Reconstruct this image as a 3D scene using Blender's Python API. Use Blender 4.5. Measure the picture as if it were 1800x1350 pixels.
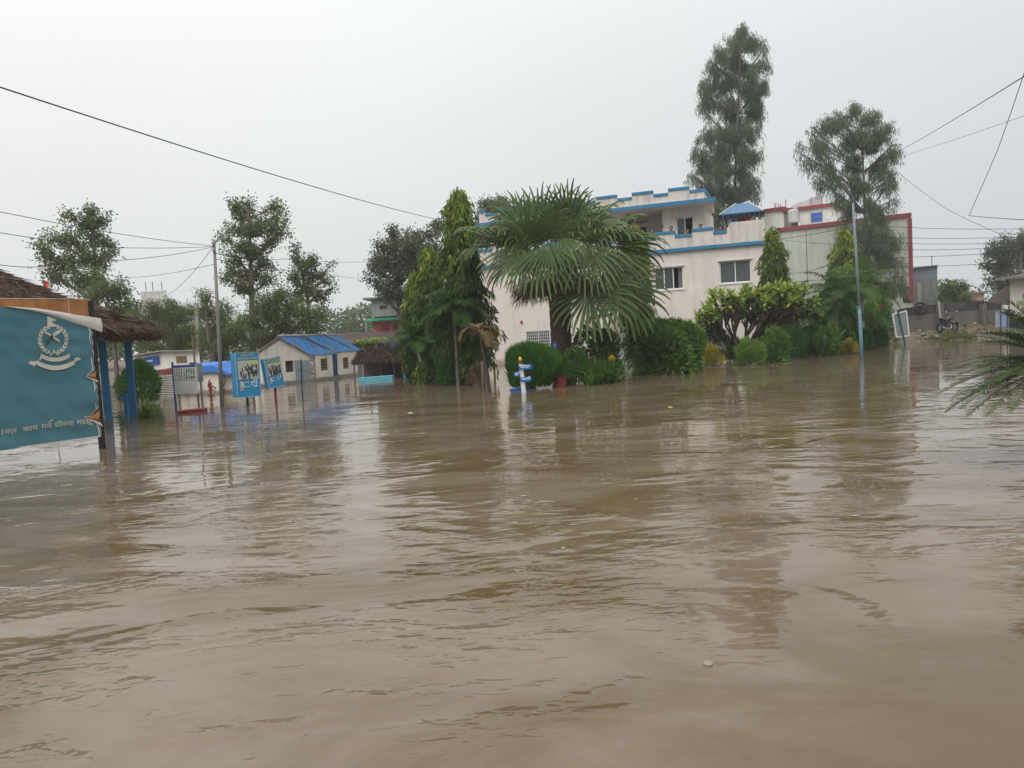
import bpy, math, random
import numpy as np
from mathutils import Vector, Matrix

for _o in list(bpy.data.objects):
    bpy.data.objects.remove(_o)
SC = bpy.context.scene
COL = SC.collection
rad = math.radians
random.seed(11)
RG = np.random.default_rng(11)

# ------------------------------------------------------------------ camera
CAMH, PITCH, ROLL, F = 1.7, rad(3.64), rad(3.2), 1350.0
_f = Vector((0, math.cos(PITCH), -math.sin(PITCH)))
_u0 = Vector((0, math.sin(PITCH), math.cos(PITCH)))
_r0 = Vector((1, 0, 0))
_r = _r0 * math.cos(ROLL) - _u0 * math.sin(ROLL)
_u = _u0 * math.cos(ROLL) + _r0 * math.sin(ROLL)
CAM = Vector((0, 0, CAMH))
cd = bpy.data.cameras.new('camera')
co = bpy.data.objects.new('camera', cd)
COL.objects.link(co)
cd.sensor_width = 36.0
cd.lens = 27.0
cd.clip_start = 0.05
cd.clip_end = 3000
co.matrix_world = Matrix(((_r.x, _u.x, -_f.x, 0), (_r.y, _u.y, -_f.y, 0), (_r.z, _u.z, -_f.z, CAMH), (0, 0, 0, 1)))
SC.camera = co

# ------------------------------------------------------------------ world, sun, exposure
SUN_EL, SUN_AZ = rad(50), rad(-150)       # azimuth from +Y towards +X
wd = bpy.data.worlds.new('World')
SC.world = wd
wd.use_nodes = True
nt = wd.node_tree
nt.nodes.clear()
def N(nt, t, **k):
    n = nt.nodes.new(t)
    for a, b in k.items():
        setattr(n, a, b)
    return n
def lk(nt, a, b):
    nt.links.new(a, b)
def mth(nt, op, a, b=None, c=None, clamp=False):
    n = nt.nodes.new('ShaderNodeMath')
    n.operation = op
    n.use_clamp = clamp
    for i, q in enumerate((a, b, c)):
        if q is None:
            continue
        if hasattr(q, 'links'):
            nt.links.new(q, n.inputs[i])
        else:
            n.inputs[i].default_value = q
    return n.outputs[0]
sky = N(nt, 'ShaderNodeTexSky')
sky.sky_type = 'NISHITA'
sky.sun_disc = False
sky.sun_elevation = SUN_EL
sky.sun_rotation = SUN_AZ
sky.air_density = 1.0
sky.dust_density = 6.0
tc = N(nt, 'ShaderNodeTexCoord')
sp = N(nt, 'ShaderNodeSeparateXYZ')
lk(nt, tc.outputs['Generated'], sp.inputs[0])
z = mth(nt, 'MAXIMUM', sp.outputs['Z'], 0.0)
mp = N(nt, 'ShaderNodeMapping')
mp.inputs['Scale'].default_value = (1.0, 1.0, 2.6)
lk(nt, tc.outputs['Generated'], mp.inputs['Vector'])
cl = N(nt, 'ShaderNodeTexNoise')
cl.inputs['Scale'].default_value = 1.7
cl.inputs['Detail'].default_value = 5
cl.inputs['Roughness'].default_value = 0.45
lk(nt, mp.outputs[0], cl.inputs['Vector'])
dp = N(nt, 'ShaderNodeVectorMath', operation='DOT_PRODUCT')
lk(nt, tc.outputs['Generated'], dp.inputs[0])
dp.inputs[1].default_value = (-0.62, 0.62, 0.48)
glow = mth(nt, 'MULTIPLY', mth(nt, 'POWER', mth(nt, 'MAXIMUM', dp.outputs['Value'], 0.0), 2.0), 1.5)
lum = mth(nt, 'MULTIPLY_ADD', mth(nt, 'POWER', z, 2.0), 10.5, 5.35)
lum = mth(nt, 'ADD', lum, glow)
lum = mth(nt, 'MULTIPLY', lum, mth(nt, 'MULTIPLY_ADD', cl.outputs['Fac'], 0.16, 0.92))
tint = N(nt, 'ShaderNodeMix', data_type='RGBA')
tint.inputs['A'].default_value = (0.945, 0.975, 1.0, 1)
tint.inputs['B'].default_value = (0.98, 1.0, 0.98, 1)
lk(nt, mth(nt, 'MULTIPLY', glow, 0.7, clamp=True), tint.inputs['Factor'])
ov = N(nt, 'ShaderNodeVectorMath', operation='SCALE')
lk(nt, tint.outputs['Result'], ov.inputs[0])
lk(nt, lum, ov.inputs['Scale'])
hs = N(nt, 'ShaderNodeHueSaturation')
hs.inputs['Saturation'].default_value = 0.25
lk(nt, sky.outputs['Color'], hs.inputs['Color'])
mx = N(nt, 'ShaderNodeMix', data_type='RGBA')
mx.inputs['Factor'].default_value = 0.93       # cloud cover
lk(nt, hs.outputs['Color'], mx.inputs['A'])
lk(nt, ov.outputs[0], mx.inputs['B'])
bg = N(nt, 'ShaderNodeBackground')
bg.inputs['Strength'].default_value = 0.1
lk(nt, mx.outputs['Result'], bg.inputs['Color'])
wo = N(nt, 'ShaderNodeOutputWorld')
lk(nt, bg.outputs[0], wo.inputs[0])

sl = bpy.data.lights.new('sun', 'SUN')
sl.energy = 1.5
sl.angle = rad(50)
sl.color = (1.0, 0.97, 0.92)
so = bpy.data.objects.new('sun', sl)
COL.objects.link(so)
_sd = Vector((math.sin(SUN_AZ) * math.cos(SUN_EL), math.cos(SUN_AZ) * math.cos(SUN_EL), math.sin(SUN_EL)))
so.rotation_euler = _sd.to_track_quat('Z', 'Y').to_euler()
so.location = (-20, 0, 40)

SC.view_settings.view_transform = 'Standard'
SC.view_settings.look = 'None'
SC.view_settings.gamma = 1.0
SC.view_settings.exposure = 0.36
SC.view_settings.use_curve_mapping = False
SC.render.engine = 'CYCLES'
SC.cycles.max_bounces = 5
SC.cycles.diffuse_bounces = 3
SC.cycles.glossy_bounces = 3
SC.cycles.transparent_max_bounces = 8
SC.cycles.use_denoising = True

# ------------------------------------------------------------------ helpers
def ray(x, y):
    return _r * ((x - 900) / F) + _u * ((675 - y) / F) + _f
def at(x, y, d):
    v = ray(x, y)
    return CAM + v * (d / v.y)
def wat(x, y, z=0.0):
    v = ray(x, y)
    return CAM + v * ((z - CAMH) / v.z)
def onplane(x, y, P, U):
    """pixel -> (u, z) on the vertical plane through P (x,y) along unit U"""
    v = ray(x, y)
    a = v.x * (-U[1]) + v.y * U[0]
    b = (P[0] - CAM.x) * (-U[1]) + (P[1] - CAM.y) * U[0]
    t = b / a
    q = CAM + v * t
    return ((q.x - P[0]) * U[0] + (q.y - P[1]) * U[1], q.z)
def V3(*a):
    return Vector(a)

ORG = {}
def tag(o, label=None, cat=None, group=None, kind=None):
    if label: o['label'] = label
    if cat: o['category'] = cat
    if group: o['group'] = group
    if kind: o['kind'] = kind
    return o
def T(name, label, cat, loc, group=None, rz=0.0):
    o = bpy.data.objects.new(name, None)
    o.empty_display_size = 0.2
    COL.objects.link(o)
    o.location = loc
    o.rotation_euler = (0, 0, rz)
    ORG[o.name] = Vector(loc)
    return tag(o, label, cat, group)

class MB:
    def __init__(s):
        s.v, s.f = [], []
    def add(s, vs, fs):
        b = len(s.v)
        s.v.extend([tuple(q) for q in vs])
        s.f.extend([tuple(i + b for i in q) for q in fs])
        return s
    def hexa(s, p):     # 8 points: bottom ring 0-3, top ring 4-7
        return s.add(p, [(3, 2, 1, 0), (4, 5, 6, 7), (0, 1, 5, 4), (1, 2, 6, 5), (2, 3, 7, 6), (3, 0, 4, 7)])
    def box(s, c, sz, rz=0.0):
        x, y, h = sz[0] / 2, sz[1] / 2, sz[2] / 2
        ca, sa = math.cos(rz), math.sin(rz)
        P = []
        for dz in (-h, h):
            for dx, dy in ((-x, -y), (x, -y), (x, y), (-x, y)):
                P.append((c[0] + dx * ca - dy * sa, c[1] + dx * sa + dy * ca, c[2] + dz))
        return s.hexa(P)
    def fbox(s, P, U, Nn, u0, u1, n0, n1, z0, z1):   # box in a facade frame, n outward
        q = []
        for zz in (z0, z1):
            for u, n in ((u0, n0), (u1, n0), (u1, n1), (u0, n1)):
                q.append((P[0] + U[0] * u + Nn[0] * n, P[1] + U[1] * u + Nn[1] * n, zz))
        return s.hexa(q)
    def prism(s, poly, z0, z1):
        n = len(poly)
        vs = [(p[0], p[1], z0) for p in poly] + [(p[0], p[1], z1) for p in poly]
        fs = [tuple(range(n - 1, -1, -1)), tuple(range(n, 2 * n))]
        fs += [(i, (i + 1) % n, n + (i + 1) % n, n + i) for i in range(n)]
        return s.add(vs, fs)
    def tube(s, pts, rr, n=6, cap=True):
        pts = [Vector(p) for p in pts]
        if not hasattr(rr, '__len__'):
            rr = [rr] * len(pts)
        vs, fs = [], []
        ref = None
        for i, p in enumerate(pts):
            d = (pts[min(i + 1, len(pts) - 1)] - pts[max(i - 1, 0)])
            if d.length < 1e-9: d = Vector((0, 0, 1))
            d.normalize()
            if ref is None:
                ref = d.orthogonal().normalized()
            e1 = (ref - d * ref.dot(d))
            if e1.length < 1e-6: e1 = d.orthogonal()
            e1.normalize()
            ref = e1
            e2 = d.cross(e1)
            for k in range(n):
                a = 2 * math.pi * k / n
                vs.append(p + (e1 * math.cos(a) + e2 * math.sin(a)) * rr[i])
        for i in range(len(pts) - 1):
            for k in range(n):
                k2 = (k + 1) % n
                fs.append((i * n + k, i * n + k2, (i + 1) * n + k2, (i + 1) * n + k))
        if cap:
            fs.append(tuple(range(n - 1, -1, -1)))
            m = (len(pts) - 1) * n
            fs.append(tuple(range(m, m + n)))
        return s.add(vs, fs)
    def lathe(s, c, prof, n=12):
        vs, fs = [], []
        for r, zz in prof:
            for k in range(n):
                a = 2 * math.pi * k / n
                vs.append((c[0] + r * math.cos(a), c[1] + r * math.sin(a), c[2] + zz))
        m = len(prof)
        for i in range(m - 1):
            for k in range(n):
                k2 = (k + 1) % n
                fs.append((i * n + k, i * n + k2, (i + 1) * n + k2, (i + 1) * n + k))
        fs.append(tuple(range(n - 1, -1, -1)))
        fs.append(tuple(range((m - 1) * n, m * n)))
        return s.add(vs, fs)
    def torus(s, c, ax, R, r, n=20, m=6):
        ax = Vector(ax).normalized()
        e1 = ax.orthogonal().normalized()
        e2 = ax.cross(e1)
        vs, fs = [], []
        for i in range(n):
            a = 2 * math.pi * i / n
            d = e1 * math.cos(a) + e2 * math.sin(a)
            for k in range(m):
                b = 2 * math.pi * k / m
                vs.append(Vector(c) + d * (R + r * math.cos(b)) + ax * (r * math.sin(b)))
        for i in range(n):
            for k in range(m):
                fs.append((i * m + k, ((i + 1) % n) * m + k, ((i + 1) % n) * m + (k + 1) % m, i * m + (k + 1) % m))
        return s.add(vs, fs)
    def ball(s, c, r, nu=10, nv=7):
        if not hasattr(r, '__len__'): r = (r, r, r)
        vs, fs = [(c[0], c[1], c[2] - r[2])], []
        for j in range(1, nv):
            t = math.pi * j / nv - math.pi / 2
            for i in range(nu):
                a = 2 * math.pi * i / nu
                vs.append((c[0] + r[0] * math.cos(t) * math.cos(a), c[1] + r[1] * math.cos(t) * math.sin(a), c[2] + r[2] * math.sin(t)))
        vs.append((c[0], c[1], c[2] + r[2]))
        for i in range(nu):
            fs.append((0, 1 + (i + 1) % nu, 1 + i))
        for j in range(nv - 2):
            for i in range(nu):
                a, b = 1 + j * nu + i, 1 + j * nu + (i + 1) % nu
                fs.append((a, b, b + nu, a + nu))
        t = len(vs) - 1
        for i in range(nu):
            fs.append((t, 1 + (nv - 2) * nu + i, 1 + (nv - 2) * nu + (i + 1) % nu))
        return s.add(vs, fs)
    def quad(s, a, b, c, d):
        return s.add([a, b, c, d], [(0, 1, 2, 3)])
    def build(s, name, mat, parent=None, smooth=False, local=False, bevel=0.0):
        me = bpy.data.meshes.new(name)
        off = Vector((0, 0, 0)) if (local or parent is None) else ORG[parent.name]
        me.from_pydata([(q[0] - off.x, q[1] - off.y, q[2] - off.z) for q in s.v], [], s.f)
        me.validate()
        if smooth:
            me.polygons.foreach_set('use_smooth', [True] * len(me.polygons))
        o = bpy.data.objects.new(name, me)
        COL.objects.link(o)
        if mat is not None:
            me.materials.append(mat)
        if parent is not None:
            o.parent = parent
            ORG[o.name] = off
        else:
            ORG[o.name] = Vector((0, 0, 0))
        if bevel:
            b = o.modifiers.new('bevel', 'BEVEL')
            b.width = bevel
            b.segments = 2
            b.limit_method = 'ANGLE'
        return o

def npmesh(name, co_, quads, mat, parent=None, lv=None, smooth=False, tris=None):
    """fast mesh from numpy arrays"""
    me = bpy.data.meshes.new(name)
    off = np.array(ORG[parent.name]) if parent is not None else np.zeros(3)
    co_ = np.asarray(co_, np.float32) - off.astype(np.float32)
    nv = len(co_)
    me.vertices.add(nv)
    me.vertices.foreach_set('co', co_.ravel())
    q = np.asarray(quads, np.int32)
    k = q.shape[1]
    me.loops.add(q.size)
    me.loops.foreach_set('vertex_index', q.ravel())
    me.polygons.add(len(q))
    me.polygons.foreach_set('loop_start', np.arange(0, q.size, k, dtype=np.int32))
    me.polygons.foreach_set('loop_total', np.full(len(q), k, np.int32))
    if smooth:
        me.polygons.foreach_set('use_smooth', np.ones(len(q), bool))
    if lv is not None:
        at_ = me.attributes.new('lv', 'FLOAT', 'POINT')
        at_.data.foreach_set('value', np.asarray(lv, np.float32))
    me.update(calc_edges=True)
    me.validate()
    if mat is not None:
        me.materials.append(mat)
    o = bpy.data.objects.new(name, me)
    COL.objects.link(o)
    if parent is not None:
        o.parent = parent
        ORG[o.name] = Vector(off)
    else:
        ORG[o.name] = Vector((0, 0, 0))
    return o

def copy_tree(o, parent=None):
    c = o.copy()
    COL.objects.link(c)
    c.parent = parent
    ORG[c.name] = Vector(ORG.get(o.name, (0, 0, 0)))
    for ch in list(o.children):
        copy_tree(ch, c)
    return c

# ------------------------------------------------------------------ materials
def _base(name):
    m = bpy.data.materials.new(name)
    m.use_nodes = True
    nt = m.node_tree
    return m, nt, nt.nodes['Principled BSDF']
def srgb(r, g, b):
    f = lambda c: (c / 255 / 12.92) if c / 255 <= 0.04045 else ((c / 255 + 0.055) / 1.055) ** 2.4
    return (f(r), f(g), f(b))
def M(name, col, rough=0.75, var=0.18, scale=3.0, bump=0.0, bscale=40.0, spec=0.3, metal=0.0, dirt=None, dirt_amt=0.0,
      streak=0.0, tide=None, stretch=(1, 1, 1), detail=6):
    m, nt, p = _base(name)
    tc = N(nt, 'ShaderNodeTexCoord')
    mp = N(nt, 'ShaderNodeMapping')
    mp.inputs['Scale'].default_value = stretch
    lk(nt, tc.outputs['Object'], mp.inputs['Vector'])
    nz = N(nt, 'ShaderNodeTexNoise')
    nz.inputs['Scale'].default_value = scale
    nz.inputs['Detail'].default_value = detail
    nz.inputs['Roughness'].default_value = 0.6
    lk(nt, mp.outputs[0], nz.inputs['Vector'])
    mr = N(nt, 'ShaderNodeMapRange')
    mr.inputs['From Min'].default_value = 0.25
    mr.inputs['From Max'].default_value = 0.75
    mr.inputs['To Min'].default_value = 1 - var
    mr.inputs['To Max'].default_value = 1 + var
    lk(nt, nz.outputs['Fac'], mr.inputs['Value'])
    sc = N(nt, 'ShaderNodeVectorMath', operation='SCALE')
    sc.inputs[0].default_value = col[:3]
    lk(nt, mr.outputs[0], sc.inputs['Scale'])
    out = sc.outputs[0]
    if dirt is not None:
        mp2 = N(nt, 'ShaderNodeMapping')
        mp2.inputs['Scale'].default_value = (1, 1, 0.12) if streak else (1, 1, 1)
        lk(nt, tc.outputs['Object'], mp2.inputs['Vector'])
        n2 = N(nt, 'ShaderNodeTexNoise')
        n2.inputs['Scale'].default_value = 2.6 if streak else 1.3
        n2.inputs['Detail'].default_value = 8
        n2.inputs['Roughness'].default_value = 0.65
        lk(nt, mp2.outputs[0], n2.inputs['Vector'])
        r2 = N(nt, 'ShaderNodeMapRange')
        r2.inputs['From Min'].default_value = 0.48
        r2.inputs['From Max'].default_value = 0.72
        r2.inputs['To Max'].default_value = dirt_amt
        lk(nt, n2.outputs['Fac'], r2.inputs['Value'])
        mx = N(nt, 'ShaderNodeMix', data_type='RGBA')
        lk(nt, r2.outputs[0], mx.inputs['Factor'])
        lk(nt, out, mx.inputs['A'])
        mx.inputs['B'].default_value = (*dirt[:3], 1)
        out = mx.outputs['Result']
    if tide is not None:       # silt mark left by the flood: (height, colour)
        ge = N(nt, 'ShaderNodeNewGeometry')
        s3 = N(nt, 'ShaderNodeSeparateXYZ')
        lk(nt, ge.outputs['Position'], s3.inputs[0])
        n3 = N(nt, 'ShaderNodeTexNoise')
        n3.inputs['Scale'].default_value = 3.0
        n3.inputs['Detail'].default_value = 6
        lk(nt, tc.outputs['Object'], n3.inputs['Vector'])
        zz = mth(nt, 'ADD', s3.outputs['Z'], mth(nt, 'MULTIPLY_ADD', n3.outputs['Fac'], 0.3, -0.15))
        r3 = N(nt, 'ShaderNodeMapRange')
        r3.inputs['From Min'].default_value = tide[0]
        r3.inputs['From Max'].default_value = tide[0] * 0.4
        r3.inputs['To Max'].default_value = 0.75
        lk(nt, zz, r3.inputs['Value'])
        mx = N(nt, 'ShaderNodeMix', data_type='RGBA')
        lk(nt, r3.outputs[0], mx.inputs['Factor'])
        lk(nt, out, mx.inputs['A'])
        mx.inputs['B'].default_value = (*tide[1][:3], 1)
        out = mx.outputs['Result']
    lk(nt, out, p.inputs['Base Color'])
    p.inputs['Roughness'].default_value = rough
    p.inputs['Specular IOR Level'].default_value = spec
    p.inputs['Metallic'].default_value = metal
    if bump:
        nb = N(nt, 'ShaderNodeTexNoise')
        nb.inputs['Scale'].default_value = bscale
        nb.inputs['Detail'].default_value = 4
        lk(nt, mp.outputs[0], nb.inputs['Vector'])
        bp = N(nt, 'ShaderNodeBump')
        bp.inputs['Strength'].default_value = 1.0
        bp.inputs['Distance'].default_value = bump
        lk(nt, nb.outputs['Fac'], bp.inputs['Height'])
        lk(nt, bp.outputs[0], p.inputs['Normal'])
    return m
def ML(name, cols, transl=0.3, rough=0.6, spec=0.12):
    """leaf material: colour from the per-leaf attribute lv (0..1) over a ramp"""
    m, nt, p = _base(name)
    a = N(nt, 'ShaderNodeAttribute', attribute_name='lv')
    cr = N(nt, 'ShaderNodeValToRGB')
    el = cr.color_ramp.elements
    k = len(cols)
    el[0].position, el[0].color = 0.0, (*cols[0], 1)
    el[1].position, el[1].color = 1.0, (*cols[-1], 1)
    for i in range(1, k - 1):
        e = el.new(i / (k - 1))
        e.color = (*cols[i], 1)
    lk(nt, a.outputs['Fac'], cr.inputs['Fac'])
    lk(nt, cr.outputs[0], p.inputs['Base Color'])
    p.inputs['Roughness'].default_value = rough
    p.inputs['Specular IOR Level'].default_value = spec
    t = N(nt, 'ShaderNodeBsdfTranslucent')
    lk(nt, cr.outputs[0], t.inputs['Color'])
    mx = N(nt, 'ShaderNodeMixShader')
    mx.inputs[0].default_value = transl
    lk(nt, p.outputs[0], mx.inputs[1])
    lk(nt, t.outputs[0], mx.inputs[2])
    lk(nt, mx.outputs[0], nt.nodes['Material Output'].inputs['Surface'])
    return m

SILT = (0.20, 0.15, 0.11)
m_pink = M('wall_pink_paint', (0.62, 0.56, 0.515), 0.85, 0.05, 1.5, 0.002, 60, dirt=(0.34, 0.30, 0.26), dirt_amt=0.30, streak=1, tide=(0.4, SILT))
m_parapet = M('wall_parapet_paint', (0.55, 0.50, 0.455), 0.88, 0.08, 2.5, 0.002, 60, dirt=(0.13, 0.12, 0.10), dirt_amt=0.6, streak=1)
m_trim = M('trim_blue_paint', (0.016, 0.155, 0.295), 0.6, 0.15, 4, 0.001, 50, dirt=(0.12, 0.2, 0.26), dirt_amt=0.5)
m_white = M('wall_white_paint', (0.68, 0.63, 0.56), 0.85, 0.07, 2, 0.003, 40, dirt=(0.25, 0.2, 0.15), dirt_amt=0.6, streak=1, tide=(0.2, (0.1, 0.08, 0.065)))
m_white2 = M('wall_whitewash', (0.62, 0.60, 0.575), 0.85, 0.06, 2, 0.002, 40, dirt=(0.3, 0.27, 0.24), dirt_amt=0.4, streak=1, tide=(0.25, SILT))
m_grey = M('wall_grey_plaster', (0.47, 0.475, 0.43), 0.9, 0.08, 1.2, 0.003, 30, dirt=(0.26, 0.26, 0.235), dirt_amt=0.5, streak=1)
m_conc = M('raw_concrete', (0.21, 0.20, 0.185), 0.92, 0.2, 1.5, 0.006, 25, dirt=(0.09, 0.085, 0.08), dirt_amt=0.7, streak=1)
m_redtrim = M('trim_red_paint', (0.24, 0.045, 0.05), 0.65, 0.2, 4)
m_bluemetal = M('roof_blue_metal', (0.04, 0.20, 0.46), 0.5, 0.25, 3, spec=0.35, dirt=(0.14, 0.13, 0.13), dirt_amt=0.75)
m_frame = M('window_frame_white', (0.66, 0.66, 0.64), 0.4, 0.06, 4)
m_dark = M('dark_interior', (0.015, 0.014, 0.014), 0.9, 0.2, 3)
m_curtain = M('curtain_cloth', (0.44, 0.43, 0.40), 0.9, 0.12, 6, stretch=(6, 6, 0.5))
m_curtain2 = M('curtain_grey_cloth', (0.27, 0.28, 0.28), 0.9, 0.12, 6, stretch=(6, 6, 0.5))
m_bluepost = M('blue_post_paint', (0.022, 0.135, 0.30), 0.55, 0.2, 3, 0.001, 40, dirt=(0.05, 0.22, 0.36), dirt_amt=0.7, tide=(0.2, (0.09, 0.13, 0.14)))
m_black = M('black_iron', (0.018, 0.017, 0.017), 0.6, 0.3, 8, 0.001, 60)
m_rust = M('rusty_sheet', (0.36, 0.16, 0.055), 0.8, 0.35, 6, 0.002, 50, dirt=(0.17, 0.045, 0.022), dirt_amt=0.85)
m_canvas = M('banner_blue_cloth', (0.065, 0.170, 0.205), 0.8, 0.10, 1.6, 0.0006, 300, spec=0.2, stretch=(0.6, 0.6, 2.5), dirt=(0.09, 0.21, 0.25), dirt_amt=0.5)
m_canvasback = M('banner_white_back', (0.52, 0.50, 0.455), 0.8, 0.12, 4, 0.001, 50, dirt=(0.3, 0.25, 0.19), dirt_amt=0.7)
m_print = M('print_cream', (0.50, 0.48, 0.40), 0.8, 0.08, 5)
m_printdark = M('print_dark', (0.045, 0.055, 0.055), 0.8, 0.1, 5)
m_thatch = M('thatch_straw', (0.095, 0.062, 0.047), 0.95, 0.5, 5, 0.01, 40, stretch=(1, 1, 1))
m_thatch_l = ML('thatch_strands', [(0.045, 0.028, 0.022), (0.10, 0.066, 0.05), (0.17, 0.115, 0.085)], 0.05, 0.9, 0.1)
m_tarp = M('tarp_brown', (0.22, 0.15, 0.115), 0.85, 0.3, 5, 0.004, 20)
m_wood = M('weathered_wood', (0.16, 0.125, 0.095), 0.9, 0.3, 4, 0.004, 40, stretch=(3, 3, 0.4))
m_pole = M('pole_grey', (0.20, 0.18, 0.165), 0.85, 0.2, 4, 0.002, 40, stretch=(2, 2, 0.3))
m_cpole = M('pole_concrete', (0.33, 0.33, 0.30), 0.9, 0.15, 3, 0.002, 40)
m_tin = M('tin_grey', (0.30, 0.29, 0.275), 0.55, 0.22, 2, spec=0.4, metal=0.2, dirt=(0.17, 0.12, 0.09), dirt_amt=0.6)
m_tinred = M('tin_red', (0.20, 0.055, 0.045), 0.7, 0.25, 3)
m_signblue = M('sign_blue', (0.022, 0.215, 0.42), 0.5, 0.08, 3, spec=0.4)
m_signnavy = M('sign_navy', (0.025, 0.07, 0.27), 0.5, 0.1, 3)
m_signwhite = M('sign_white', (0.60, 0.60, 0.58), 0.55, 0.06, 3, dirt=(0.4, 0.38, 0.34), dirt_amt=0.4)
m_signgrey = M('sign_back_grey', (0.20, 0.22, 0.22), 0.6, 0.12, 3, dirt=(0.12, 0.12, 0.11), dirt_amt=0.4)
m_textwhite = M('letter_white', (0.75, 0.76, 0.76), 0.6, 0.03, 4)
m_textyellow = M('letter_yellow', (0.45, 0.47, 0.12), 0.6, 0.05, 4)
m_textred = M('letter_red', (0.50, 0.035, 0.03), 0.6, 0.05, 4)
m_green = M('print_green', (0.05, 0.22, 0.10), 0.7, 0.1, 5)
m_redpaint = M('red_paint', (0.19, 0.028, 0.022), 0.7, 0.25, 6, 0.001, 40)
m_gold = M('finial_gold_paint', (0.56, 0.34, 0.035), 0.5, 0.15, 6)
m_lampblue = M('lamp_post_blue', (0.09, 0.17, 0.21), 0.6, 0.2, 3, dirt=(0.25, 0.33, 0.35), dirt_amt=0.5, stretch=(2, 2, 0.6))
m_lampgrey = M('lamp_post_grey', (0.17, 0.22, 0.23), 0.6, 0.2, 3, dirt=(0.12, 0.24, 0.28), dirt_amt=0.5, stretch=(2, 2, 0.6))
m_salmon = M('wall_salmon', (0.62, 0.21, 0.19), 0.85, 0.15, 3, dirt=(0.25, 0.1, 0.08), dirt_amt=0.5)
m_teal = M('wall_teal', (0.10, 0.42, 0.34), 0.85, 0.1, 3)
m_cable = M('cable_black', (0.02, 0.02, 0.022), 0.7, 0.1, 3)
m_rock = M('rubble_stone', (0.21, 0.185, 0.155), 0.95, 0.3, 4, 0.01, 20, dirt=(0.14, 0.12, 0.1), dirt_amt=0.6)
m_rubber = M('rubber', (0.014, 0.014, 0.014), 0.8, 0.2, 8)
m_chrome = M('chrome', (0.55, 0.55, 0.55), 0.2, 0.1, 8, metal=1.0)
m_bikeblack = M('black_lacquer', (0.012, 0.012, 0.014), 0.25, 0.1, 8, spec=0.5)
m_skin = M('skin', (0.23, 0.125, 0.085), 0.6, 0.06, 8)
m_hair = M('hair_black', (0.012, 0.010, 0.009), 0.6, 0.2, 20)
m_bark = M('bark_grey', (0.13, 0.105, 0.085), 0.95, 0.3, 6, 0.01, 30, stretch=(2, 2, 0.6))
m_barkpale = M('bark_pale', (0.30, 0.275, 0.235), 0.9, 0.25, 5, 0.006, 30, stretch=(2, 2, 0.8))
m_barkred = M('bark_fibre', (0.072, 0.045, 0.034), 0.97, 0.45, 7, 0.02, 35, stretch=(2, 2, 3.0))
m_frangi = M('bark_frangipani', (0.10, 0.068, 0.052), 0.85, 0.2, 8, 0.004, 40)
m_gravel = M('earth', (0.135, 0.105, 0.078), 0.97, 0.35, 2.0, 0.03, 14, dirt=(0.11, 0.085, 0.06), dirt_amt=0.6)

def m_glass_make():
    m, nt, p = _base('window_glass')
    p.inputs['Base Color'].default_value = (0.10, 0.115, 0.12, 1)
    p.inputs['Roughness'].default_value = 0.06
    p.inputs['Specular IOR Level'].default_value = 0.6
    t = N(nt, 'ShaderNodeBsdfTransparent')
    t.inputs['Color'].default_value = (0.75, 0.8, 0.8, 1)
    mx = N(nt, 'ShaderNodeMixShader')
    mx.inputs[0].default_value = 0.45
    lk(nt, p.outputs[0], mx.inputs[1])
    lk(nt, t.outputs[0], mx.inputs[2])
    lk(nt, mx.outputs[0], nt.nodes['Material Output'].inputs['Surface'])
    return m
m_glass = m_glass_make()

G = lambda r, g, b: (r * 1.3, g * 1.35, b * 0.95)
l_broad = ML('leaf_broad', [(0.078, 0.108, 0.038), (0.118, 0.152, 0.055), (0.16, 0.19, 0.078), (0.21, 0.225, 0.105)], 0.45)
l_feath = ML('leaf_feathery', [(0.09, 0.12, 0.036), (0.135, 0.168, 0.052), (0.18, 0.205, 0.075)], 0.45)
l_dark = ML('leaf_dark', [(0.068, 0.085, 0.048), (0.11, 0.128, 0.072), (0.17, 0.18, 0.115)], 0.42)
l_euc = ML('leaf_eucalyptus', [(0.10, 0.138, 0.082), (0.15, 0.188, 0.115), (0.20, 0.23, 0.15)], 0.5)
l_ash = ML('leaf_ashoka', [(0.022, 0.050, 0.014), (0.048, 0.090, 0.020), (0.125, 0.18, 0.030), (0.32, 0.34, 0.055)], 0.35)
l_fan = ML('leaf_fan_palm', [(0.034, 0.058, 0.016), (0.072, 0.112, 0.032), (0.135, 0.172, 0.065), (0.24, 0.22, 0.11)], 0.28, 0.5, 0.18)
l_palm = ML('leaf_feather_palm', [G(0.022, 0.05, 0.015), G(0.05, 0.095, 0.026), G(0.12, 0.17, 0.045)], 0.3)
l_cycad = ML('leaf_cycad', [G(0.026, 0.044, 0.02), G(0.05, 0.075, 0.03), G(0.09, 0.11, 0.05)], 0.2, 0.45, 0.2)
l_thuja = ML('leaf_thuja', [G(0.012, 0.038, 0.010), G(0.03, 0.085, 0.016), G(0.065, 0.16, 0.028)], 0.25)
l_bush = ML('leaf_bush', [G(0.030, 0.065, 0.016), G(0.065, 0.12, 0.028), G(0.115, 0.18, 0.05)], 0.3)
l_lime = ML('leaf_lime', [G(0.05, 0.10, 0.02), G(0.10, 0.17, 0.035), G(0.17, 0.24, 0.06)], 0.35)
l_croton = ML('leaf_croton', [G(0.10, 0.12, 0.02), G(0.26, 0.20, 0.03), G(0.42, 0.30, 0.05)], 0.3)
l_frangi = ML('leaf_frangipani', [G(0.075, 0.12, 0.025), G(0.14, 0.20, 0.042), G(0.21, 0.26, 0.068), G(0.30, 0.27, 0.06)], 0.35, 0.5, 0.15)
l_dead = ML('leaf_dead', [G(0.05, 0.030, 0.022), G(0.11, 0.07, 0.045), G(0.20, 0.14, 0.09)], 0.15, 0.85, 0.1)
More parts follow.
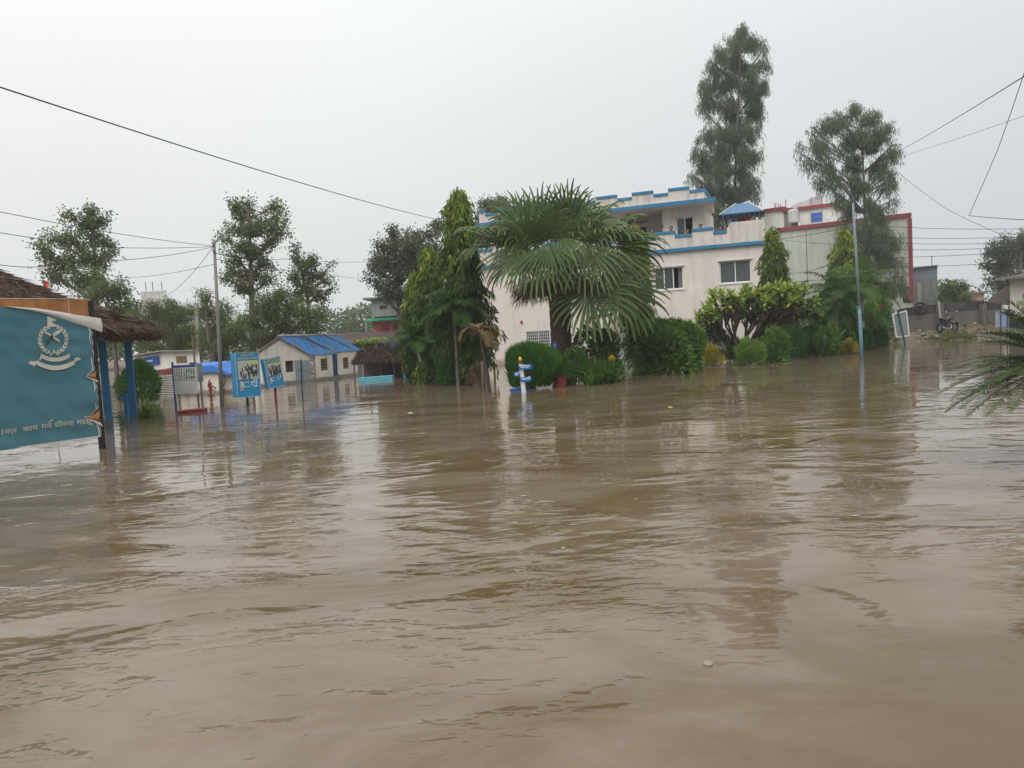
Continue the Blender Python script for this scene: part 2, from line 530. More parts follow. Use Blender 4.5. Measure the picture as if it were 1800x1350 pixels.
l_grass = ML('leaf_grass', [G(0.05, 0.07, 0.025), G(0.10, 0.11, 0.045), G(0.17, 0.15, 0.075)], 0.3)
l_red = ML('petal_red', [G(0.45, 0.02, 0.04), G(0.6, 0.05, 0.08)], 0.3)

# ------------------------------------------------------------------ ground and flood water
def sstep(a, b, x):
    t = np.clip((x - a) / (b - a), 0, 1)
    return t * t * (3 - 2 * t)
def gz(x, y):
    x = np.asarray(x, float); y = np.asarray(y, float)
    h = np.full(np.broadcast(x, y).shape, -0.8)
    back = np.where(x < 16, 62.0, 62.0)
    h = np.maximum(h, -0.8 + 1.0 * sstep(0, 7, y - back))
    left = np.where(x < -8, 1.0, 0.0)
    h = np.maximum(h, -0.8 + 1.0 * sstep(0, 5, y - 47) * left)
    bank = sstep(20.6, 23.0, x + 0.25 * np.sin(y * 1.7)) * sstep(42.0, 47.0, y + 0.5 * np.sin(x * 1.3) + 0.03 * (x - 24) * 6)
    h = np.maximum(h, -0.8 + 1.22 * bank + 0.12 * bank * np.sin(x * 2.1) * np.sin(y * 1.9 + 1) + 0.35 * sstep(26, 29.5, x) * bank)
    return h
def ground_sheet():
    xs = np.concatenate([np.linspace(-250, -60, 8), np.linspace(-56, 19, 40), np.linspace(19.5, 34, 50), np.linspace(36, 60, 10), np.linspace(80, 250, 8)])
    ys = np.concatenate([np.linspace(-40, 38, 12), np.linspace(40, 52, 46), np.linspace(53, 75, 24), np.linspace(80, 360, 10)])
    X, Y = np.meshgrid(xs, ys)
    Z = gz(X, Y)
    Z = Z + np.where(Z > -0.1, 0.05 * np.sin(X * 5.1 + Y * 3) * np.sin(Y * 4.3), 0)
    co_ = np.stack([X, Y, Z], -1).reshape(-1, 3)
    nx, ny = len(xs), len(ys)
    i = np.arange(ny - 1)[:, None] * nx + np.arange(nx - 1)[None]
    q = np.stack([i, i + 1, i + nx + 1, i + nx], -1).reshape(-1, 4)
    o = npmesh('ground', co_, q, m_gravel, smooth=True)
    tag(o, kind='structure')
ground_sheet()

def water_mat():
    m, nt, p = _base('flood_water')
    tc = N(nt, 'ShaderNodeTexCoord')
    P = tc.outputs['Object']
    def noise(sx, sy, scale, detail, rough=0.55, dist=0.0):
        mp = N(nt, 'ShaderNodeMapping')
        mp.inputs['Scale'].default_value = (sx, sy, 1)
        mp.inputs['Rotation'].default_value = (0, 0, rad(random.uniform(-14, 14)))
        mp.inputs['Location'].default_value = (random.uniform(-9, 9), random.uniform(-9, 9), 0)
        lk(nt, P, mp.inputs['Vector'])
        n = N(nt, 'ShaderNodeTexNoise')
        n.inputs['Scale'].default_value = scale
        n.inputs['Detail'].default_value = detail
        n.inputs['Roughness'].default_value = rough
        n.inputs['Distortion'].default_value = dist
        lk(nt, mp.outputs[0], n.inputs['Vector'])
        return n.outputs['Fac']
    def rng_(v, a, b, c, d):
        r = N(nt, 'ShaderNodeMapRange')
        r.interpolation_type = 'SMOOTHSTEP'
        for k, q in zip(('From Min', 'From Max', 'To Min', 'To Max'), (a, b, c, d)):
            r.inputs[k].default_value = q
        lk(nt, v, r.inputs['Value'])
        return r.outputs[0]
    # body colour: silt clouds
    silt = noise(0.5, 1.0, 0.7, 6, 0.6, 1.2)
    mx = N(nt, 'ShaderNodeMix', data_type='RGBA')
    mx.inputs['A'].default_value = (0.104, 0.069, 0.032, 1)
    mx.inputs['B'].default_value = (0.178, 0.134, 0.099, 1)
    lk(nt, rng_(silt, 0.32, 0.68, 0, 1), mx.inputs['Factor'])
    lk(nt, mx.outputs['Result'], p.inputs['Base Color'])
    p.inputs['Roughness'].default_value = 0.015
    p.inputs['IOR'].default_value = 1.333
    p.inputs['Specular IOR Level'].default_value = 0.5
    # relief in metres
    def ridge(v):
        return mth(nt, 'SUBTRACT', 1.0, mth(nt, 'ABSOLUTE', mth(nt, 'MULTIPLY_ADD', v, 2.0, -1.0)))
    swell = noise(0.55, 1.0, 0.55, 2, 0.5, 0.6)
    mid = noise(0.45, 1.0, 2.0, 1.5, 0.45, 1.2)
    ripl = noise(0.42, 1.0, 5.2, 1.5, 0.45, 1.3)
    fine = noise(0.42, 1.0, 12.0, 1.5, 0.45, 1.2)
    calm = noise(0.6, 1.0, 0.42, 3, 0.55, 1.4)        # slick patches
    mask = rng_(calm, 0.40, 0.58, 0.12, 1.0)
    calm2 = noise(0.6, 1.0, 1.3, 2, 0.5, 1.0)
    mask2 = mth(nt, 'MULTIPLY', mask, rng_(calm2, 0.40, 0.62, 0.28, 1.0))
    sy = N(nt, 'ShaderNodeSeparateXYZ')
    lk(nt, P, sy.inputs[0])
    lee = rng_(sy.outputs['Y'], 7.0, 19.0, 1.0, 0.30)      # water lies stiller in the lee of the garden
    mask2 = mth(nt, 'MULTIPLY', mask2, lee)
    lee2 = rng_(sy.outputs['Y'], 4.0, 10.0, 1.0, 0.12)
    fine = mth(nt, 'MULTIPLY', fine, lee2)
    mid = mth(nt, 'MULTIPLY', mid, lee)
    h = mth(nt, 'MULTIPLY', swell, WAVE[0])
    h = mth(nt, 'MULTIPLY_ADD', mth(nt, 'MULTIPLY', mid, mth(nt, 'MULTIPLY_ADD', mask, 0.7, 0.3)), WAVE[1], h)
    h = mth(nt, 'MULTIPLY_ADD', mth(nt, 'MULTIPLY', ripl, mask2), WAVE[2], h)
    h = mth(nt, 'MULTIPLY_ADD', mth(nt, 'MULTIPLY', fine, mask2), WAVE[3], h)
    bp = N(nt, 'ShaderNodeBump')
    bp.inputs['Strength'].default_value = 1.0
    bp.inputs['Distance'].default_value = 1.0
    lk(nt, h, bp.inputs['Height'])
    lk(nt, bp.outputs[0], p.inputs['Normal'])
    return m
WAVE = (0.006, 0.018, 0.0185, 0.0125)
m_water = water_mat()
w = MB()
w.quad((-140, -30, 0), (140, -30, 0), (140, 75, 0), (-140, 75, 0))
tag(w.build('flood_water', m_water), kind='structure')

# ------------------------------------------------------------------ foliage generators
def unit(a):
    return a / np.maximum(np.linalg.norm(a, axis=-1, keepdims=True), 1e-9)
def leafcloud(name, P, D, L, W, lv, mat, parent, bend=0.0, fold=0.0):
    """one quad per leaf: P base, D axis, L length, W width arrays"""
    n = len(P)
    D = unit(D)
    S = unit(np.cross(D, RG.normal(size=(n, 3))))
    L = np.broadcast_to(np.asarray(L, float), (n,))[:, None]
    W = np.broadcast_to(np.asarray(W, float), (n,))[:, None]
    mid = P + D * L * 0.42
    tip = P + D * L + np.array([0, 0, -1.0]) * (bend * L)
    co_ = np.stack([P, mid + S * W * 0.5, tip, mid - S * W * 0.5], 1).reshape(-1, 3)
    q = np.arange(n * 4).reshape(n, 4)
    return npmesh(name, co_, q, mat, parent, lv=np.repeat(np.clip(lv, 0, 1), 4))
def curve3(a, b, c, n):
    t = np.linspace(0, 1, n)[:, None]
    return (1 - t) ** 2 * a + 2 * t * (1 - t) * b + t * t * c

def tree(name, label, base, clumps, group=None, leaf=None, bark=None, trunk_r=0.16, L=0.13, W=0.07, dens=260, sub=11,
         droop=0.3, spread=0.16, top=None, lean=None, cat='tree', twig=0.010, lvb=0.0, weep=0.0):
    """clumps: (world centre, rx, rz). A trunk, limbs to each clump, twigs and leaves on the twigs."""
    base = np.array(base, float)
    cs = [np.array(c[0], float) for c in clumps]
    if top is None:
        k = max(range(len(cs)), key=lambda i: cs[i][2])
        top = cs[k]
    top = np.array(top, float)
    t = T(name, label, cat, tuple(base), group)
    wood = MB()
    mid = (base + top) / 2 + RG.normal(0, 0.25, 3) * np.array([1, 1, 0]) + (np.array(lean) if lean is not None else 0)
    tp = curve3(base, mid, top, 12)
    tr = np.linspace(trunk_r, trunk_r * 0.18, 12)
    wood.tube(tp, list(tr), 8)
    PP, DD, LV = [], [], []
    for (c, rx, rz) in [(cs[i], clumps[i][1], clumps[i][2]) for i in range(len(cs))]:
        dh = np.linalg.norm((c - tp)[:, :2], axis=1)
        want = c[2] - 0.55 * np.interp(c[2], tp[:, 2], dh) - 0.3 * rz
        k = int(np.argmin(np.abs(tp[:, 2] - want)))
        k = max(2, min(k, 10))
        a = tp[k]
        m2 = (a + c) / 2 + RG.normal(0, 0.12, 3) * rx - np.array([0, 0, 0.12 * rx])
        lp = curve3(a, m2, c, 7)
        lr = np.linspace(tr[k] * 0.62, max(twig * 1.6, tr[k] * 0.18), 7)
        wood.tube(lp, list(lr), 5, cap=False)
        ns = max(5, int(sub * (0.6 + 0.4 * rx)))
        for j in range(ns):
            d = unit(RG.normal(size=3))
            d[2] = d[2] * 0.9 + 0.1
            e = c + d * np.array([rx, rx, rz]) * RG.uniform(0.55, 1.05)
            s = lp[RG.integers(2, 7)]
            b = (s + e) / 2 + np.array([0, 0, 0.12 * rx]) + RG.normal(0, 0.08 * rx, 3)
            e2 = e - np.array([0, 0, droop * 0.35 * rx])
            sp_ = curve3(s, b, e2, 6)
            wood.tube(sp_, list(np.linspace(twig * 1.5, twig * 0.4, 6)), 3, cap=False)
            nl = int(dens * rx * rz / max(1, ns) * RG.uniform(0.5, 1.6) * 7.0)
            tt = RG.uniform(0.22, 1.06, nl)
            pos = np.stack([np.interp(tt, np.linspace(0, 1, 6), sp_[:, i]) for i in range(3)], 1)
            pos += np.clip(RG.normal(0, 1, (nl, 3)), -1.6, 1.6) * (0.6 + 0.5 * tt)[:, None] * (spread * 0.6 + 0.17 * rx)
            if weep:        # leaves strung along hanging sprays
                ks = RG.integers(0, 5, nl)
                so = np.stack([np.interp(RG.uniform(.35, 1.0, 5), np.linspace(0, 1, 6), sp_[:, i]) for i in range(3)], 1) * 0
                st_ = RG.uniform(.3, 1.02, 5)
                so = np.stack([np.interp(st_, np.linspace(0, 1, 6), sp_[:, i]) for i in range(3)], 1) + RG.normal(0, .16 * rx, (5, 3))
                hang = RG.uniform(-.25, 1, nl) * weep * RG.uniform(.6, 1.3, 5)[ks]
                pos = so[ks] + np.stack([RG.normal(0, .11, nl), RG.normal(0, .11, nl), -hang + RG.normal(0, .06, nl)], 1) + unit(so[ks] - tp[k]) * (hang * .18)[:, None]
            dd = unit(pos - c) * 0.5 + RG.normal(0, 0.55, (nl, 3)) + np.array([0, 0, -droop])
            PP.append(pos); DD.append(dd)
            LV.append(np.clip(RG.normal(0.42 + lvb + RG.normal(0, 0.10), 0.2, nl), 0, 1))
    wood.build('trunk', bark, t, smooth=True)
    P = np.concatenate(PP); D = np.concatenate(DD); lv = np.concatenate(LV)
    n = len(P)
    leafcloud('crown', P, D, L * RG.uniform(0.6, 1.3, n), W * RG.uniform(0.7, 1.25, n), lv, leaf, t, bend=droop * 0.25)
    return t

def pxclumps(lst, d, dd=1.2, squash=1.0):
    """pixel blobs (x, y, r) -> world clumps around depth d, thick in depth too"""
    out = []
    for q in lst:
        x, y, r = q[:3]
        dz = q[3] if len(q) > 3 else RG.uniform(-dd, dd)
        c = at(x, y, d + dz)
        R = r * d / F
        out.append((tuple(c), R, R * squash))
    return out

def bush(name, label, c, rx, ry, rz, mat, n, L, W, up=0.3, cat='shrub', group=None, lump=0.25, flat_bottom=True, bark=None, lvb=0.0, out=0.8, shell=0.55, boxy=0.0, stems=7):
    """a dense shrub rising from the water at c (z=0)"""
    t = T(name, label, cat, (c[0], c[1], -0.35), group)
    az = RG.uniform(0, 2 * np.pi, n)
    hf = RG.uniform(0, 1, n) ** 0.85
    k = RG.normal(size=(7, 3)) * 2.4
    ph = RG.uniform(0, 6.3, 7)
    q3 = np.stack([np.cos(az), np.sin(az), 2.2 * hf], 1)
    f = sum(np.sin(q3 @ k[i] + ph[i]) for i in range(7)) / 3.0
    pw = 2.0 + 3.0 * boxy
    prof = np.where(hf < 0.35, 0.88 + 0.12 * hf / 0.35, np.maximum(0.02, 1 - np.maximum(0, (hf - 0.35) / 0.65) ** pw) ** 0.5)
    rr = prof * (1 + lump * f) * (shell + (1 - shell) * RG.uniform(0, 1, n) ** 0.5)
    topk = 1 + lump * 0.55 * f
    P = np.stack([c[0] + rx * rr * np.cos(az), c[1] + ry * rr * np.sin(az), 0.02 + rz * hf * topk], 1)
    d = unit(np.stack([np.cos(az) * (1.05 - hf), np.sin(az) * (1.05 - hf), hf * 0.9], 1))
    # some foliage inside and on top so that no stems show through
    m_ = RG.uniform(0, 1, n) < 0.25
    P[m_, 0] = c[0] + (P[m_, 0] - c[0]) * RG.uniform(0.1, 0.9, m_.sum())
    P[m_, 1] = c[1] + (P[m_, 1] - c[1]) * RG.uniform(0.1, 0.9, m_.sum())
    D = d * out + RG.normal(0, 0.4, (n, 3)) + np.array([0, 0, up])
    lv = np.clip(RG.normal(0.4 + lvb, 0.2, n) + 0.18 * f, 0, 1)
    w = MB()
    for i in range(stems):
        a = RG.uniform(0, 6.28)
        q = RG.uniform(0.3, 0.75)
        w.tube([(c[0] + 0.1 * rx * math.cos(a), c[1] + 0.1 * ry * math.sin(a), -0.35),
                (c[0] + 0.35 * q * rx * math.cos(a), c[1] + 0.35 * q * ry * math.sin(a), rz * 0.35),
                (c[0] + q * rx * math.cos(a), c[1] + q * ry * math.sin(a), rz * 0.8)], [0.03, 0.02, 0.008], 5)
    w.build('stem', bark or m_bark, t)
    leafcloud('foliage', P, D, L * RG.uniform(0.6, 1.35, n), W * RG.uniform(0.7, 1.3, n), lv, mat, t, bend=0.1)
    return t

def ashoka(name, label, base, h, r, n=190, lvb=0.0, group='weeping ashoka trees in the garden bed', bare=0.12, prof=None, L=0.30, W=0.062, tipy=0.5):
    """columnar weeping tree: hanging branchlets wrapped round a straight trunk"""
    t = T(name, label, 'tree', (base[0], base[1], -0.5), group)
    w = MB()
    w.tube([(base[0], base[1], -0.5), (base[0] + 0.04, base[1], h * 0.5), (base[0], base[1], h * 0.97)], [0.13, 0.085, 0.015], 7)
    PP, DD, LV = [], [], []
    for i in range(n):
        f = (i + RG.uniform(0, 1)) / n
        f = bare + (1 - bare) * f
        R = r * (prof(f) if prof else min(1.0, 1.75 * (1 - f) ** 0.62)) * RG.uniform(0.55, 1.15) * (1 + 0.2 * math.sin(f * 19 + (i % 7)))
        a = RG.uniform(0, 6.283)
        ca, sa = math.cos(a), math.sin(a)
        z0 = h * f
        drop = RG.uniform(0.25, 0.75) * min(1.0, h / 5) + 0.1
        p0 = np.array([base[0], base[1], z0 + 0.15])
        p1 = np.array([base[0] + ca * R * 0.75, base[1] + sa * R * 0.75, z0 + 0.12])
        p2 = np.array([base[0] + ca * R, base[1] + sa * R, z0 - drop])
        sp_ = curve3(p0, p1, p2, 6)
        w.tube(sp_, [0.014, 0.012, 0.01, 0.008, 0.006, 0.004], 3, cap=False)
        nl = int(RG.uniform(30, 54))
        tt = RG.uniform(0.35, 1.0, nl)
        pos = np.stack([np.interp(tt, np.linspace(0, 1, 6), sp_[:, k]) for k in range(3)], 1) + RG.normal(0, 0.07, (nl, 3))
        dd = np.array([ca * 0.35, sa * 0.35, -1.0]) + RG.normal(0, 0.33, (nl, 3))
        PP.append(pos); DD.append(dd)
        young = tipy * max(0, f - 0.55) / 0.45 + (0.35 if RG.uniform() < 0.10 else 0)
        LV.append(np.clip(RG.normal(0.30 + lvb + young, 0.15, nl), 0, 1))
    w.build('trunk', m_bark, t, smooth=True)
    P, D, lv = np.concatenate(PP), np.concatenate(DD), np.concatenate(LV)
    m = P[:, 2] > 0.03
    P, D, lv = P[m], D[m], lv[m]
    k = len(P)
    leafcloud('crown', P, D, L * RG.uniform(0.6, 1.25, k), W * RG.uniform(0.7, 1.2, k), lv, l_ash, t)
    return t

def strips(pts, side, wid):
    """pts (n, m, 3), side (n, m, 3), wid (n, m) -> verts, quads of n ribbons"""
    n, m = pts.shape[:2]
    a = pts + side * wid[..., None] * 0.5
    b = pts - side * wid[..., None] * 0.5
    co_ = np.stack([a, b], 2).reshape(-1, 3)          # index ((i*m)+j)*2 + k
    i = (np.arange(n)[:, None] * m + np.arange(m - 1)[None]) * 2
    q = np.stack([i, i + 1, i + 3, i + 2], -1).reshape(-1, 4)
    return co_, q

def fan_leaf(hub, axis, up, R, nseg=44, droop=1.0, spread=rad(125), fuse=0.40, lvc=0.45):
    """pleated fan of ribbons round hub; tips bend down under their weight"""
    axis = unit(np.array(axis, float)); up = np.array(up, float)
    up = unit(up - axis * up.dot(axis))
    side = np.cross(axis, up)
    m = 8
    an = np.linspace(-spread, spread, nseg) + RG.normal(0, 0.012, nseg)
    d0 = np.cos(an)[:, None] * axis + np.sin(an)[:, None] * side + 0.28 * np.abs(np.sin(an))[:, None] * up
    d0 = unit(d0)
    Rl = R * (0.72 + 0.28 * np.cos(an * 0.5) ** 2) * RG.uniform(0.9, 1.06, nseg)
    tt = np.linspace(0.03, 1, m)
    pts = np.zeros((nseg, m, 3))
    d = d0.copy()
    pos = np.tile(np.array(hub, float), (nseg, 1)) + d0 * (Rl * tt[0])[:, None]
    pts[:, 0] = pos
    for j in range(1, m):
        t = tt[j]
        g = droop * max(0, t - fuse * 1.15) * 3.2 * RG.uniform(0.7, 1.3, nseg)
        d = unit(d + np.array([0, 0, -1.0]) * g[:, None] * 0.6)
        pos = pos + d * (Rl * (tt[j] - tt[j - 1]))[:, None]
        pts[:, j] = pos
    dang = 2 * spread / nseg
    w = np.zeros((nseg, m))
    for j in range(m):
        r = Rl * tt[j]
        full = 2 * r * math.tan(dang / 2) * 1.02
        fw = 2 * Rl * fuse * math.tan(dang / 2)
        w[:, j] = np.where(tt[j] <= fuse, full, fw * np.clip((1 - tt[j]) / (1 - fuse), 0.08, 1) ** 0.5 * 1.0)
    tang = np.gradient(pts, axis=1)
    sd = unit(np.cross(tang, np.broadcast_to(up, tang.shape)) + 1e-9)
    pl = np.where(np.arange(nseg) % 2 == 0, 1, -1)[:, None, None] * 0.35
    sd = unit(sd + pl * np.broadcast_to(up, sd.shape))
    co_, q = strips(pts, sd, w)
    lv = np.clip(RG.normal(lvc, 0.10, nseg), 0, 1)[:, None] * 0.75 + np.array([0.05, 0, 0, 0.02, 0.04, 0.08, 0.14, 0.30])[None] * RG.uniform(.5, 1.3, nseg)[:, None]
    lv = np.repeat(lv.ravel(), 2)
    return co_, q, lv

def frond(base, dirv, Ln, droop, nl=34, ll=0.35, lw=0.03, vee=0.5, hang=0.4, lvc=0.45, twist=0.0, startf=0.16, rach=0.012):
    """feather frond: arching rachis with leaflets both sides; returns leaf arrays and rachis points"""
    base = np.array(base, float); d = unit(np.array(dirv, float))
    m = 12
    pts = [base]
    for j in range(1, m):
        d = unit(d + np.array([0, 0, -droop * (0.35 + j / m)]) / m * 1.6)
        pts.append(pts[-1] + d * Ln / (m - 1))
    pts = np.array(pts)
    tt = np.linspace(startf, 0.99, nl)
    P = np.stack([np.interp(tt, np.linspace(0, 1, m), pts[:, k]) for k in range(3)], 1)
    tg = unit(np.stack([np.interp(tt, np.linspace(0, 1, m), np.gradient(pts[:, k])) for k in range(3)], 1))
    sd = np.cross(tg, np.array([0, 0, 1.0]))
    sd = unit(sd)
    upv = np.cross(sd, tg)
    ap, al = [], []
    co_all, q_all, lv_all = [], [], []
    off = 0
    for s in (-1, 1):
        ld = unit(sd * s * 0.85 + tg * 0.55 + upv * vee + RG.normal(0, 0.08, (nl, 3)))
        le = ll * (np.sin(np.pi * (0.12 + 0.86 * tt)) ** 0.6) * RG.uniform(0.85, 1.1, nl)
        k = 4
        pp = np.zeros((nl, k, 3)); pp[:, 0] = P
        dd = ld.copy()
        for j in range(1, k):
            dd = unit(dd + np.array([0, 0, -hang * j / k]))
            pp[:, j] = pp[:, j - 1] + dd * (le / (k - 1))[:, None]
        sdv = unit(np.cross(np.gradient(pp, axis=1), np.broadcast_to(upv[:, None], pp.shape)) + 1e-9)
        wv = lw * np.array([0.6, 1.0, 0.8, 0.12])[None] * np.ones((nl, 1))
        c_, q_ = strips(pp, sdv, wv)
        co_all.append(c_); q_all.append(q_ + off); off += len(c_)
        lv_all.append(np.repeat(np.clip(RG.normal(lvc, 0.13, nl), 0, 1), k * 2))
    return np.concatenate(co_all), np.concatenate(q_all), np.concatenate(lv_all), pts

def feather_palm(name, label, base, h, nf, Ln, mat=None, trunk_r=0.07, droop=1.0, ll=0.45, lw=0.035, lean=(0, 0), group=None, lvc=0.45, bark=None, el=(0.2, 1.25), nl=34, hang=0.45, vee=0.35, az=None, cat='palm'):
    t = T(name, label, cat, (base[0], base[1], -0.4), group)
    w = MB()
    topp = np.array([base[0] + lean[0], base[1] + lean[1], h])
    midp = np.array([base[0] + lean[0] * 0.35, base[1] + lean[1] * 0.35, h * 0.5])
    pts = curve3(np.array([base[0], base[1], -0.4]), midp, topp, 12)
    rr = [trunk_r * (1.15 - 0.35 * i / 11) * (1.06 if i % 2 else 0.97) for i in range(12)]
    w.tube(pts, rr, 8)
    w.build('trunk', bark or m_barkpale, t, smooth=True)
    for i in range(nf):
        a = (az[i % len(az)] if az else i * 2.399 + RG.uniform(-0.3, 0.3))
        e = el[0] + (el[1] - el[0]) * ((i + 0.5) / nf) + RG.uniform(-0.12, 0.12)
        d = (math.cos(a) * math.cos(e), math.sin(a) * math.cos(e), math.sin(e))
        co_, q, lv, rp = frond(topp, d, Ln * RG.uniform(0.8, 1.12), droop, nl=nl, ll=ll, lw=lw, hang=hang, vee=vee, lvc=lvc + RG.normal(0, 0.08))
        r = MB().tube(rp, list(np.linspace(0.018, 0.004, len(rp))), 4)
        nv = len(co_)
        c2 = np.concatenate([co_, np.array(r.v)])
        fq = np.array([f for f in r.f if len(f) == 4]) + nv
        npmesh('frond', c2, np.concatenate([q, fq]), mat or l_palm, t, lv=np.concatenate([lv, np.full(len(r.v), 0.7)]))
    return t

# ------------------------------------------------------------------ building helpers
def wall(mb, P, U, Nn, u0, u1, z0, z1, ops=(), t=0.2):
    """wall slab whose front face lies in the plane through P; ops are real holes with reveals"""
    us = sorted({u0, u1, *[q for o in ops for q in o[:2]]})
    zs = sorted({z0, z1, *[q for o in ops for q in o[2:4]]})
    def pt(u, n, zz):
        return (P[0] + U[0] * u + Nn[0] * n, P[1] + U[1] * u + Nn[1] * n, zz)
    for i in range(len(us) - 1):
        for j in range(len(zs) - 1):
            uc, zc = (us[i] + us[i + 1]) / 2, (zs[j] + zs[j + 1]) / 2
            if uc < u0 or uc > u1 or zc < z0 or zc > z1: continue
            if any(o[0] < uc < o[1] and o[2] < zc < o[3] for o in ops): continue
            a, b, c, d = us[i], us[i + 1], zs[j], zs[j + 1]
            mb.quad(pt(a, 0, c), pt(b, 0, c), pt(b, 0, d), pt(a, 0, d))
            mb.quad(pt(a, -t, d), pt(b, -t, d), pt(b, -t, c), pt(a, -t, c))
    for o in list(ops) + [(u0, u1, z0, z1)]:
        a, b, c, d = o[:4]
        mb.quad(pt(a, 0, c), pt(a, 0, d), pt(a, -t, d), pt(a, -t, c))
        mb.quad(pt(b, 0, d), pt(b, 0, c), pt(b, -t, c), pt(b, -t, d))
        mb.quad(pt(a, 0, d), pt(b, 0, d), pt(b, -t, d), pt(a, -t, d))
        mb.quad(pt(b, 0, c), pt(a, 0, c), pt(a, -t, c), pt(b, -t, c))
    return mb
def window(par, P, U, Nn, o, panes=2, rec=0.09, fr=0.05, curt=(), sill=True, open_=(), mats=None, hood=False, transom=False):
    """window part (frame) with its panes and curtains as sub-parts"""
    a, b, c, d = o[:4]
    f = MB()
    f.fbox(P, U, Nn, a + .002, b - .002, -rec - .04, -rec + .03, d - fr, d - .002)
    f.fbox(P, U, Nn, a + .002, b - .002, -rec - .04, -rec + .03, c + .002, c + fr)
    f.fbox(P, U, Nn, a + .002, a + fr, -rec - .04, -rec + .03, c + fr, d - fr)
    f.fbox(P, U, Nn, b - fr, b - .002, -rec - .04, -rec + .03, c + fr, d - fr)
    w = (b - a - 2 * fr) / panes
    for k in range(1, panes):
        f.fbox(P, U, Nn, a + fr + w * k - fr * .45, a + fr + w * k + fr * .45, -rec - .04, -rec + .03, c + fr, d - fr)
    fo = f.build('window', (mats or m_frame), par)
    for k in range(panes):
        if k in open_: continue
        g = MB().fbox(P, U, Nn, a + fr + w * k + fr * .3, a + fr + w * (k + 1) - fr * .3, -rec - .012, -rec - .004, c + fr, d - fr)
        g.build('pane', m_glass, fo)
    for (k, f0, f1, mt) in curt:
        cu = MB()
        n = 14
        x0, x1 = a + fr + w * k + w * f0, a + fr + w * k + w * f1
        for i in range(n):
            q0, q1 = x0 + (x1 - x0) * i / n, x0 + (x1 - x0) * (i + 1) / n
            s0, s1 = -rec - .16 - .03 * math.sin(i * 2.1), -rec - .16 - .03 * math.sin((i + 1) * 2.1)
            pt = lambda u, nn, zz: (P[0] + U[0] * u + Nn[0] * nn, P[1] + U[1] * u + Nn[1] * nn, zz)
            cu.quad(pt(q0, s0, c + .03), pt(q1, s1, c + .03), pt(q1, s1, d - .02), pt(q0, s0, d - .02))
        cu.build('curtain', mt, fo, smooth=True)
    if sill:
        MB().fbox(P, U, Nn, a - .06, b + .06, .002, .05, c - .06, c - .002).build('sill', m_frame if mats is None else mats, fo)
    if hood:
        MB().fbox(P, U, Nn, a - .08, b + .08, .002, .10, d + .01, d + .055).build('hood', m_parapet, fo)
    return fo
def pxop(P, U, x0, y0, x1, y1):
    a, b = onplane(x0, y0, P, U), onplane(x1, y1, P, U)
    a2, b2 = onplane(x0, y1, P, U), onplane(x1, y0, P, U)
    us = sorted([(a[0] + a2[0]) / 2, (b[0] + b2[0]) / 2])
    zs = sorted([(a[1] + b2[1]) / 2, (b[1] + a2[1]) / 2])
    return (us[0], us[1], zs[0], zs[1])
def text(par, body, size, mat, P, xdir, zdir=(0, 0, 1), name='lettering', thick=0.003, align='LEFT', bold=0.012, warp=None, sx=1.0):
    """flat raised lettering as a mesh; P world position, xdir reading direction"""
    c = bpy.data.curves.new('t', 'FONT')
    c.body = body
    c.size = size
    c.extrude = thick
    c.offset = bold * size
    c.align_x = align
    c.resolution_u = 3
    o = bpy.data.objects.new('t', c)
    COL.objects.link(o)
    dg = bpy.context.evaluated_depsgraph_get()
    me = bpy.data.meshes.new_from_object(o.evaluated_get(dg))
    bpy.data.objects.remove(o)
    X = Vector(xdir).normalized(); Z = Vector(zdir).normalized()
    Y = X.cross(Z)       # into the surface when reading left to right
    off = ORG[par.name]
    vs = [v.co.copy() for v in me.vertices]
    res = []
    for v in vs:
        q = Vector(P) + X * v.x * sx + Z * v.y - Y * v.z
        if warp: q = warp(q)
        res.append(q - off)
    for v, q in zip(me.vertices, res):
        v.co = q
    me.materials.clear()
    me.materials.append(mat)
    me.name = name
    ob = bpy.data.objects.new(name, me)
    COL.objects.link(ob)
    ob.parent = par
    ORG[ob.name] = off
    return ob

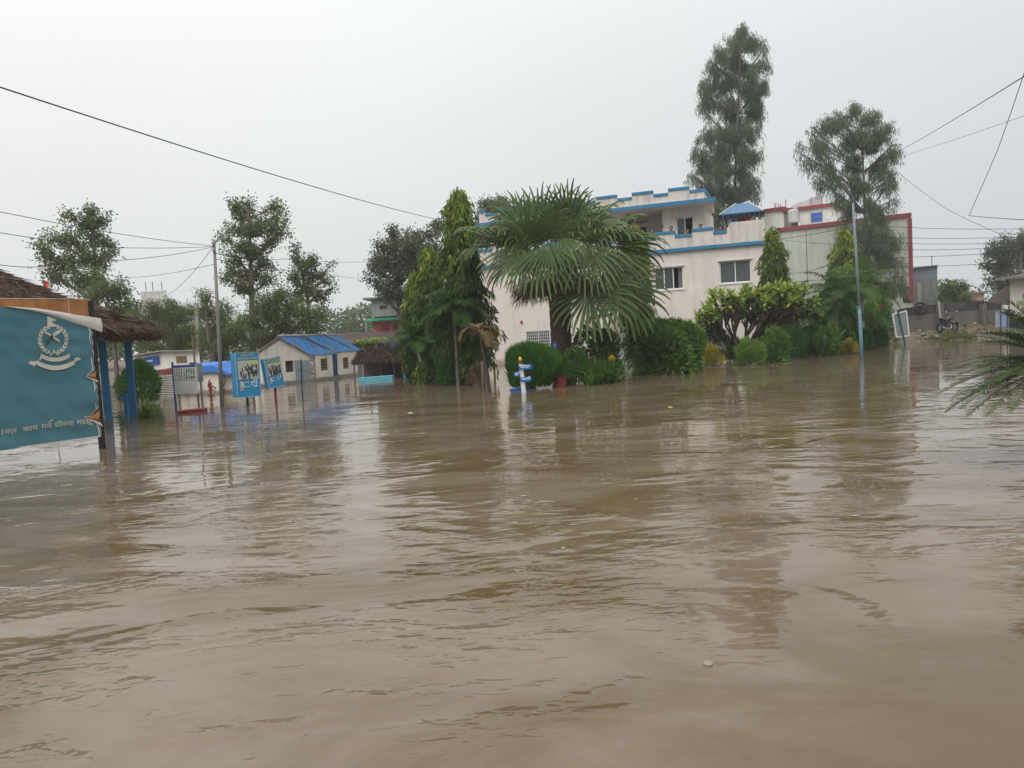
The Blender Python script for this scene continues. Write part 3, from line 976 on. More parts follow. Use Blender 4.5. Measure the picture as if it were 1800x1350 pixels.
# ------------------------------------------------------------------ main pink house
Cc, Lc = at(1345, 428, 40), at(885, 469.5, 45)
P0 = (Cc.x, Cc.y)
_l = math.hypot(Lc.x - Cc.x, Lc.y - Cc.y)
U0 = ((Lc.x - Cc.x) / _l, (Lc.y - Cc.y) / _l)
N0 = (U0[1], -U0[0])
if N0[1] > 0: N0 = (-N0[0], -N0[1])
WB = onplane(836, 474, P0, U0)[0]
ZB = Cc.z
def shift(n, P=None):
    P = P or P0
    return (P[0] + N0[0] * n, P[1] + N0[1] * n)
DEP = 9.5
def main_house():
    h = T('pink_house', 'pale pink two-storey house with blue trim and a set-back roof storey', 'house', (P0[0], P0[1], -0.8))
    ops = [pxop(P0, U0, 1265, 458, 1320, 497), pxop(P0, U0, 1150, 470, 1201, 509), pxop(P0, U0, 1066, 480, 1099, 507),
           pxop(P0, U0, 925, 582, 967, 614), pxop(P0, U0, 1154, 564, 1177, 590), pxop(P0, U0, 1222, 552, 1272, 586), pxop(P0, U0, 1000, 488, 1030, 514)]
    ops = [o for o in ops]
    w = MB()
    wall(w, P0, U0, N0, 0, WB, -0.8, ZB, ops, 0.22)
    w.fbox(P0, U0, N0, 0.0, 0.2, -DEP, -0.222, -0.8, ZB - .01)          # right wall
    w.fbox(P0, U0, N0, WB - 0.2, WB, -DEP, -0.222, -0.8, ZB - .01)
    w.fbox(P0, U0, N0, 0.202, WB - .202, -DEP, -DEP + .2, -0.8, ZB - .01)
    w.fbox(P0, U0, N0, 0.202, WB - .202, -DEP + .202, -0.225, 2.4, 2.5)   # upper floor
    w.fbox(P0, U0, N0, 3.9, 4.1, -DEP + .204, -0.226, 2.502, ZB - .02)
    w.build('wall', m_pink, h)
    MB().fbox(P0, U0, N0, -0.02, WB + .02, -DEP - .02, 0.02, ZB, ZB + .10).build('floor_slab', m_parapet, h)
    band = MB().fbox(P0, U0, N0, -0.06, WB + .06, 0.022, 0.20, ZB - .02, ZB + .15)
    band.fbox(P0, U0, N0, -0.20, -0.022, -DEP, 0.2, ZB - .02, ZB + .15)
    band.build('band', m_trim, h)
    window(h, P0, U0, N0, ops[0], 2, curt=((0, 0.1, 1, m_curtain2), (1, 0.45, 1, m_curtain), ), hood=True)
    window(h, P0, U0, N0, ops[1], 3, curt=((0, 0, .5, m_curtain2), (1, .1, 1, m_curtain2), (2, 0, 1, m_curtain2)), hood=True, open_=(0,))
    window(h, P0, U0, N0, ops[2], 2, curt=((0, 0.1, 1, m_curtain2),), hood=True, open_=(1,))
    gw = window(h, P0, U0, N0, ops[3], 2, curt=((0, 0, 1, m_curtain2),))
    a, b, c, d = ops[3]
    n = 12
    for i in range(n + 1):
        u = a + .03 + (b - a - .06) * i / n
        MB().fbox(P0, U0, N0, u - .009, u + .009, -.03, -.014, c, d).build('grille_bar', m_frame, gw)
    for i in range(1, 6):
        zz = c + (d - c) * i / 6
        MB().fbox(P0, U0, N0, a, b, -.013, 0.0, zz - .009, zz + .009).build('grille_bar', m_frame, gw)
    window(h, P0, U0, N0, ops[4], 1, open_=(0,))
    window(h, P0, U0, N0, ops[5], 3, curt=((0, 0, 1, m_curtain2),))
    window(h, P0, U0, N0, ops[6], 2, curt=((1, 0, 1, m_curtain2),))
    # terrace parapet, stepped
    lo, hi = 0.56, 0.80
    steps = []
    pts = [(1345, 1278, 'block'), (1278, 1254, lo), (1254, 1216, hi), (1216, 1186, lo), (1186, 1150, hi), (1150, 1118, lo), (1118, 1082, hi)]
    for x0, x1, k in pts:
        steps.append((onplane(x0, 415, P0, U0)[0], onplane(x1, 415, P0, U0)[0], k))
    u = steps[-1][1]
    k = 0
    while u < WB - 0.3:
        wdt = 0.95 if k % 2 == 0 else 1.2
        steps.append((u, min(WB, u + wdt), lo if k % 2 == 0 else hi))
        u += wdt
        k += 1
    z0 = ZB + .15
    par = MB()
    for a, b, k in steps:
        a = max(a, 0.0)
        if k == 'block':
            zt = onplane(1315, 388, P0, U0)[1]
            par.fbox(P0, U0, N0, a, b - .22, -.16, 0, z0 - .05, zt)
            q = b - .22
            pt = lambda u, n, zz: (P0[0] + U0[0] * u + N0[0] * n, P0[1] + U0[1] * u + N0[1] * n, zz)
            par.hexa([pt(q, -.16, z0 - .05), pt(b, -.16, z0 - .05), pt(b, 0, z0 - .05), pt(q, 0, z0 - .05),
                      pt(q, -.16, zt), pt(b, -.16, zt - .30), pt(b, 0, zt - .30), pt(q, 0, zt)])
            MB().fbox(P0, U0, N0, a, a + .15, -DEP, -.162, z0 - .05, zt - .3).build('side_parapet', m_pink, h)
        else:
            par.fbox(P0, U0, N0, a, b, -.15, 0, z0 - .05, z0 + k)
            c_ = MB().fbox(P0, U0, N0, a + .01, b - .01, -.20, .05, z0 + k + .002, z0 + k + .16)
            c_.build('parapet_cap', m_trim, h, bevel=0.01)
    par.build('parapet', m_parapet, h)
    # upper storey, set back
    RB = shift(-1.0)
    uR = onplane(1257, 352, RB, U0)[0]
    zS = onplane(1257, 352, RB, U0)[1]
    Pr = shift(-2.2)
    r1 = onplane(1238, 380, Pr, U0)[0]
    r0 = onplane(1164, 385, Pr, U0)[0]
    rc = onplane(1101, 385, Pr, U0)[0]
    rc2 = onplane(1093, 385, Pr, U0)[0]
    zf = ZB + .10
    wo_ = pxop(Pr, U0, 1189, 382, 1219, 417)
    wo_ = (wo_[0], wo_[1], zf + .25, wo_[3])
    up = MB()
    wall(up, Pr, U0, N0, r1, r0, zf, zS, [wo_], .15)
    up.fbox(Pr, U0, N0, r1 + .0, r1 + .15, -5.5, -.152, zf, zS - .01)
    up.fbox(Pr, U0, N0, r0 - .15, r0, -2.2, -.152, zf, zS - .01)
    Prr = shift(-4.4)
    dop = (r0 + 1.3, r0 + 2.1, zf + .01, zf + 1.95)
    wall(up, Prr, U0, N0, r0 + .002, WB - .2, zf, zS, [dop], .15)
    up.fbox(Pr, U0, N0, rc, rc2, -.25, 0, zf, zS - .01)                # veranda column
    wo2 = (rc2 + .1, rc2 + 1.1, zf + .4, zS - .45)
    wall(up, Pr, U0, N0, rc2 + .004, WB - .2, zf, zS, [wo2, (rc2 + 3.2, rc2 + 4.4, zf + .7, zS - .6)], .15)
    up.fbox(Pr, U0, N0, r1 + .152, WB - .2, -5.5, -5.35, zf, zS - .01)
    up.fbox(Pr, U0, N0, WB - .352, WB - .202, -5.348, -.152, zf, zS - .01)
    up.build('upper_wall', m_pink, h)
    window(h, Pr, U0, N0, wo_, 2, open_=(0,), hood=True, sill=False)
    window(h, Pr, U0, N0, wo2, 2, curt=((0, 0, 1, m_curtain2),), sill=False)
    window(h, Pr, U0, N0, (rc2 + 3.2, rc2 + 4.4, zf + .7, zS - .6), 2, curt=((0, 0, 1, m_curtain2),))
    MB().fbox(Prr, U0, N0, dop[0] + .03, dop[1] - .03, -.12, -.07, zf + .02, dop[3] - .02).build('door', M('door_maroon', (0.14, 0.02, 0.02), .6), h)
    pt = lambda u, n, zz: (P0[0] + U0[0] * u + N0[0] * n, P0[1] + U0[1] * u + N0[1] * n, zz)
    sl_ = MB()
    for (q0, q1) in ((zS, zS + .14),):
        sl_.hexa([pt(uR + .0, -1.05, q0), pt(WB + .3, -1.05, q0), pt(WB + .3, -8, q0), pt(uR + 0.9, -8, q0),
                  pt(uR + .0, -1.05, q1), pt(WB + .3, -1.05, q1), pt(WB + .3, -8, q1), pt(uR + 0.9, -8, q1)])
    sl_.build('roof_slab', m_pink, h)
    MB().fbox(RB, U0, N0, uR - .02, WB + .32, -.045, .05, zS - .03, zS + .17).build('roof_band', m_trim, h)
    # roof parapet with stepped caps
    Pp = shift(-1.25)
    ux = lambda x, y=335: onplane(x, y, Pp, U0)[0]
    st = [(1240, 1231, 'x'), (1237, 1212, 0), (1212, 1174, 1), (1174, 1148, 0), (1148, 1110, 1), (1110, 1084, 0), (1084, 1047, 1)]
    base_t = onplane(1160, 340, Pp, U0)[1]
    dh = .22
    pp = MB()
    zl = zS + .15
    lst = []
    for x0, x1, k in st[1:]:
        lst.append((ux(x0), ux(x1), k))
    u = lst[-1][1]
    k = 0
    while u < WB:
        lst.append((u, min(WB + .1, u + (.85 if k == 0 else 1.15)), k))
        u += (.85 if k == 0 else 1.15)
        k = 1 - k
    for a, b, k in lst:
        zt = base_t - .17 + dh * k
        pp.fbox(Pp, U0, N0, a, b, -.14, 0, zl, zt)
        MB().fbox(Pp, U0, N0, a + .01, b - .01, -.19, .05, zt + .002, zt + .16).build('parapet_cap', m_trim, h, bevel=0.01)
    a = lst[0][0]
    pp.fbox(Pp, U0, N0, a, a + .14, -5.8, -.142, zl, base_t - .17)
    MB().fbox(Pp, U0, N0, a - .05, a + .19, -5.8, -.6, base_t - .10, base_t + .08).build('parapet_cap', m_trim, h, bevel=0.01)
    pp.build('roof_parapet', m_parapet, h)
    # small fittings in the recess
    MB().fbox(Prr, U0, N0, r0 + .55, r0 + .95, .002, .03, zf + .6, zf + 1.25).build('poster', m_signwhite, h)
    MB().fbox(Prr, U0, N0, dop[0] - .2, dop[1] + .5, .06, .09, dop[3] + .25, dop[3] + .29).build('curtain_rail', m_black, h)
    MB().fbox(Pr, U0, N0, r0 - .05, r0 + .02, .02, .08, zS - 1.05, zS - .85).build('wall_lamp', m_wood, h)
    MB().lathe(pt(onplane(917, 566, P0, U0)[0], .04, onplane(917, 566, P0, U0)[1]), [(0.001, -.09), (.07, -.05), (.08, 0), (.05, .06), (.001, .09)], 10).build('wall_lamp', m_redpaint, h)
    return h, zf, Prr, r0, Pr, zS
house, ZF, PRR, UR0, PRR2, ZS = main_house()

def porch():
    Pq = shift(3.2)
    z0 = onplane(1085, 545, Pq, U0)[1]
    ua, ub = onplane(1130, 540, Pq, U0)[0], onplane(1050, 540, Pq, U0)[0]
    t = T('entrance_porch', 'entrance porch with blue edge and red lettering under the palm fronds', 'porch', (Pq[0] + U0[0] * ua, Pq[1] + U0[1] * ua, -0.8))
    MB().fbox(Pq, U0, N0, ua, ub, -2.9, -.02, z0, z0 + .12).build('porch_roof', m_parapet, t)
    MB().fbox(Pq, U0, N0, ua - .02, ub + .02, -.018, .06, z0 - .03, z0 + .15).build('edge_band', m_trim, t)
    for u in (ua + .15, ub - .15):
        MB().fbox(Pq, U0, N0, u - .12, u + .12, -.4, -.16, -.8, z0 - .002).build('column', m_pink, t)
    MB().fbox(Pq, U0, N0, ua + .2, ub - .2, -.12, -.09, z0 + .13, z0 + .42).build('letter_board', m_signwhite, t)
    text(t, 'प्रहरी कार्यालय'.replace('प्र', 'प'), .30, m_textred, (Pq[0] + U0[0] * (ub - .25) - N0[0] * .08, Pq[1] + U0[1] * (ub - .25) - N0[1] * .08, z0 + .19), (-U0[0], -U0[1], 0))
    g = pxop(shift(1.0), U0, 1085, 598, 1107, 631)
    Pg = shift(1.0)
    gt = MB()
    gt.fbox(Pg, U0, N0, g[0], g[1], -.02, .0, max(g[2], -.1), g[3])
    go = gt.build('gate', m_frame, t)
    for i in range(9):
        u = g[0] + (g[1] - g[0]) * (i + .5) / 9
        MB().fbox(Pg, U0, N0, u - .012, u + .012, .002, .02, max(g[2], -.1), g[3]).build('gate_bar', m_signgrey, go)
    MB().fbox(Pg, U0, N0, g[0] - .9, g[1] + .4, .1, .8, -.8, .04).build('step', m_conc, t, bevel=.01)
porch()

def roof_shelter():
    Pq = shift(-1.6)
    e0, e1 = onplane(1264, 376, Pq, U0), onplane(1342, 372, Pq, U0)
    zt = onplane(1305, 352, Pq, U0)[1]
    a, b = e1[0], e0[0]
    ze = (e0[1] + e1[1]) / 2
    t = T('roof_shelter', 'open shelter with blue hipped metal roof on the house terrace', 'shelter', (*shift(-1.6, (P0[0] + U0[0] * (a + b) / 2, P0[1] + U0[1] * (a + b) / 2)), ZB + .1))
    pt = lambda u, n, zz: (Pq[0] + U0[0] * u + N0[0] * n, Pq[1] + U0[1] * u + N0[1] * n, zz)
    m = (a + b) / 2
    r = MB()
    dp_ = 2.2
    c = [pt(a, 0, ze), pt(b, 0, ze), pt(b, -dp_, ze), pt(a, -dp_, ze), pt(m - .35, -dp_ / 2, zt), pt(m + .35, -dp_ / 2, zt)]
    r.add(c, [(0, 1, 5, 4), (1, 2, 5), (2, 3, 4, 5), (3, 0, 4)])
    r.add([(q[0], q[1], q[2] - .05) for q in c], [(4, 5, 1, 0), (5, 2, 1), (5, 4, 3, 2), (4, 0, 3)])
    r.build('roof', M('shelter_roof_blue', (0.06, 0.14, 0.26), .5, .2, 5, spec=.4), t)
    rb = MB()
    for k in range(1, 12):
        f = k / 12
        u = a + (b - a) * f
        top = min(1.0, min(f, 1 - f) / .38)
        uu = u + (m - u) * (top * .25)
        rb.tube([pt(u, .01, ze + .012), pt(uu, -dp_ / 2 * top, ze + (zt - ze) * top + .014)], .012, 4)
    rb.build('roof_rib', M('shelter_rib', (0.10, 0.22, 0.36), .5), t)
    hp = MB()
    for q in ((a, 0), (b, 0)):
        hp.tube([pt(q[0], q[1], ze + .02), pt(m + (.35 if q[0] == b else -.35), -dp_ / 2, zt + .02)], .03, 5)
    hp.build('hip_cap', m_signwhite, t)
    for u in (a + .25, b - .25):
        for n in (-.15, -dp_ + .2):
            q = pt(u, n, 0)
            MB().box((q[0], q[1], (ze + ZB) / 2 + .05), (.07, .07, ze - ZB - .12)).build('post', m_wood, t)
    fl = MB()
    for k in range(9):
        u = a + .06 + (b - a - .12) * k / 8
        fl.quad(pt(u - .1, -.03, ze - .02), pt(u + .12, -.03, ze - .02), pt(u + .1, -.05, ze - .2 - .1 * (k % 3)), pt(u - .08, -.05, ze - .22))
    fl.build('underside_shade', m_dark, t)  # near-black quads below the eave: shade of the roof underside put into colour
    cols = [((.03, .22, .55), 'blue'), ((.5, .02, .03), 'red'), ((.6, .58, .55), 'white'), ((.10, .03, .05), 'maroon')]
    spots = [(1290, 375, 12, 22), (1318, 377, 9, 12), (1310, 370, 8, 14), (1333, 371, 7, 16)]
    xs = [(1288, .0, 0), (1311, .12, 1), (1322, .0, 2), (1300, .0, 3)]
    for x, dz, ci in xs:
        u = onplane(x, 370, Pq, U0)[0]
        g = MB()
        wdt, hh = .34, .55
        n = 6
        for i in range(n):
            q0, q1 = u - wdt / 2 + wdt * i / n, u - wdt / 2 + wdt * (i + 1) / n
            s0, s1 = -.9 + .03 * math.sin(i * 1.9), -.9 + .03 * math.sin((i + 1) * 1.9)
            g.quad(pt(q0, s0, ze - .12 - hh - .03 * (i % 2)), pt(q1, s1, ze - .12 - hh), pt(q1, s1, ze - .12), pt(q0, s0, ze - .12))
        o = g.build('hanging_cloth', M('cloth_' + cols[ci][1], cols[ci][0], .9), None, smooth=True)
        tag(o, cols[ci][1] + ' cloth hung to dry under the blue shelter on the terrace', 'cloth', 'washing on the terrace')
roof_shelter()

# ------------------------------------------------------------------ white gabled house with blue sheet roof, left
def gable_house():
    K = wat(553, 670)
    A = wat(452, 681)
    # the gable wall runs from A to K, the long side goes back from K
    U = Vector((K.x - A.x, K.y - A.y, 0)); wg = U.length; U.normalize()
    P = (A.x, A.y)
    Uv = (U.x, U.y)
    R_ = at(628, 640, 41.5)
    Sd = Vector((R_.x - K.x, R_.y - K.y, 0)); ls = Sd.length; Sd.normalize()
    S = (Sd.x, Sd.y)
    Ng = (Uv[1], -Uv[0])
    Ns = (S[1], -S[0])
    if Ns[0] * 0 + Ns[1] * 1 > 0: Ns = (-Ns[0], -Ns[1])
    t = T('gabled_house', 'flaking white house with a loose blue sheet roof beyond the sign boards', 'house', (A.x, A.y, -0.8))
    ze = onplane(555, 620, P, Uv)[1]
    za = onplane(500, 593, P, Uv)[1]
    ua = onplane(500, 600, P, Uv)[0]
    o1 = pxop(P, Uv, 502, 634, 517, 654)
    o1b = pxop(P, Uv, 459, 637, 467, 657)
    w = MB()
    wall(w, P, Uv, Ng, 0, wg, -.8, ze, [o1, o1b], .18)
    pt = lambda u, n, zz: (P[0] + Uv[0] * u + Ng[0] * n, P[1] + Uv[1] * u + Ng[1] * n, zz)
    w.add([pt(0, 0, ze + .001), pt(wg, 0, ze + .001), pt(ua, 0, za), pt(0, -.18, ze + .001), pt(wg, -.18, ze + .001), pt(ua, -.18, za)],
          [(0, 1, 2), (5, 4, 3), (0, 2, 5, 3), (1, 4, 5, 2)])
    Pk = (K.x, K.y)
    d1 = pxop(Pk, S, 585, 622, 594, 665)
    w1 = pxop(Pk, S, 564, 630, 576, 651)
    w2 = pxop(Pk, S, 603, 628, 613, 648)
    d1 = (d1[0], d1[1], .12, d1[3])
    wall(w, Pk, S, Ns, .185, ls, -.8, ze, [d1, w1, w2], .18)
    # far gable and back wall
    q = Vector((K.x, K.y, 0)) + Sd * ls
    wall(w, (A.x + Sd.x * ls, A.y + Sd.y * ls), Uv, Ng, 0, wg, -.8, ze, [], .18)
    wall(w, P, S, (-Ns[0], -Ns[1]), .2, ls - .2, -.8, ze, [], .18)
    w.build('wall', m_white, t)
    ff = MB()
    ff.fbox(P, Uv, Ng, -.03, wg + .03, .002, .10, -.8, .13)
    ff.fbox(Pk, S, Ns, -.02, ls, .002, .10, -.8, .125)
    ff.build('plinth', m_conc, t)
    for o_, PP, UU, NN in ((w1, Pk, S, Ns), (w2, Pk, S, Ns), (o1b, P, Uv, Ng)):
        f = MB()
        f.fbox(PP, UU, NN, o_[0] + .01, o_[1] - .01, -.08, -.05, o_[2] + .01, o_[3] - .01)
        wo = f.build('window', M('shutter_brown', (0.055, 0.03, 0.022), .8, .2, 6), t)
        for k in range(4):
            zz = o_[2] + (o_[3] - o_[2]) * (k + .5) / 4
            MB().fbox(PP, UU, NN, o_[0] + .03, o_[1] - .03, -.048, -.03, zz - .03, zz + .03).build('board', m_wood, wo)
    f = MB().fbox(P, Uv, Ng, o1[0] + .01, o1[1] - .01, -.12, -.08, o1[2], o1[3])
    wo = f.build('window', m_dark, t)
    for k in range(5):
        u = o1[0] + (o1[1] - o1[0]) * (k + .5) / 5
        MB().fbox(P, Uv, Ng, u - .008, u + .008, -.06, -.045, o1[2] + .01, o1[3] - .01).build('window_bar', m_wood, wo)
    m_sh = M('shutter_grey_blue', (0.22, 0.28, 0.31), .6, .12, 4)
    for x0, x1 in ((518.5, 530), (531, 544)):
        q = pxop(P, Uv, x0, 633, x1, 668)
        s_ = MB().fbox(P, Uv, Ng, q[0], q[1], .03, .06, q[2], q[3]).build('shutter', m_sh, t)
        MB().fbox(P, Uv, Ng, q[0] + .03, q[1] - .03, .062, .07, (q[2] + q[3]) / 2 - .02, (q[2] + q[3]) / 2 + .02).build('rail', m_signgrey, s_)
    dr = MB().fbox(Pk, S, Ns, d1[0] + .02, d1[1] - .02, -.07, -.03, .13, d1[3] - .02).build('door', M('door_navy', (0.018, 0.05, 0.11), .6, .2, 4), t)
    MB().fbox(Pk, S, Ns, d1[0] + .05, d1[0] + .09, -.028, .0, .75, .85).build('handle', m_chrome, dr)
    # two roof slopes of separate sheets with overhang
    e2 = Vector((K.x, K.y, ze)); apx = Vector(pt(ua, 0, za))
    lft = Vector(pt(0, 0, ze))
    SdV = Vector((Sd.x, Sd.y, 0))
    fr = -SdV * .45
    n = 7
    for side, eave in ((0, e2), (1, lft)):
        out = (eave - apx); out = out * 1.14
        for i in range(n):
            f0, f1 = i / n, (i + 1) / n
            b0 = apx + fr + SdV * ((ls + .75) * f0)
            b1 = apx + fr + SdV * ((ls + .75) * f1 + .06)
            lift = random.uniform(.015, .085)
            up = Vector((0, 0, lift))
            tw = Vector((0, 0, random.uniform(-.06, .06)))
            sh = MB()
            P4 = [b0 + up, b1 + up + tw, b1 + out + up + tw, b0 + out + up]
            # corrugated: subdivide across
            mcol = 12
            top_, bot_ = [], []
            for k in range(mcol + 1):
                g = k / mcol
                dz = Vector((0, 0, .012 * (1 if k % 2 else -1)))
                top_.append(P4[0].lerp(P4[1], g) + dz)
                bot_.append(P4[3].lerp(P4[2], g) + dz)
            vs = top_ + bot_
            fs = [(k, k + 1, mcol + 2 + k, mcol + 1 + k) for k in range(mcol)]
            sh.add(vs, fs)
            o = sh.build('roof_sheet', m_bluemetal if side == 0 else m_tin, t)
            so_ = o.modifiers.new('solid', 'SOLIDIFY'); so_.thickness = .008
    rdg = MB().tube([apx + fr * 1.05 + V3(0, 0, .07), apx + SdV * (ls + .3) + V3(0, 0, .07)], .05, 6)
    rdg.build('ridge_cap', m_tin, t)
    bt = MB()
    for k in range(2):
        g0 = apx + SdV * (1.2 + 2.2 * k) + V3(0, 0, .09)
        g1 = g0 + (e2 - apx) * (.95) + SdV * .5
        bt.tube([g0, g1], .035, 5)
    bt.build('roof_batten', m_wood, t)
    m_bb = M('brick_bare', (0.27, 0.15, 0.10), .9, .3, 9)
    for i in range(26):     # bared brick at the flaking corner
        u = wg - .02 - .12 * random.randint(0, 3) * random.random()
        zz = .16 + .075 * random.randint(0, int((ze - .4) / .075))
        MB().fbox(P, Uv, Ng, u - .11, u, .001, .006 + .0002 * i, zz, zz + .06).build('bare_brick', m_bb, t)
gable_house()

# ------------------------------------------------------------------ thatched shed and blue kerb
def strands(name, par, pts, dirs, L, W, mat, lvm=0.45):
    n = len(pts)
    lv = np.clip(RG.normal(lvm, .22, n), 0, 1)
    return leafcloud(name, np.array(pts), np.array(dirs), L * RG.uniform(.5, 1.3, n), W * RG.uniform(.6, 1.4, n), lv, mat, par)
def low_shed():
    a, b = wat(633, 668), wat(727, 662)
    t = T('thatched_shed', 'low open shed with sagging brown thatch beside the gabled house', 'shed', (a.x, a.y, -.8))
    d = a.y
    e0, e1 = at(618, 637, d - .6), at(735, 632, d - .2)
    r0, r1 = at(634, 615, d + 2.2), at(735, 608, d + 2.4)
    rf = MB()
    rf.hexa([e0 - V3(0, 0, .12), e1 - V3(0, 0, .12), r1 - V3(0, 0, .12), r0 - V3(0, 0, .12), e0, e1, r1, r0])
    rf.build('roof', m_thatch, t)
    n = 5200
    f, g = RG.uniform(0, 1, n), RG.uniform(-.04, 1, n)
    E0, E1, R0, R1 = (np.array(q) for q in (e0, e1, r0, r1))
    lo = E0 + (E1 - E0) * f[:, None]; hi = R0 + (R1 - R0) * f[:, None]
    p = lo + (hi - lo) * g[:, None] + np.array([0, 0, .04])
    dd = unit(lo - hi) + RG.normal(0, .22, (n, 3))
    strands('thatch', t, p, dd, .42, .03, m_thatch_l)
    st_ = MB()
    for i in range(6):
        q = e0.lerp(e1, i / 5) + V3(0, .35, 0)
        st_.tube([(q.x, q.y, -.8), (q.x + .03, q.y, q.z - .1)], .045, 6)
    st_.build('post', m_wood, t)
    bk = MB()
    q0, q1 = r0 + V3(.1, -.1, 0), r1 + V3(0, -.1, 0)
    bk.hexa([(q0.x, q0.y, -.8), (q1.x, q1.y, -.8), (q1.x, q1.y + .1, -.8), (q0.x, q0.y + .1, -.8),
             (q0.x, q0.y, q0.z - .2), (q1.x, q1.y, q1.z - .2), (q1.x, q1.y + .1, q1.z - .2), (q0.x, q0.y + .1, q0.z - .2)])
    bk.build('back_wall', m_thatch, t)
    k0, k1 = wat(630, 671), wat(690, 667)
    m_sky = M('kerb_sky_blue', (0.10, 0.37, 0.46), .7, .12, 4)
    o = MB().hexa([(k0.x, k0.y, -.8), (k1.x, k1.y, -.8), (k1.x, k1.y + .3, -.8), (k0.x, k0.y + .3, -.8),
                   (k0.x, k0.y, .17), (k1.x, k1.y, .19), (k1.x, k1.y + .3, .19), (k0.x, k0.y + .3, .17)]).build('low_wall', m_sky, None, bevel=.015)
    tag(o, 'low sky-blue wall in the water before the thatched shed', 'wall')
    k0 = wat(714, 664)
    o = MB().box((k0.x, k0.y, -.3), (.2, .2, 1.0)).build('short_pillar', m_sky, None, bevel=.01)
    tag(o, 'short sky-blue pillar standing in the water right of the low wall', 'pillar')
low_shed()

# ------------------------------------------------------------------ big blue banner board, left foreground
def banner_board():
    A = wat(181, 789)
    B = at(0, 700, A.y * 0.905)
    U = Vector((B.x - A.x, B.y - A.y, 0)).normalized()      # from the right post to the left
    Uv = (U.x, U.y)
    P = (A.x, A.y)
    Nv = (-U.y, U.x)
    if Nv[1] > 0: Nv = (-Nv[0], -Nv[1])
    LEN = 3.1
    pp = lambda x, y: onplane(x, y, P, Uv)
    t = T('banner_board', 'large blue cloth banner with police crest on a rusty frame, thatched gazebo behind', 'notice board', (A.x, A.y, -.8))
    z_bot, z_top = pp(178, 766)[1], pp(178, 527)[1]
    hb = pp(178, 573)[1]
    for u in (0, LEN):
        MB().fbox(P, Uv, Nv, u - .045, u + .045, -.06, .03, -.8, z_top - .03).build('post', m_black, t)
    fr = MB()
    fr.fbox(P, Uv, Nv, .047, LEN - .047, -.05, -.01, z_bot + .01, z_bot + .05)
    fr.fbox(P, Uv, Nv, .047, LEN - .047, -.05, -.01, 1.2, 1.24)
    fr.build('frame_rail', m_black, t)
    pt = lambda u, n, z: (P[0] + Uv[0] * u + Nv[0] * n, P[1] + Uv[1] * u + Nv[1] * n, z)
    useam = pp(120, 540)[0]
    MB().fbox(P, Uv, Nv, .02, useam - .006, -.012, .018, hb - .35, z_top).build('rust_panel', m_rust, t)
    MB().fbox(P, Uv, Nv, useam + .006, LEN, -.012, .018, hb - .35, z_top + .005).build('rust_panel', m_rust, t)
    tr = MB().fbox(P, Uv, Nv, .0, LEN, -.012, .024, z_top + .006, z_top + .018)
    tr.fbox(P, Uv, Nv, useam - .005, useam + .005, -.012, .022, hb - .1, z_top + .004)
    tr.build('edge_strip', m_canvasback, t)
    MB().fbox(P, Uv, Nv, .03, LEN, -.02, -.012, z_bot + .02, hb - .352).build('backing_sheet', m_rust, t)
    def wave(u, z):
        return .044 + .011 * math.sin(z * 6.3 + 1.4 * math.sin(u * 1.9) + .6) * (0.5 + 0.5 * math.sin(z * 2.1 + u)) + .008 * math.sin(z * 15 - u * 4.6 + 2 * math.sin(z * 3)) * math.sin(u * 2.3 + z * 1.7) + .006 * math.sin(u * 8 + z * 6.5) * math.exp(-u * 1.2) + .003 * math.sin(u * 19 - z * 14)
    # upper edge of the cloth: sags towards the right post
    edge = [(178, 582), (165, 578), (150, 573), (130, 567), (110, 560), (90, 554), (60, 547), (30, 542), (0, 539), (-60, 536)]
    eu = [pp(*q) for q in edge]
    def ztop(u):
        us = [q[0] for q in eu]; zs = [q[1] for q in eu]
        return float(np.interp(u, us, zs))
    # right edge is torn: offsets along z
    def uleft(z):
        u = .045
        for px, py, h, dep in ((165, 660, .085, .15), (163, 733, .12, .20)):
            q = pp(px, py)
            k = abs(z - q[1]) / h
            if k < 1: u = max(u, .045 + dep * (1 - k))
        return u + .008 * math.sin(z * 31)
    nu, nz = 46, 90
    ban = MB()
    vs = []
    for j in range(nz + 1):
        for i in range(nu + 1):
            f = i / nu
            g = j / nz
            zb = z_bot + .0
            z = zb + (1.0) * g * (2.2)
            u0 = uleft(zb + g * (ztop(.1) - zb))
            u = u0 + (LEN - u0) * f ** 1.25
            z = zb + (ztop(u) - zb) * g
            vs.append(pt(u, wave(u, z), z))
    fs = [(j * (nu + 1) + i, j * (nu + 1) + i + 1, (j + 1) * (nu + 1) + i + 1, (j + 1) * (nu + 1) + i) for j in range(nz) for i in range(nu)]
    ban.add(vs, fs)
    bo = ban.build('banner', m_canvas, t, smooth=True)
    # turned-down corner showing the white back
    fl = MB()
    top = [(176, 560), (165, 558), (150, 556), (130, 553), (110, 549), (90, 546), (60, 542), (30, 540), (8, 538.6)]
    low = [(177, 584), (165, 580), (150, 575), (130, 568.5), (110, 561.5), (90, 555.5), (60, 548), (30, 543), (8, 539.6)]
    vs = []
    for a_, b_ in zip(top, low):
        for k in range(4):
            f = k / 3
            x, y = a_[0] + (b_[0] - a_[0]) * f, a_[1] + (b_[1] - a_[1]) * f
            u, z = pp(x, y)
            vs.append(pt(u, .030 + .045 * math.sin(f * 2.6) + .006 * math.sin(u * 14), z))
    fl.add(vs, [(i * 4 + k, i * 4 + k + 1, (i + 1) * 4 + k + 1, (i + 1) * 4 + k) for i in range(len(top) - 1) for k in range(3)])
    fl.build('folded_corner', m_canvasback, bo, smooth=True)
    # pale hem strip down the right edge and torn flaps
    hem = MB()
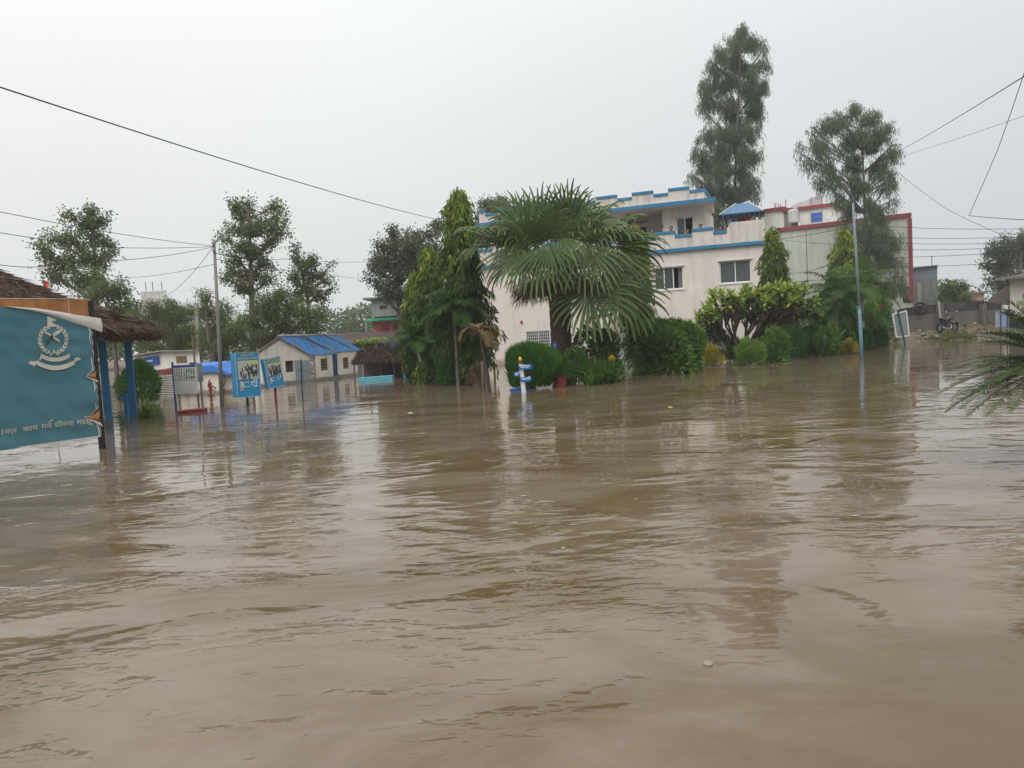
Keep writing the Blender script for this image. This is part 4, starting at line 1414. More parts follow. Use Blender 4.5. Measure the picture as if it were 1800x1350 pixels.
    for j in range(40):
        z0, z1 = z_bot + (ztop(.05) - z_bot) * j / 40, z_bot + (ztop(.05) - z_bot) * (j + 1) / 40
        a0, a1 = uleft(z0), uleft(z1)
        hem.quad(pt(a0 - .012 + .004 * math.sin(z0 * 37), wave(a0, z0) - .006, z0), pt(a0 + .045, wave(a0, z0) + .003, z0), pt(a1 + .045, wave(a1, z1) + .003, z1), pt(a1 - .012 + .004 * math.sin(z1 * 37), wave(a1, z1) - .006, z1))
    hem.build('hem', m_canvasback, bo)
    hb2 = MB()
    hb2.quad(pt(.04, wave(.04, z_bot) + .004, z_bot - .012), pt(LEN, wave(LEN, z_bot) + .004, z_bot - .012), pt(LEN, wave(LEN, z_bot) + .004, z_bot + .014), pt(.04, wave(.04, z_bot) + .004, z_bot + .014))
    hb2.build('hem', m_canvasback, bo)
    for px, py, h, dep in ((165, 660, .085, .15), (163, 733, .12, .20)):
        u, z = pp(px, py)
        f_ = MB()
        f_.add([pt(.02, .05, z + h * .9), pt(.05 + dep, .055, z), pt(.03, .05, z - h * 1.1), pt(.06, .085, z - h * .3)], [(0, 1, 3), (1, 2, 3)])
        f_.build('torn_flap', m_rust, bo)
        f2 = MB().add([pt(.05 + dep + .02, .06, z - .01), pt(.0, .07, z - h * 1.6), pt(.03, .05, z - h * .9)], [(0, 1, 2)])
        f2.build('torn_flap', m_canvasback, bo)
    # crest and lettering follow the cloth
    def warp_px(x, y, off=.007):
        u, z = pp(x, y)
        return pt(u, wave(u, z) + off + .007, z)
    def poly(mb, pxs, off=.007):
        mb.add([warp_px(x, y, off) for x, y in pxs], [tuple(range(len(pxs)))])
    Zx = lambda zx, zy: (zx / 4.82, 520 + zy / 4.82)
    cr = MB()
    cx, cy, RR = 437, 372, 116
    for s in (-1, 1):
        for k in range(9):
            a0 = rad(90 - s * (8 + k * 17.5))      # from the foot round each side
            a0 = rad(90) + s * rad(12 + k * 17.0)
            for io in (-1, 1):
                ang = a0 + s * rad(9)
                rr = RR + io * 9
                bx, by = cx + (RR) * math.cos(a0), cy + RR * math.sin(a0)
                tx, ty = cx + (RR + io * 17) * math.cos(a0 + s * rad(21)), cy + (RR + io * 17) * math.sin(a0 + s * rad(21))
                mx_, my_ = (bx + tx) / 2, (by + ty) / 2
                nx_, ny_ = -(ty - by), tx - bx
                ln = math.hypot(nx_, ny_)
                nx_, ny_ = nx_ / ln * 8.5, ny_ / ln * 8.5
                poly(cr, [Zx(bx, by), Zx(mx_ + nx_, my_ + ny_), Zx(tx, ty), Zx(mx_ - nx_, my_ - ny_)], .0065 + .0004 * (k % 2) + .0002 * io)
    # stems crossing at the foot
    poly(cr, [Zx(405, 505), Zx(415, 512), Zx(455, 470), Zx(448, 462)], .0072)
    poly(cr, [Zx(490, 505), Zx(480, 510), Zx(430, 468), Zx(438, 460)], .0076)
    # double pennant
    poly(cr, [Zx(388, 175), Zx(418, 183), Zx(450, 200), Zx(470, 208), Zx(440, 216), Zx(425, 222), Zx(480, 262), Zx(388, 266)], .0070)
    # baton and blade
    poly(cr, [Zx(362, 312), Zx(374, 300), Zx(512, 388), Zx(502, 402)], .0074)
    poly(cr, [Zx(420, 345), Zx(440, 312), Zx(475, 295), Zx(508, 288), Zx(500, 308), Zx(470, 330), Zx(440, 352)], .0080)
    cr.build('crest', m_print, bo)
    dk = MB()
    poly(dk, [Zx(372, 415), Zx(382, 380), Zx(412, 340), Zx(428, 330), Zx(440, 345), Zx(415, 375), Zx(396, 408), Zx(386, 420)], .0088)
    poly(dk, [Zx(490, 378), Zx(500, 376), Zx(512, 390), Zx(500, 396)], .0090)
    dk.build('crest_dark', m_printdark, bo)
    rb = MB(); ro = MB()
    def ribbon(x0, x1, ytop, sag, hgt, off):
        n = 10
        for i in range(n):
            f0, f1 = i / n, (i + 1) / n
            g = lambda f: ytop + sag * (1 - (2 * f - 1) ** 2)
            xa, xb = x0 + (x1 - x0) * f0, x0 + (x1 - x0) * f1
            poly(rb, [Zx(xa, g(f0)), Zx(xb, g(f1)), Zx(xb, g(f1) + hgt), Zx(xa, g(f0) + hgt)], off)
            poly(ro, [Zx(xa, g(f0) + hgt), Zx(xb, g(f1) + hgt), Zx(xb, g(f1) + hgt + 4), Zx(xa, g(f0) + hgt + 4)], off - .0006)
    ribbon(335, 575, 490, 34, 36, .0080)
    ribbon(292, 618, 545, 48, 38, .0092)
    poly(rb, [Zx(318, 545), Zx(335, 500), Zx(345, 520), Zx(330, 548)], .0070)
    poly(rb, [Zx(225, 575), Zx(245, 552), Zx(298, 560), Zx(280, 600), Zx(246, 582)], .0074)
    poly(rb, [Zx(675, 545), Zx(645, 518), Zx(612, 530), Zx(622, 562), Zx(655, 545)], .0074)
    rb.build('crest_ribbon', m_print, bo)
    ro.build('crest_ribbon_edge', m_printdark, bo)
    # bottom line of writing
    X = Vector((-Uv[0], -Uv[1], 0))
    def wp(q):
        u = (q.x - P[0]) * Uv[0] + (q.y - P[1]) * Uv[1]
        n = (q.x - P[0]) * Nv[0] + (q.y - P[1]) * Nv[1]
        return Vector(pt(u, n + wave(u, q.z) + .009, q.z))
    def line(body, x0, y0, x1, y1, up=1.0, nm='lettering'):
        a, b = pp(x0, y0), pp(x1, y1)
        ln = abs(b[0] - a[0])
        c = bpy.data.curves.new('t', 'FONT'); c.body = body; c.size = 1
        o = bpy.data.objects.new('t', c); COL.objects.link(o)
        bpy.context.view_layer.update()
        wd_ = max(o.dimensions.x, .01)
        bpy.data.objects.remove(o)
        size = ln / wd_
        sz = .125
        dirx = (Vector(pt(b[0], 0, b[1])) - Vector(pt(a[0], 0, a[1])))
        text(bo, body, sz, m_print, pt(a[0], 0, a[1]), dirx, (0, 0, 1), nm, .001, 'LEFT', .008, wp, sx=size / sz * 1.0)
    I_ = '\u093f'
    line('भएर', 6, 763.5, 27, 761)
    line('काम', 38.5, 758.5, 64.5, 755.5)
    line('गने', 71, 754, 89, 752)
    line('प' + I_ + 'तजञा', 94.5, 751, 127, 747.5)
    line('गदछु', 133, 747, 160, 743.5)
    line('।', -3, 765, -1, 764.5)
    ex = MB()      # hooks and conjunct strokes the plain letters lack
    def stroke(pxs, w=.8):
        for (xa, ya), (xb, yb) in zip(pxs[:-1], pxs[1:]):
            dx, dy = xb - xa, yb - ya
            l = math.hypot(dx, dy) or 1
            nx_, ny_ = -dy / l * w, dx / l * w
            poly(ex, [(xa + nx_, ya + ny_), (xb + nx_, yb + ny_), (xb - nx_, yb - ny_), (xa - nx_, ya - ny_)], .0085)
    stroke([(85, 741), (86.5, 738.5), (89, 738), (90, 740)])
    stroke([(146, 735), (147.5, 732), (150, 731.5), (151, 734)])
    stroke([(98.5, 746.5), (95.5, 750.5)])
    ex.build('lettering', m_print, bo)
    # twist of paper and red tag near the gazebo post belong to the gazebo
banner_board()

# ------------------------------------------------------------------ thatched gazebo
def gazebo():
    c1, c2 = wat(192, 746), wat(236, 738)
    tip = at(268, 578, c2.y)
    Rr = 3.9
    vr = Vector((tip.x, tip.y)).normalized()
    ctr = Vector((tip.x - Rr * vr.y, tip.y + Rr * vr.x, 0))
    t = T('thatched_gazebo', 'round thatched gazebo on blue posts behind the banner board', 'gazebo', (ctr.x, ctr.y, -.8))
    ze = tip.z
    apex = Vector((ctr.x, ctr.y, ze + Rr * 0.47))
    m = 40
    rf = MB()
    prof = [(1.0, 0), (.75, .22), (.5, .46), (.25, .72), (.02, 1.0)]
    vs = []
    for r, h in prof:
        for k in range(m):
            a = 2 * math.pi * k / m
            vs.append((ctr.x + Rr * r * math.cos(a), ctr.y + Rr * r * math.sin(a), ze - .06 + (apex.z - ze) * h))
    fs = [(i * m + k, i * m + (k + 1) % m, (i + 1) * m + (k + 1) % m, (i + 1) * m + k) for i in range(len(prof) - 1) for k in range(m)]
    rf.add(vs, fs)
    rf.add([(q[0], q[1], q[2] - .14) for q in vs[:m]] + [(ctr.x, ctr.y, apex.z - .3)], [(k, m, (k + 1) % m) for k in range(m)])
    rf.build('roof', m_thatch, t, smooth=True)
    n = 26000
    a = RG.uniform(0, 6.283, n)
    r = np.sqrt(RG.uniform(0.0, 1.06, n))
    h = np.interp(r, [q[0] for q in prof[::-1]], [q[1] for q in prof[::-1]])
    lump = .05 * np.sin(a * 9 + r * 6) + .04 * np.sin(a * 23 - r * 15)
    p = np.stack([ctr.x + Rr * r * np.cos(a), ctr.y + Rr * r * np.sin(a), ze + (apex.z - ze) * h + .02 + lump * .6], 1)
    sl = np.stack([np.cos(a), np.sin(a), np.full(n, -.5)], 1)
    dd = sl + RG.normal(0, .2, (n, 3))
    strands('thatch', t, p, dd, .38, .022, m_thatch_l, .40)
    n = 4200
    a = RG.uniform(0, 6.283, n)
    p = np.stack([ctr.x + Rr * RG.uniform(.95, 1.03, n) * np.cos(a), ctr.y + Rr * RG.uniform(.95, 1.03, n) * np.sin(a), ze - RG.uniform(0, .2, n)], 1)
    dd = np.stack([np.cos(a) * .7, np.sin(a) * .7, np.full(n, -.7)], 1) + RG.normal(0, .25, (n, 3))
    strands('eave_fringe', t, p, dd, .22, .018, m_thatch_l, .33)
    # posts round the rim
    a1 = math.atan2(c1.y - ctr.y, c1.x - ctr.x); a2 = math.atan2(c2.y - ctr.y, c2.x - ctr.x)
    posts = [c1, c2]
    Rp = (c2.xy - ctr.xy).length
    for k in range(1, 7):
        a = a2 + .35 + k * 5.2 / 7
        posts.append(Vector((ctr.x + Rp * math.cos(a), ctr.y + Rp * math.sin(a), 0)))
    for i, q in enumerate(posts):
        if i > 1 and (q.x / q.y > -.68 or (q.x / q.y > -.72 and q.y < c1.y + 1.5)): continue      # the entrance side has no posts
        MB().box((q.x, q.y, (ze - .8) / 2 + .12), (.17, .17, ze + .8 + .2), rad(20)).build('post', m_bluepost, t, bevel=.012)
    # sacking hung under the eaves
    sk = MB()
    q0, q1 = at(196, 577, c1.y - .1), at(262, 583, c2.y - .05)
    n = 12
    for i in range(n):
        f0, f1 = i / n, (i + 1) / n
        g = lambda f: q0.lerp(q1, f)
        hh = lambda f: .10 + .24 * max(0, 1 - abs(f - .32) / .5) + .04 * math.sin(f * 17)
        s = lambda f: V3(0, .04 * math.sin(f * 21), 0)
        sk.quad(g(f0) + s(f0), g(f1) + s(f1), g(f1) + s(f1) * 2 - V3(0, 0, hh(f1)), g(f0) + s(f0) * 2 - V3(0, 0, hh(f0)))
    sk.build('hanging_sacking', m_tarp, t, smooth=True)
    # blue bench rail between the two visible posts
    d_ = (c2 - c1)
    bench = MB()
    for zz in (.12, .62):
        a = c1 + d_ * .1 + V3(.05, .35, zz); b = c2 - d_ * .1 + V3(-.05, .35, zz)
        bench.tube([a, b], .05, 4)
    a = c2 + V3(-.12, .3, 0)
    bench.box((a.x, a.y, .2), (.10, .10, 1.3))
    a = c1 + V3(.25, .45, 0)
    bench.box((a.x, a.y, .2), (.08, .08, 1.1))
    bench.build('rail', m_bluepost, t)
    pb = at(190, 607, c1.y - .13)
    MB().ball(pb, (.05, .03, .06), 8, 6).build('tied_paper', m_signwhite, t)
    # bottle floating on the rail
    q = c1 + d_ * .42 + V3(0, .30, 0)
    o = T('plastic_bottle', 'clear plastic water bottle standing on the gazebo rail', 'bottle', (q.x, q.y, .17))
    MB().lathe((q.x, q.y, .17), [(.045, 0), (.05, .03), (.05, .2), (.045, .24), (.02, .30), (.018, .34)], 10).build('body', M('bottle_plastic', (.42, .5, .52), .2, .05, 5, spec=.5), o, smooth=True)
    MB().lathe((q.x, q.y, .512), [(.022, 0), (.022, .03), (.018, .035)], 8).build('cap', m_signblue, o)
gazebo()

# ------------------------------------------------------------------ white hall with sign, tin fence, pump hut
def white_hall():
    P = at(238, 640, 36); P = (P.x, P.y)
    Q = at(352, 640, 34.5)
    U = Vector((Q.x - P[0], Q.y - P[1], 0)); L = U.length; U.normalize(); Uv = (U.x, U.y)
    Nv = (Uv[1], -Uv[0])
    t = T('white_hall', 'low white hall with a blue name board, behind the tin fence', 'building', (P[0], P[1], -.8))
    pp = lambda x, y: onplane(x, y, P, Uv)
    zl, zm, zr = pp(244, 627)[1], pp(290, 618)[1], pp(350, 617)[1]
    um = pp(290, 620)[0]
    pt = lambda u, n, z: (P[0] + Uv[0] * u + Nv[0] * n, P[1] + Uv[1] * u + Nv[1] * n, z)
    vr = Vector((Q.x, Q.y)).normalized()
    vn = -1 / (vr.x * Nv[0] + vr.y * Nv[1]); vu = (vr.x * Uv[0] + vr.y * Uv[1]) * vn
    pt = lambda u, n, z: (P[0] + Uv[0] * (u - vu * n * (n < 0)) + Nv[0] * n, P[1] + Uv[1] * (u - vu * n * (n < 0)) + Nv[1] * n, z)
    w = MB()
    poly = [(0, -.8), (L, -.8), (L, zr), (um, zm), (0, zl)]
    vs = [pt(u, 0, z) for u, z in poly] + [pt(u, -5, z) for u, z in poly]
    w.add(vs, [(0, 1, 2, 3, 4), (9, 8, 7, 6, 5)] + [(i, i + 5, (i + 1) % 5 + 5, (i + 1) % 5) for i in range(5)])
    w.build('wall', m_white2, t)
    rf = MB()
    for (a, b, za_, zb_) in ((-.3, um, zl, zm), (um, L + .12, zm, zr)):
        rf.hexa([pt(a, .25, za_ + .01), pt(b, .25, zb_ + .01), pt(b, -5.2, zb_ + .01), pt(a, -5.2, za_ + .01), pt(a, .25, za_ + .06), pt(b, .25, zb_ + .06), pt(b, -5.2, zb_ + .06), pt(a, -5.2, za_ + .06)])
    rf.build('roof', m_tin, t)
    s = pxop(P, Uv, 257, 626, 280, 643)
    c = [onplane(256, 629, P, Uv), onplane(257.5, 643.5, P, Uv), onplane(282, 639, P, Uv), onplane(280, 625, P, Uv)]
    sb = MB().add([pt(u, .10, z) for u, z in c] + [pt(u, .05, z) for u, z in c], [(0, 1, 2, 3), (7, 6, 5, 4), (0, 4, 5, 1), (1, 5, 6, 2), (2, 6, 7, 3), (3, 7, 4, 0)])
    so_ = sb.build('name_board', m_signnavy, t)
    a0, a1 = c[1], c[2]
    dx = Vector(pt(a1[0], 0, a1[1])) - Vector(pt(a0[0], 0, a0[1]))
    b0 = Vector(pt(a0[0] + .05, .104, a0[1] + .17))
    text(so_, 'प्रहरी कार्यालय', .10, m_textwhite, b0, dx, sx=.8)
    text(so_, 'जिल्ला', .07, m_textwhite, b0 + V3(.18, 0, .17), dx)
    q = pxop(P, Uv, 311, 626, 328, 637)
    po = MB().fbox(P, Uv, Nv, q[0], q[1], .01, .05, q[2], q[3]).build('framed_picture', m_wood, t)
    MB().fbox(P, Uv, Nv, q[0] + .04, q[1] - .04, .052, .058, q[2] + .04, q[3] - .04).build('picture', M('picture_brown', (.16, .10, .05), .7, .6, 9), po)
    q = pxop(P, Uv, 334, 637, 346, 640)
    MB().fbox(P, Uv, Nv, q[0], q[1], .01, .05, q[2], q[3]).build('vent', m_dark, t)
    # corrugated fence in front
    A, B = wat(247, 693), wat(306, 694)
    A = at(245, 680, 31); B = at(312, 680, 30.0)
    f = T('tin_fence', 'corrugated grey tin fence with a dull red top strip', 'fence', (A.x, A.y, -.8))
    Uf = Vector((B.x - A.x, B.y - A.y, 0)); Lf = Uf.length; Uf.normalize(); Uf = (Uf.x, Uf.y)
    Pf = (A.x, A.y); Nf = (Uf[1], -Uf[0])
    pt2 = lambda u, n, z: (Pf[0] + Uf[0] * u + Nf[0] * n, Pf[1] + Uf[1] * u + Nf[1] * n, z)
    rows = 34
    ztl, ztr = onplane(252, 663, Pf, Uf)[1], onplane(305, 659, Pf, Uf)[1]
    ns = 3
    for k in range(ns):
        u0, u1 = Lf * k / ns, Lf * (k + 1) / ns - .01
        vs = []
        for j in range(rows + 1):
            for u in (u0, u1):
                zt = ztl + (ztr - ztl) * u / Lf
                vs.append(pt2(u, .018 * (1 if j % 2 else -1) + .012 * k, -.3 + (zt + .3) * j / rows))
        MB().add(vs, [(2 * j, 2 * j + 1, 2 * j + 3, 2 * j + 2) for j in range(rows)]).build('sheet', m_tin, f)
    zt2l, zt2r = onplane(252, 655, Pf, Uf)[1], onplane(305, 646, Pf, Uf)[1]
    vs = []
    for j in range(9):
        for u in (0.2, Lf):
            g = u / Lf
            za_, zb_ = ztl + (ztr - ztl) * g, zt2l + (zt2r - zt2l) * g
            vs.append(pt2(u, .03 + .016 * (1 if j % 2 else -1), za_ + .01 + (zb_ - za_) * j / 8))
    MB().add(vs, [(2 * j, 2 * j + 1, 2 * j + 3, 2 * j + 2) for j in range(8)]).build('top_sheet', m_tinred, f)
    for u in (.05, Lf / 3, 2 * Lf / 3, Lf - .05):
        MB().fbox(Pf, Uf, Nf, u - .03, u + .03, -.12, -.05, -.8, ztl + .15).build('post', m_wood, f)
white_hall()

def pump_hut():
    A = wat(330, 699)
    d = 29.5
    d = 31.5
    A = at(306, 690, d); B = at(386, 690, d - .3)
    U = Vector((B.x - A.x, B.y - A.y, 0)); L = U.length; U.normalize(); Uv = (U.x, U.y)
    P = (A.x, A.y); Nv = (Uv[1], -Uv[0])
    t = T('pump_hut', 'small white hut with bright blue sheet roof behind the hand pump', 'hut', (A.x, A.y, -.8))
    zt = onplane(372, 655, P, Uv)[1]
    L2 = onplane(410, 690, P, Uv)[0]
    w = MB()
    w.fbox(P, Uv, Nv, 0, L, -.9, 0, -.8, zt)
    w.fbox(P, Uv, Nv, L + .002, L2, -.9, -.35, -.8, zt - .12)
    w.build('wall', m_white, t)
    pt = lambda u, n, z: (P[0] + Uv[0] * u + Nv[0] * n, P[1] + Uv[1] * u + Nv[1] * n, z)
    pp = lambda x, y: onplane(x, y, P, Uv)
    r0, r1 = pp(363, 641), pp(385, 650)
    r2, r3 = pp(411, 656), pp(352, 641)
    rf = MB()
    rf.hexa([pt(L * .35, .15, zt + .01), pt(L + .02, .15, zt + .01), pt(L + .1, -1.0, zt + .15), pt(L * .35, -1.0, zt + .15),
             pt(L * .35, .15, zt + .30), pt(L - .1, .15, zt + .30), pt(L + .1, -1.0, zt + .42), pt(L * .35, -1.0, zt + .42)])
    rf.hexa([pt(L + .004, .25, zt + .02), pt(L2 + .05, .2, zt - .14), pt(L2 + .02, -1.0, zt - .1), pt(L + .12, -1.0, zt + .2),
             pt(L - .09, .25, zt + .30), pt(L2 + .05, .2, zt - .06), pt(L2 + .02, -1.0, zt - .02), pt(L + .12, -1.0, zt + .42)])
    rf.build('roof', M('hut_roof_blue', (0.05, 0.17, 0.50), .5, .12, 3), t)
    h0 = pp(395, 655)
    MB().tube([pt(pp(x, y)[0], .3, pp(x, y)[1]) for x, y in ((394, 655), (401, 660), (403, 668), (400, 677), (392, 683))], .018, 5).build('hose', m_cable, t)
pump_hut()

def hand_pump():
    A = wat(371, 699)
    t = T('hand_pump', 'dark red iron hand pump before the small white hut', 'pump', (A.x, A.y, -.6))
    MB().lathe((A.x, A.y, 0), [(.045, -.6), (.045, .28), (.08, .29), (.08, .32), (.06, .33), (.06, .52), (.075, .53), (.075, .56), (.02, .57), (.015, .70)], 10).build('barrel', m_redpaint, t, smooth=False)
    MB().tube([(A.x, A.y, .40), (A.x + .10, A.y - .03, .42), (A.x + .21, A.y - .05, .36), (A.x + .22, A.y - .05, .32)], [.028, .026, .024, .03], 7).build('spout', m_redpaint, t)
    MB().tube([(A.x + .02, A.y, .66), (A.x - .06, A.y + .02, .60), (A.x - .10, A.y + .03, .38)], [.014, .016, .02], 6).build('handle', m_redpaint, t)
    MB().lathe((A.x, A.y, 0), [(.10, .06), (.10, .10)], 10).build('flange', m_redpaint, t)
hand_pump()

def poster_frame(name, label, P, Uv, Nv, polys, par):
    pass

def notice_chart():
    A, B = wat(311, 721), wat(348, 719)
    A = at(313, 700, 22.5); B = at(350, 700, 22.3)
    U = Vector((B.x - A.x, B.y - A.y, 0)); L = U.length; U.normalize(); Uv = (U.x, U.y)
    P = (A.x, A.y); Nv = (Uv[1], -Uv[0])
    pp = lambda x, y: onplane(x, y, P, Uv)
    t = T('chart_board', 'white notice board printed with a table, purple-blue edge, on a red plinth', 'notice board', (A.x, A.y, -.8))
    zt, zb = pp(330, 641)[1], pp(330, 671)[1]
    u0, u1 = pp(305, 655)[0], pp(346, 655)[0]
    MB().fbox(P, Uv, Nv, u0, u1, -.015, .015, pp(330, 692)[1], zt).build('panel', m_signwhite, t)
    MB().fbox(P, Uv, Nv, u0 - .03, u0 - .002, -.03, .03, -.8, zt + .10).build('post', M('post_purple', (.06, .05, .22), .6, .2, 5), t)
    q0, q1 = at(337, 590, 22.4), at(349, 716, 22.4)
    MB().tube([(q1.x, q1.y + .05, -.8), (q0.x, q0.y + .05, q0.z)], .03, 6).build('post', m_wood, t)
    MB().fbox(P, Uv, Nv, u0, u1, .017, .02, zt - .07, zt - .003).build('header_strip', m_signnavy, t)
    pr = MB(); gr = MB()
    W_ = u1 - u0
    rnd = random.Random(4)
    for c in range(9):
        for r in range(11):
            if c in (5, 6, 7) and r in (1, 2, 3): continue
            a = u0 + .03 + (W_ - .06) * c / 9
            zz = zt - .10 - (zt - zb - .13) * r / 11
            if rnd.random() < .85:
                pr.fbox(P, Uv, Nv, a, a + rnd.uniform(.02, .05), .017, .0195, zz - .02, zz)
    for c in range(5, 9):
        for r in range(1, 4):
            a = u0 + .03 + (W_ - .06) * c / 9
            zz = zt - .10 - (zt - zb - .13) * r / 11
            gr.fbox(P, Uv, Nv, a, a + .05, .0165, .0192, zz - .028, zz)
    pr.fbox(P, Uv, Nv, u0 + W_ * .55, u0 + W_ * .57, .0172, .0205, zb + .06, zt - .3)
    pr.fbox(P, Uv, Nv, u0 + W_ * .55, u1 - .02, .0174, .0207, zb + .12, zb + .135)
    pr.build('printed_table', m_printdark, t)
    gr.build('printed_boxes', m_green, t)
    k0, k1 = wat(312, 727), wat(357, 724)
    MB().hexa([(k0.x, k0.y, -.8), (k1.x, k1.y, -.8), (k1.x, k1.y + .35, -.8), (k0.x, k0.y + .35, -.8),
               (k0.x, k0.y, .07), (k1.x, k1.y, .09), (k1.x, k1.y + .35, .10), (k0.x, k0.y + .35, .08)]).build('plinth', m_redpaint, t, bevel=.02)
    s0 = pxop(P, Uv, 343, 638, 357, 671)
    o = T('small_sign_back', 'small grey metal sign seen from behind, on a post by the chart board', 'sign', (q1.x + .12, q1.y + .3, -.8))
    Pm = (P[0] - Nv[0] * .33, P[1] - Nv[1] * .33)
    s0 = pxop(Pm, Uv, 344, 638.5, 356, 671)
    MB().fbox(Pm, Uv, Nv, s0[0], s0[1], -.012, .012, s0[2], s0[3]).build('panel', m_signgrey, o, bevel=.004)
    um = (s0[0] + s0[1]) / 2
    MB().fbox(Pm, Uv, Nv, um - .02, um + .02, -.055, -.014, -.8, s0[3]).build('post', m_pole, o)
    MB().fbox(Pm, Uv, Nv, s0[1] - .08, s0[1] - .01, .013, .017, s0[2] + .1, s0[2] + .16).build('mark', m_signblue, o)
notice_chart()

m_pic = M('picture_grey', (.40, .41, .38), .6, .35, 14)
def sign_box(name, label, base, rz, w, dp, z0, z1, tilt, post_mat, seed, tiltx=0.0):
    """hollow box sign on a post, printed front, local frame: x right along front, y back"""
    t = T(name, label, 'sign', (base.x, base.y, -.8), 'blue box signs in the water', rz)
    rnd = random.Random(seed)
    R = Matrix.Rotation(tilt, 4, 'Y')
    pivot = Vector((0, 0, z0 + .8))
    def put(mb, nm, mat, par=t, bev=0):
        mb.v = [tuple(R @ (Vector(q) - pivot) + pivot) for q in mb.v]
        return mb.build(nm, mat, par, local=True, bevel=bev)
    h0, h1 = z0 + .8, z1 + .8
    MB().tube([(0, dp / 2, 0), (0, dp / 2, h0 + .3)], .04, 8).build('post', post_mat, t, local=True)
    bx = put(MB().box((0, dp / 2, (h0 + h1) / 2), (w, dp, h1 - h0)), 'box', m_signblue, bev=.008)
    fr = MB()
    fr.box((0, -.006, h1 + .0), (w + .01, .02, .02)); fr.box((0, -.006, h0), (w + .01, .02, .02))
    fr.box((-w / 2, -.006, (h0 + h1) / 2), (.02, .02, h1 - h0 - .03)); fr.box((w / 2, -.006, (h0 + h1) / 2), (.02, .02, h1 - h0 - .03))
    put(fr, 'edge_trim', M('edge_trim', (.25, .38, .44), .5))
    H = h1 - h0
    ph = put(MB().box((0.0 + .01, -.010, h0 + H * .61), (w * .88, .012, H * .42)), 'printed_picture', m_pic)
    # crowd in the printed picture: dark and coloured figures
    dk, bl, rd, ye = MB(), MB(), MB(), MB()
    for i in range(46):
        x = rnd.uniform(-.12, .40) * w; zz = h0 + H * rnd.uniform(.43, .72)
        s = rnd.uniform(.02, .05)
        ring = [(s * math.cos(a) * .6, s * math.sin(a) * 1.5) for a in (0, 1.05, 2.1, 3.14, 4.19, 5.24)]
        dk.add([(x + px, -.0172 - .0001 * i, zz + pz) for px, pz in ring], [tuple(range(6))])
    for i in range(8):
        x = rnd.uniform(-.36, -.15) * w; zz = h0 + H * rnd.uniform(.44, .68)
        s = .045
        tgt = (bl, rd, dk)[i % 3]
        tgt.add([(x - s * .5, -.0226 - .0001 * i, zz - s * 1.3), (x + s * .5, -.0226 - .0001 * i, zz - s * 1.3), (x + s * .35, -.0226 - .0001 * i, zz + s * 1.3), (x - s * .35, -.0226 - .0001 * i, zz + s * 1.3)], [(0, 1, 2, 3)])
    ye.add([(-.02 * w, -.0170, h0 + H * .74), (.43 * w, -.0170, h0 + H * .74), (.43 * w, -.0170, h0 + H * .81), (.1 * w, -.0170, h0 + H * .81)], [(0, 1, 2, 3)])
    put(dk, 'printed_figures', m_printdark); put(bl, 'printed_figures', m_signnavy); put(rd, 'printed_figures', m_redpaint); put(ye, 'printed_foliage', m_textyellow)
    # emblem half disc and white lettering blocks on the blue lower part
    em, em2 = MB(), MB()
    cx, cz, r = -w * .36, h0 + H * .26, H * .115
    arc = [(cx + r * .8 * math.cos(a), cz + r * math.sin(a)) for a in np.linspace(-1.57, 1.57, 9)]
    em.add([(x, -.007, zz) for x, zz in arc], [tuple(range(9))])
    put(em, 'emblem', m_print)
    em2.add([(x, -.009, zz) for x, zz in ((cx + .01, cz - r * .8), (cx + r * .45, cz - r * .5), (cx + r * .6, cz + .02), (cx + r * .35, cz - r * .3))], [(0, 1, 2, 3)])
    put(em2, 'emblem', m_redpaint)
    tx = MB()
    for j in range(4):
        for i in range(3):
            if rnd.random() < .8:
                x = w * (.10 + .10 * i) + rnd.uniform(-.01, .01)
                tx.add([(x, -.007, h0 + H * (.36 - .045 * j)), (x + w * .07, -.007, h0 + H * (.36 - .045 * j)), (x + w * .07, -.007, h0 + H * (.385 - .045 * j)), (x, -.007, h0 + H * (.385 - .045 * j))], [(0, 1, 2, 3)])
    for j in range(2):
        x = -w * .22
        tx.add([(x, -.007, h0 + H * (.33 - .1 * j)), (x + w * .28, -.007, h0 + H * (.33 - .1 * j)), (x + w * .28, -.007, h0 + H * (.34 - .1 * j)), (x, -.007, h0 + H * (.34 - .1 * j))], [(0, 1, 2, 3)])
    put(tx, 'printed_marks', m_textwhite)
    # two heading lines in Nepali, yellow
    for j, (body, sz) in enumerate((('समुदाय पहरी', .085), ('जनचेतनामूलक कायकम', .075))):
        ob = text(t, body, sz, m_textyellow, (0, 0, 0), (1, 0, 0), align='CENTER', thick=.001)
        off = ORG[t.name]
        for v in ob.data.vertices:
            q = v.co + off + Vector((0, -.012, h1 - H * (.075 + .075 * j)))
            v.co = R @ (q - pivot) + pivot
    return t
b1 = wat(440, 713)
sign_box('box_sign', 'upright blue box sign with a crowd picture, taller of the pair', b1 + V3(0, 0, 0), rad(44), .74, .34, .27, 1.62, rad(0.5), m_black, 3)
b2 = wat(489, 708)
sign_box('box_sign', 'tilted blue box sign with a picture, leaning on a rusty post', b2, rad(50), .54, .22, .50, 1.42, rad(-7), m_redpaint, 8)

def thin_stake():
    a = wat(533, 705); b = at(529, 632, a.y)
    o = MB().tube([(a.x, a.y, -.8), (a.x - .01, a.y, .5), (b.x, b.y, b.z)], .022, 6).build('thin_post', m_black, None)
    tag(o, 'thin dark iron post standing in water before the gabled house', 'post')
thin_stake()

